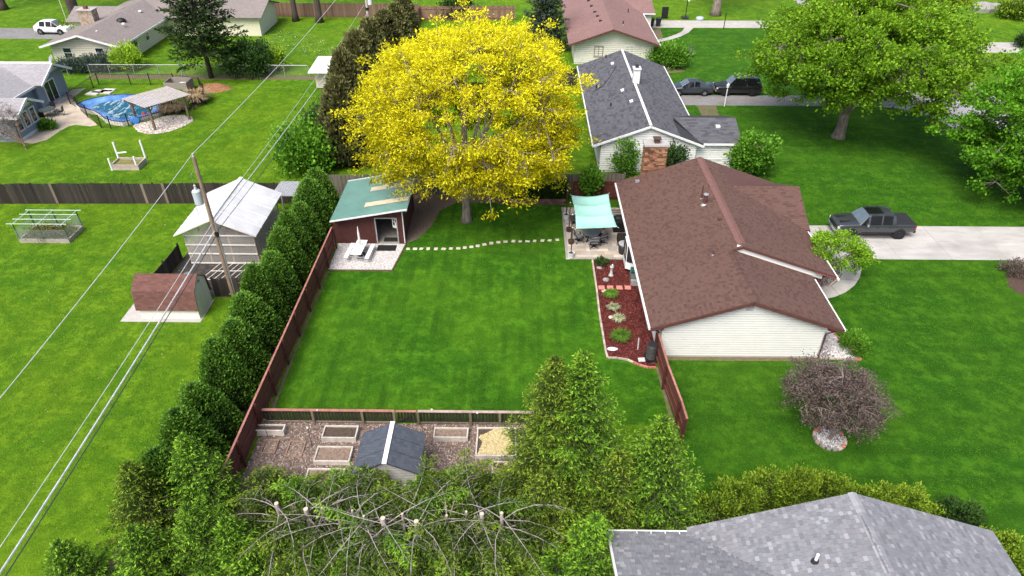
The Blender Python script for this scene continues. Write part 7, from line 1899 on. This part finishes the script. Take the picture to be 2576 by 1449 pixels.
GREYP = mat('grey_poly_lumber', (0.235, 0.24, 0.245), 0.6, 0.1, 5)
g_ = G(1487, 611)
TB = (g_[0], g_[1] + .35)
t_ = thing('round_table', (*TB, .03), 'round grey slatted dining table on the patio', 'table')
for i in range(9):
    x = -.6 + i * .15; hw = math.sqrt(max(.02, .68 ** 2 - x * x)); MB().box(x - .07, x + .07, -hw, hw, .70, .735).build('slat', GREYP, t_, local=True)
MB().tube([(.62 * math.cos(a), .62 * math.sin(a), .685) for a in np.linspace(0, 6.2832, 25)], .03, 6, cap=False).build('apron_ring', GREYP, t_, local=True)
for k in range(4):
    a = R(45 + 90 * k); MB().beam((.1 * math.cos(a), .1 * math.sin(a), .68), (.48 * math.cos(a), .48 * math.sin(a), .02), .09, .06).build('leg', BLACKM, t_, local=True)
def poly_chair(c, rz, label):
    th = thing('swivel_chair', (*c, .03), label, 'chair', 'grey slatted patio chairs', rz)      # faces +y
    for i in range(4): MB().box(-.26, .26, -.24 + i * .125, -.13 + i * .125, .42, .445).build('seat_slat', GREYP, th, local=True)
    for i in range(5): MB().obox((-.21 + i * .105, -.31, .76), (.092, .022, .66 - .05 * abs(i - 2)), rx=R(14)).build('back_slat', GREYP, th, local=True)
    for z in (.62, .9): MB().obox((0, -.27 - (z - .5) * .22, z), (.5, .03, .06)).build('back_rail', BLACKM, th, local=True)
    for sx in (-1, 1):
        MB().obox((sx * .31, -.02, .64), (.09, .54, .025)).build('armrest', GREYP, th, local=True)
        MB().beam((sx * .29, .2, .42), (sx * .3, .2, .63), .05, .06).build('arm_post', BLACKM, th, local=True); MB().beam((sx * .29, -.24, .40), (sx * .29, -.28, .64), .05, .06).build('arm_post', BLACKM, th, local=True)
    MB().tube([(0, 0, .12), (0, 0, .42)], .06, 8).build('swivel_column', BLACKM, th, local=True)
    for a, b in (((-.28, -.28), (.28, -.28)), ((-.28, .28), (.28, .28)), ((-.28, -.28), (-.28, .28)), ((.28, -.28), (.28, .28)), ((-.28, -.28), (.28, .28)), ((-.28, .28), (.28, -.28))):
        MB().beam((*a, .09), (*b, .09), .07, .05).build('base_bar', GREYP if a[0] == b[0] or a[1] == b[1] else BLACKM, th, local=True)
    for a in ((-.28, -.28), (.28, -.28), (-.28, .28), (.28, .28)): MB().box(a[0] - .04, a[0] + .04, a[1] - .04, a[1] + .04, 0, .065).build('foot', BLACKM, th, local=True)
    return th
CH_R = (TB[0] + .72, TB[1] - .42)
poly_chair((TB[0] - .88, TB[1] - .22), R(-72), 'grey slatted chair left of the round patio table')
poly_chair((TB[0] + .12, TB[1] - .98), R(4), 'grey slatted chair at the lawn side nearest below the round table')
poly_chair(CH_R, R(30), 'grey slatted chair with the seated person')
poly_chair((TB[0] - .22, TB[1] + 1.05), R(188), 'grey slatted chair behind the round table under the sail')
# seated person, seen from behind and above
def skin_obj(name, m_, V, E, Rd, parent, sub=1):
    me = bpy.data.meshes.new(name); me.from_pydata(V, E, []); me.materials.append(m_)
    o = link(name, me, parent); sk = o.modifiers.new('skin', 'SKIN'); sk.use_smooth_shade = True
    for i, r_ in enumerate(Rd): me.skin_vertices[0].data[i].radius = (r_, r_ * .92) if not isinstance(r_, tuple) else r_
    me.skin_vertices[0].data[0].use_root = True
    s_ = o.modifiers.new('sub', 'SUBSURF'); s_.levels = sub; s_.render_levels = sub
    return o
pe = thing('person', (CH_R[0], CH_R[1], .03), 'person in black top and blue jeans sitting at the patio table', 'person', None, R(26))
SKIN = mat('skin', (0.46, 0.27, 0.19), 0.6, 0.06, 6); BLK = mat('black_knit', (0.012, 0.012, 0.014), 0.9, 0.2, 9); JEAN = mat('blue_denim', (0.03, 0.055, 0.10), 0.85, 0.2, 12); HAIR = mat('grey_brown_hair', (0.16, 0.10, 0.07), 0.7, 0.25, 20)
V = [(0, -.06, .54), (0, -.12, .72), (0, -.16, .90), (0, -.15, 1.02), (0, -.12, 1.10), (0, -.10, 1.20), (0, -.09, 1.29),
     (-.19, -.15, .96), (-.26, -.05, .72), (-.2, .16, .70), (-.13, .22, .72), (.19, -.15, .96), (.27, -.05, .72), (.22, .16, .69), (.15, .22, .72),
     (-.1, -.04, .53), (-.13, .42, .54), (-.15, .62, .30), (-.16, .72, .06), (-.16, .85, .05), (.1, -.04, .53), (.12, .44, .56), (.12, .80, .42), (.11, 1.12, .34), (.11, 1.16, .46)]
E = [(0, 1), (1, 2), (2, 3), (3, 4), (4, 5), (5, 6), (3, 7), (7, 8), (8, 9), (9, 10), (3, 11), (11, 12), (12, 13), (13, 14), (0, 15), (15, 16), (16, 17), (17, 18), (18, 19), (0, 20), (20, 21), (21, 22), (22, 23), (23, 24)]
Rd = [.13, .13, .14, .12, .055, .085, .075, .06, .045, .034, .03, .06, .045, .034, .03, .09, .065, .05, .04, .038, .09, .065, .05, .04, .038]
skin_obj('body', SKIN, V, E, Rd, pe)
tv = [0, 1, 2, 3, 7, 8, 9, 11, 12, 13]; mp_ = {v: i for i, v in enumerate(tv)}
skin_obj('shirt', BLK, [V[i] for i in tv], [(mp_[a], mp_[b]) for a, b in E if a in mp_ and b in mp_], [Rd[i] + .018 for i in tv], pe)
tv = [0, 15, 16, 17, 18, 20, 21, 22, 23]; mp_ = {v: i for i, v in enumerate(tv)}
skin_obj('jeans', JEAN, [V[i] for i in tv], [(mp_[a], mp_[b]) for a, b in E if a in mp_ and b in mp_], [Rd[i] + .016 for i in tv], pe)
MB().lathe([(.03, -.09), (.085, -.05), (.1, .01), (.085, .07), (.02, .1)], (0, -.115, 1.265), 12).build('hair', HAIR, pe, smooth=True, local=True)
# deck boxes and lounge set along the wall
bx = thing('deck_box', (7.2, 40.75, .03), 'dark barrel shaped bin with grey lid against the house wall', 'bin')
MB().lathe([(.36, 0), (.40, .35), (.38, .72)], (0, 0, 0), 20).build('drum', DARKPL, bx, local=True, smooth=True)
MB().lathe([(.40, .72), (.41, .77), (.05, .82)], (0, 0, 0), 20).build('lid', mat('grey_lid', (.34, .34, .34), .6, .06, 3), bx, local=True)
tag(MB().box(6.9, 7.75, 41.6, 42.5, .02, .6).build('storage_bench', mat('dark_brown_wicker', (.03, .022, .02), .8, .3, 12), bevel=.04), 'dark wicker storage bench against the patio wall', 'bench')
gr = thing('grill', (7.15, 43.9, .03), 'black covered grill under the house eave at the patio end', 'grill')
MB().box(6.75, 7.6, 43.4, 44.4, .05, .95).build('cover', BLACKM, gr, bevel=.08); MB().tube([(6.9, 43.9, .92), (7.45, 43.9, .92)], .3, 14).build('lid', BLACKM, gr)
ot = thing('ottoman_table', (4.0, 45.0, .03), 'dark grey square fire table at the far left of the patio', 'table')
MB().box(3.7, 4.45, 44.55, 45.3, .3, .42).build('top', mat('dark_slate_top', (.07, .075, .085), .5, .1, 4), ot); MB().box(3.8, 4.35, 44.65, 45.2, .02, .3).build('base', BLACKM, ot)
wdp = thing('firewood_rack', (7.1, 45.9, .03), 'small stack of pale slats beside the far patio wall', 'stack')
for k in range(5): MB().box(6.6, 7.7, 45.5 + .22 * k, 45.66 + .22 * k, .05 + .04 * k, .12 + .04 * k).build('slat', GREYWOOD, wdp)
# block retaining wall before the small hedge
rw = thing('block_wall', (.9, 47.75, 0), 'low wall of brown blocks in front of the narrow arborvitae', 'wall')
blk = [MB().box(-.5, .5, -.5, .5, -.5, .5).mesh('block', mat('wall_block_%d' % i, c, .95, .2, 8, .3, objvar=.15)) for i, c in enumerate(((.12, .065, .05), (.155, .09, .07), (.10, .06, .05)))]
for r_ in range(3):
    x = -1.6 + .15 * (r_ % 2)
    while x < 3.3:
        piece('block', random.choice(blk), (x + .15, 47.72 + random.uniform(-.015, .015) + .02 * r_, .07 + .13 * r_), rw, (0, 0, random.uniform(-.03, .03)), (.29, .22, .12)); x += .3
# ------------------------------------------------------------------ mulch bed details
TILE = mat('red_tile', (0.52, 0.20, 0.16), 0.85, 0.12, 5, 0.15, objvar=.08)
tp_ = tag(bpy.data.objects.new('tile_path', None), kind='structure'); col.objects.link(tp_); WL[tp_.name] = Vector((0, 0, 0))
for x in (1513, 1535, 1558, 1579):
    g_ = G(x, 725); MB().obox((g_[0], g_[1], .05), (.4, .4, .05), rz=random.uniform(-.03, .03)).build('tile', TILE, tp_, bevel=.01)
g_ = G(1537, 694); bb = thing('bird_bath', (*g_, .03), 'grey stone pedestal with pale blue bird in the mulch bed', 'bird bath')
MB().lathe([(.17, 0), (.17, .05), (.11, .1), (.08, .35), (.085, .6), (.14, .68), (.14, .72)], (0, 0, 0), 14).build('pedestal', mat('grey_cast_stone', (.42, .41, .39), .9, .15, 6, .2), bb, local=True, smooth=True)
MB().lathe([(.02, .72), (.07, .76), (.06, .84), (.02, .9)], (.03, 0, 0), 8).build('bird_figure', mat('pale_blue_glaze', (.42, .58, .60), .3), bb, local=True, smooth=True)
def rock(px, py, r_, m_, label, seed):
    rd = random.Random(seed); g_ = G(px, py); q = MB(); n = 8; vs = [(0, 0, r_[2])]
    for i, (f, z) in enumerate(((.65, .8), (1, .35), (.95, -.1))):
        for k in range(n): a = 2 * math.pi * k / n + .3 * i; j = rd.uniform(.82, 1.15); vs.append((f * j * r_[0] * math.cos(a), f * j * r_[1] * math.sin(a), z * r_[2] * rd.uniform(.8, 1.1)))
    fs = [(0, 1 + k, 1 + (k + 1) % n) for k in range(n)] + [(1 + i * n + k, 1 + (i + 1) * n + k, 1 + (i + 1) * n + (k + 1) % n, 1 + i * n + (k + 1) % n) for i in range(2) for k in range(n)]
    o = link('rock', q.add(vs, fs).mesh('rock', m_, False)); o.location = (*g_, .03); tag(o, label, 'rock', 'rocks in the mulch bed')
RG = mat('grey_rock', (.27, .26, .255), .9, .25, 7, .4); RW = mat('white_rock', (.70, .70, .70), .85, .1, 7, .3); RT = mat('tan_rock', (.5, .42, .3), .9, .2, 7, .3)
rock(1508, 676, (.2, .14, .13), RG, 'flat grey rock near the patio end of the mulch bed', 1); rock(1524, 706, (.22, .18, .2), RG, 'grey boulder just above the red tiles', 2); rock(1536, 800, (.13, .13, .14), mat('cream_rock', (.6, .55, .44), .9, .15, 6), 'small cream rock between the striped grasses', 3)
rock(1541, 880, (.29, .16, .14), RW, 'white rock at the lower end of the mulch bed', 4); rock(1521, 735, (.2, .16, .14), RT, 'tan rock left of the green grass clump', 5)
g_ = G(1506, 654); fg = thing('garden_figurine', (*g_, .03), 'small white figurine at the edge of the patio', 'figurine')
MB().lathe([(.1, 0), (.12, .08), (.06, .16), (.08, .24), (.03, .33)], (0, 0, 0), 9).build('figure', WHITE, fg, local=True, smooth=True); MB().obox((.09, 0, .1), (.12, .08, .1)).build('paw', WHITE, fg, local=True)
hr = thing('hose_reel_box', (7.5, 37.4, .03), 'dark green and grey hose reel box against the house', 'hose reel')
MB().box(7.22, 7.84, 37.0, 37.75, .0, .55).build('box', mat('grey_box', (.12, .125, .12), .6), hr, bevel=.03); MB().tube([(7.25, 37.55, .72), (7.8, 37.55, .72)], .22, 14).build('reel', mat('teal_hose', (.01, .09, .075), .5), hr); MB().box(7.2, 7.86, 36.75, 37.0, 0, .4).build('step', mat('grey_step', (.3, .3, .28), .7), hr)
for y_ in (37.35,): MB().tube([(7.24, y_, .7), (7.24, y_ + .2, .95), (7.24, y_ + .45, .7), (7.24, y_ + .2, .45), (7.24, y_, .7)], .03, 6).build('hose_coil', mat('teal_hose2', (.02, .13, .11), .5), hr)
rbk = thing('rain_barrel', (7.42, 29.62, .03), 'dark ribbed rain barrel under the house downspout', 'barrel')
pr_ = []
for k in range(9): pr_ += [(.29, .12 + k * .1), (.305, .15 + k * .1), (.305, .2 + k * .1), (.29, .215 + k * .1)]
MB().lathe(pr_ + [(.27, 1.04)], (0, 0, 0), 20).build('drum', mat('barrel_plastic', (.045, .045, .042), .55, .15, 4), rbk, local=True); MB().box(-.34, .34, -.34, .34, 0, .12).build('stand', BLACKM, rbk, local=True); MB().lathe([(.3, 1.04), (.27, 1.07)], (0, 0, 0), 20).build('lid', DARKPL, rbk, local=True)
tag(MB().obox((6.92, 29.5, .05), (.42, .32, .06), rz=.1).build('splash_block', mat('pale_block', (.5, .49, .47), .9)), 'pale paving block at the foot of the rain barrel', 'paver')
tag(MB().tube([(6.8, 30.4, .06), (7.0, 31.4, .06)], .04, 6).build('drain_pipe', mat('grey_pipe', (.4, .38, .38), .6)), 'loose grey drain pipe lying on the mulch', 'pipe')

# ------------------------------------------------------------------ utility poles and wires
PW = mat('pole_wood', (0.24, 0.17, 0.12), 0.9, 0.3, 4, 0.4, stretch=(3, 3, .4)); PORC = mat('porcelain', (0.55, 0.55, 0.53), 0.3)
pb = G(587, 742)
def up(z): return (pb[0], pb[1], z)
pl_ = thing('utility_pole', (*pb, 0), 'brown wooden utility pole with grey transformer before the greenhouse', 'utility pole')
MB().tube([up(-.1), up(5), up(9.55)], [.15, .13, .1], 10).build('pole', PW, pl_)
MB().lathe([(.05, 9.55), (.05, 9.72), (.02, 9.75)], up(0), 8).build('insulator', PORC, pl_)
tf = MB().lathe([(.22, 6.55), (.25, 6.6), (.25, 7.4), (.2, 7.46), (.05, 7.5)], (pb[0] - .42, pb[1], 0), 14).build('transformer', mat('transformer_grey', (.42, .47, .50), .4, .06, 3), pl_, smooth=False)
MB().lathe([(.05, 7.5), (.075, 7.6), (.05, 7.65), (.07, 7.75), (.03, 7.82)], (pb[0] - .42, pb[1], 0), 8).build('bushing', PORC, tf)
MB().tube([(pb[0] - .42, pb[1], 7.8), (pb[0] - .45, pb[1], 8.4), (pb[0] - .1, pb[1], 8.9)], .012, 4).build('lead_wire', GALV, tf)
MB().tube([(pb[0] - .62, pb[1] - .2, 6.7), (pb[0] - .5, pb[1] - .3, 6.0), (pb[0] - .1, pb[1] - .15, 5.6)], .015, 4).build('lead_wire', GALV, tf)
MB().tube([(pb[0] + .17, pb[1] - .05, .1), (pb[0] + .17, pb[1] - .05, 5.4)], .05, 6).build('conduit', GALV, pl_)
for z in (1.2, 2.4, 3.6, 4.8): MB().obox((pb[0] + .12, pb[1] - .03, z), (.14, .06, .04)).build('bracket', GALV, pl_)
MB().obox((pb[0] + .15, pb[1] - .16, 4.6), (.16, .16, .3)).build('splice_box', BLACKM, pl_)
p2 = (-18.0, 84.0)
q2 = thing('utility_pole', (*p2, 0), 'pale utility pole with transformer at the top edge above the evergreens', 'utility pole')
MB().tube([(*p2, -.1), (*p2, 10.5)], [.17, .13], 10).build('pole', mat('pale_pole_wood', (.42, .38, .34), .9, .2, 4), q2)
MB().lathe([(.24, 6.2), (.26, 6.25), (.26, 7.1), (.05, 7.2)], (p2[0] + .42, p2[1], 0), 12).build('transformer', mat('pale_transformer', (.6, .61, .62), .4), q2); MB().lathe([(.2, 5.6), (.2, 5.9)], (*p2, 0), 10).build('band', BLACKM, q2)
WIREM = mat('aluminium_wire', (0.52, 0.53, 0.50), 0.5, 0.1, 3); WIRED = mat('dark_cable', (0.06, 0.065, 0.065), 0.6); CABM = mat('bundle_cable', (0.50, 0.51, 0.52), 0.5, 0.25, 3)
def wire(a, b, sag, r_, m_, label, n=14):
    P = [(a[0] + (b[0] - a[0]) * t, a[1] + (b[1] - a[1]) * t, a[2] + (b[2] - a[2]) * t - sag * 4 * t * (1 - t)) for t in np.linspace(0, 1, n)]
    return tag(MB().tube(P, r_, 6).build('overhead_wire', m_), label, 'wire', 'overhead wires')
nx_ = (-17.3, -8.0)
wire(up(9.72), (*nx_, 9.6), .6, .016, WIREM, 'thin topmost wire from the brown pole to the left edge'); wire(up(9.72), (*p2, 10.4), .5, .018, WIREM, 'thin topmost wire between the two utility poles')
wire(up(5.3), (nx_[0] - .4, nx_[1], 5.2), .55, .016, WIREM, 'thin middle wire dropping toward the lower left edge')
wire(up(4.75), (*nx_, 4.7), .5, .042, CABM, 'thick pale cable bundle crossing the lower left lawn'); wire((pb[0] + .1, pb[1], 4.55), (nx_[0] + .1, nx_[1], 4.5), .5, .024, WIRED, 'dark cable hanging under the thick pale bundle')
wire(up(5.2), (*p2, 5.3), .4, .03, CABM, 'pale cable between the two poles over the upper lawn'); wire((pb[0] + .12, pb[1], 4.7), (p2[0] + .2, p2[1], 4.8), .45, .02, WIRED, 'dark cable between the two poles over the upper lawn'); wire(up(5.6), (p2[0] - .3, p2[1], 6.2), .4, .013, WIREM, 'thin middle wire between the two poles')

# ------------------------------------------------------------------ far side things
def hoop(c, label, board=1.3, rz=0):
    th = thing('basketball_hoop', (*c, 0), label, 'hoop', None, rz)
    MB().tube([(0, 0, 0), (0, 0, 2.6), (0, -.5, 3.1)], .06, 8).build('pole', BLACKM, th, local=True)
    b = MB(); 
    for a in ((-.9, .9, 2.75, 2.83), (-.9, .9, 3.77, 3.85), (-.9, -.82, 2.83, 3.77), (.82, .9, 2.83, 3.77), (-.3, .3, 3.36, 3.4), (-.3, -.26, 2.95, 3.36), (.26, .3, 2.95, 3.36)): b.box(a[0], a[1], -.56, -.52, a[2], a[3])
    b.build('board_frame', WHITE, th, local=True); MB().box(-.82, .82, -.545, -.535, 2.83, 3.77).build('board', polymat('clear_board', (.5, .55, .55), .35, .2), th, local=True)
    MB().tube([(.23 * math.cos(a), -.8 + .23 * math.sin(a), 3.0) for a in np.linspace(0, 6.2832, 15)], .02, 5, cap=False).build('rim', mat('orange_rim', (.5, .08, .03), .5), th, local=True)
    MB().lathe([(.13, 2.6), (.22, 2.98)], (0, -.8, 0), 10).build('net', mat('white_net', (.7, .7, .7), .8), th, local=True); MB().box(-.45, .45, -.1, .9, 0, .25).build('base', DARKPL, th, bevel=.06, local=True)
hoop((23.2, 102.6), 'black portable basketball hoop beside the far driveway')
g_ = G(172, 64); hp = thing('basketball_hoop', (*g_, 0), 'tall pale basketball hoop by the cream house driveway', 'hoop')
MB().tube([(0, 0, 0), (0, 0, 4.2)], .07, 8).build('pole', mat('pale_yellow_pole', (.5, .5, .3), .5), hp, local=True); MB().box(-.5, .9, -.1, -.05, 3.6, 4.7).build('board', polymat('grey_board', (.4, .42, .42), .6, .2), hp, local=True); MB().tube([(.2 + .23 * math.cos(a), -.4 + .23 * math.sin(a), 3.8) for a in np.linspace(0, 6.28, 12)], .02, 5, cap=False).build('rim', mat('orange_rim', (.5, .08, .03), .5), hp, local=True)
for k, (x, lab) in enumerate(((1638, 'left'), (1655, 'right'))):
    g_ = G(x, 66); bn = thing('wheelie_bin', (*g_, .012), '%s dark wheeled bin by the mauve roofed house garage' % lab, 'bin', 'dark wheeled bins')
    MB().add([(-.25, -.3, .05), (.25, -.3, .05), (.25, .3, .05), (-.25, .3, .05), (-.32, -.38, 1.0), (.32, -.38, 1.0), (.32, .38, 1.0), (-.32, .38, 1.0)], [(3, 2, 1, 0), (4, 5, 6, 7), (0, 1, 5, 4), (1, 2, 6, 5), (2, 3, 7, 6), (3, 0, 4, 7)]).build('bin_body', DARKPL, bn, local=True); MB().box(-.34, .34, -.42, .42, 1.0, 1.07).build('lid', BLACKM, bn, bevel=.03, local=True)
    for sx in (-.26, .26): MB().tube([(sx - .03, .3, .1), (sx + .03, .3, .1)], .1, 10).build('wheel', TYRE, bn, local=True)
g_ = G(1671, 47); tag(MB().box(g_[0] - .45, g_[0] + .45, g_[1] - .05, g_[1] + .05, 0, 1.6).build('dark_screen', BLACKM), 'black upright panel on the lawn right of the bins', 'panel')
g_ = G(1760, 50); tag(MB().lathe([(.6, 0), (.55, .35), (.3, .45), (.02, .48)], (*g_, 0), 12).build('sand_bag', mat('pale_blue_plastic', (.35, .42, .43), .5), smooth=True), 'pale rounded tub right of the basketball hoop base', 'tub')
for k, (x, y, rz_, lab) in enumerate(((1700, 140, 40, 'left dark garden armchair half behind the spreading bush'), (1733, 144, -25, 'right dark garden armchair on the neighbour lawn'))):
    th = thing('garden_armchair', (*G(x, y), 0), lab, 'chair', 'dark garden armchairs', R(rz_)); DG_ = mat('dark_slate_wood', (.03, .04, .05), .5, .15, 5)
    MB().obox((0, .05, .36), (.6, .6, .04), rx=R(8)).build('seat', DG_, th, local=True)
    for i in range(5): MB().obox((-.26 + .13 * i, .42, .72), (.12, .03, .85), rx=R(-22)).build('back_slat', DG_, th, local=True)
    for sx in (-.37, .37): MB().obox((sx, .05, .56), (.14, .75, .03)).build('armrest', DG_, th, local=True); MB().beam((sx, -.25, 0), (sx, -.25, .56), .05, .1).build('leg', DG_, th, local=True); MB().beam((sx, .45, 0), (sx, .1, .4), .05, .1).build('leg', DG_, th, local=True)
g_ = G(1822, 268); lp = thing('lamp_post', (*g_, 0), 'white lamp post in front of the black SUV', 'lamp post')
MB().tube([(0, 0, 0), (0, 0, 1.9)], .05, 8).build('pole', WHITE, lp, local=True); MB().lathe([(.06, 1.9), (.13, 2.0), (.15, 2.25), (.04, 2.42)], (0, 0, 0), 8).build('lantern', WHITE, lp, local=True)
g_ = G(1820, 74); tag(MB().tube([(*g_, 0), (*g_, 2.2)], .06, 6).build('driveway_post', BLACKM), 'thin black post beside the far driveway', 'post')
g_ = G(2340, 296); ml = thing('mailbox', (*g_, 0), 'black mailbox on a post at the road edge', 'mailbox')
MB().box(-.06, .06, -.06, .06, 0, 1.05).build('post', BLACKM, ml, local=True); MB().beam((0, 0, .6), (.35, 0, 1.05), .08, .08).build('brace', BLACKM, ml, local=True); MB().box(-.2, .5, -.16, .16, 1.05, 1.4).build('box', BLACKM, ml, bevel=.06, local=True); MB().box(-.45, -.2, -.1, .1, .75, 1.1).build('paper_tube', BLACKM, ml, local=True)
sheet('bed_patch', [G(x, y) for x, y in ((2530, 690), (2545, 682), (2576, 682), (2600, 700), (2600, 745), (2560, 738), (2535, 718))], .012, mat('dark_mulch_patch', (.075, .045, .035), .95, .3, 9))
sheet('worn_patch', [G(x, y) for x, y in ((1750, 262), (1800, 264), (1812, 296), (1770, 298))], .009, DIRTM)
sheet('worn_patch', [G(x, y) for x, y in ((1632, 72), (1660, 68), (1668, 95), (1640, 104))], .009, DIRTM)
sheet('worn_patch', [G(x, y) for x, y in ((1660, 160), (1720, 155), (1722, 180), (1668, 186))], .009, DIRTM)
for k, (x, y, s_) in enumerate(((2470, 28, 1.4), (2500, 24, 1.0), (2568, 20, 1.2))):
    g_ = G(x, y); rd = random.Random(k); q = MB(); q.lathe([(1.0 * s_, 0), (1.05 * s_, .4 * s_), (.7 * s_, .8 * s_), (.1, .95 * s_)], (0, 0, 0), 9); o = link('boulder', q.mesh('boulder', RG, False)); o.location = (*g_, 0); o.scale = (1.2, .9, 1); tag(o, '%s grey boulder at the top right corner' % ('left', 'middle', 'right')[k], 'rock', 'boulders across the road')
shrub('far_shrub', G(2550, 45), (2.5, 2, 1.4), 'grey green shrub between boulders at the top right corner', L_YEW, 401, 70, 30, .4, .5, .3)
shrub('far_shrub', G(2572, 118), (.9, .9, .9), 'dark round shrub on the opposite lawn at the right edge', L_DSH, 402, 40, 30, .3, .5, .25)
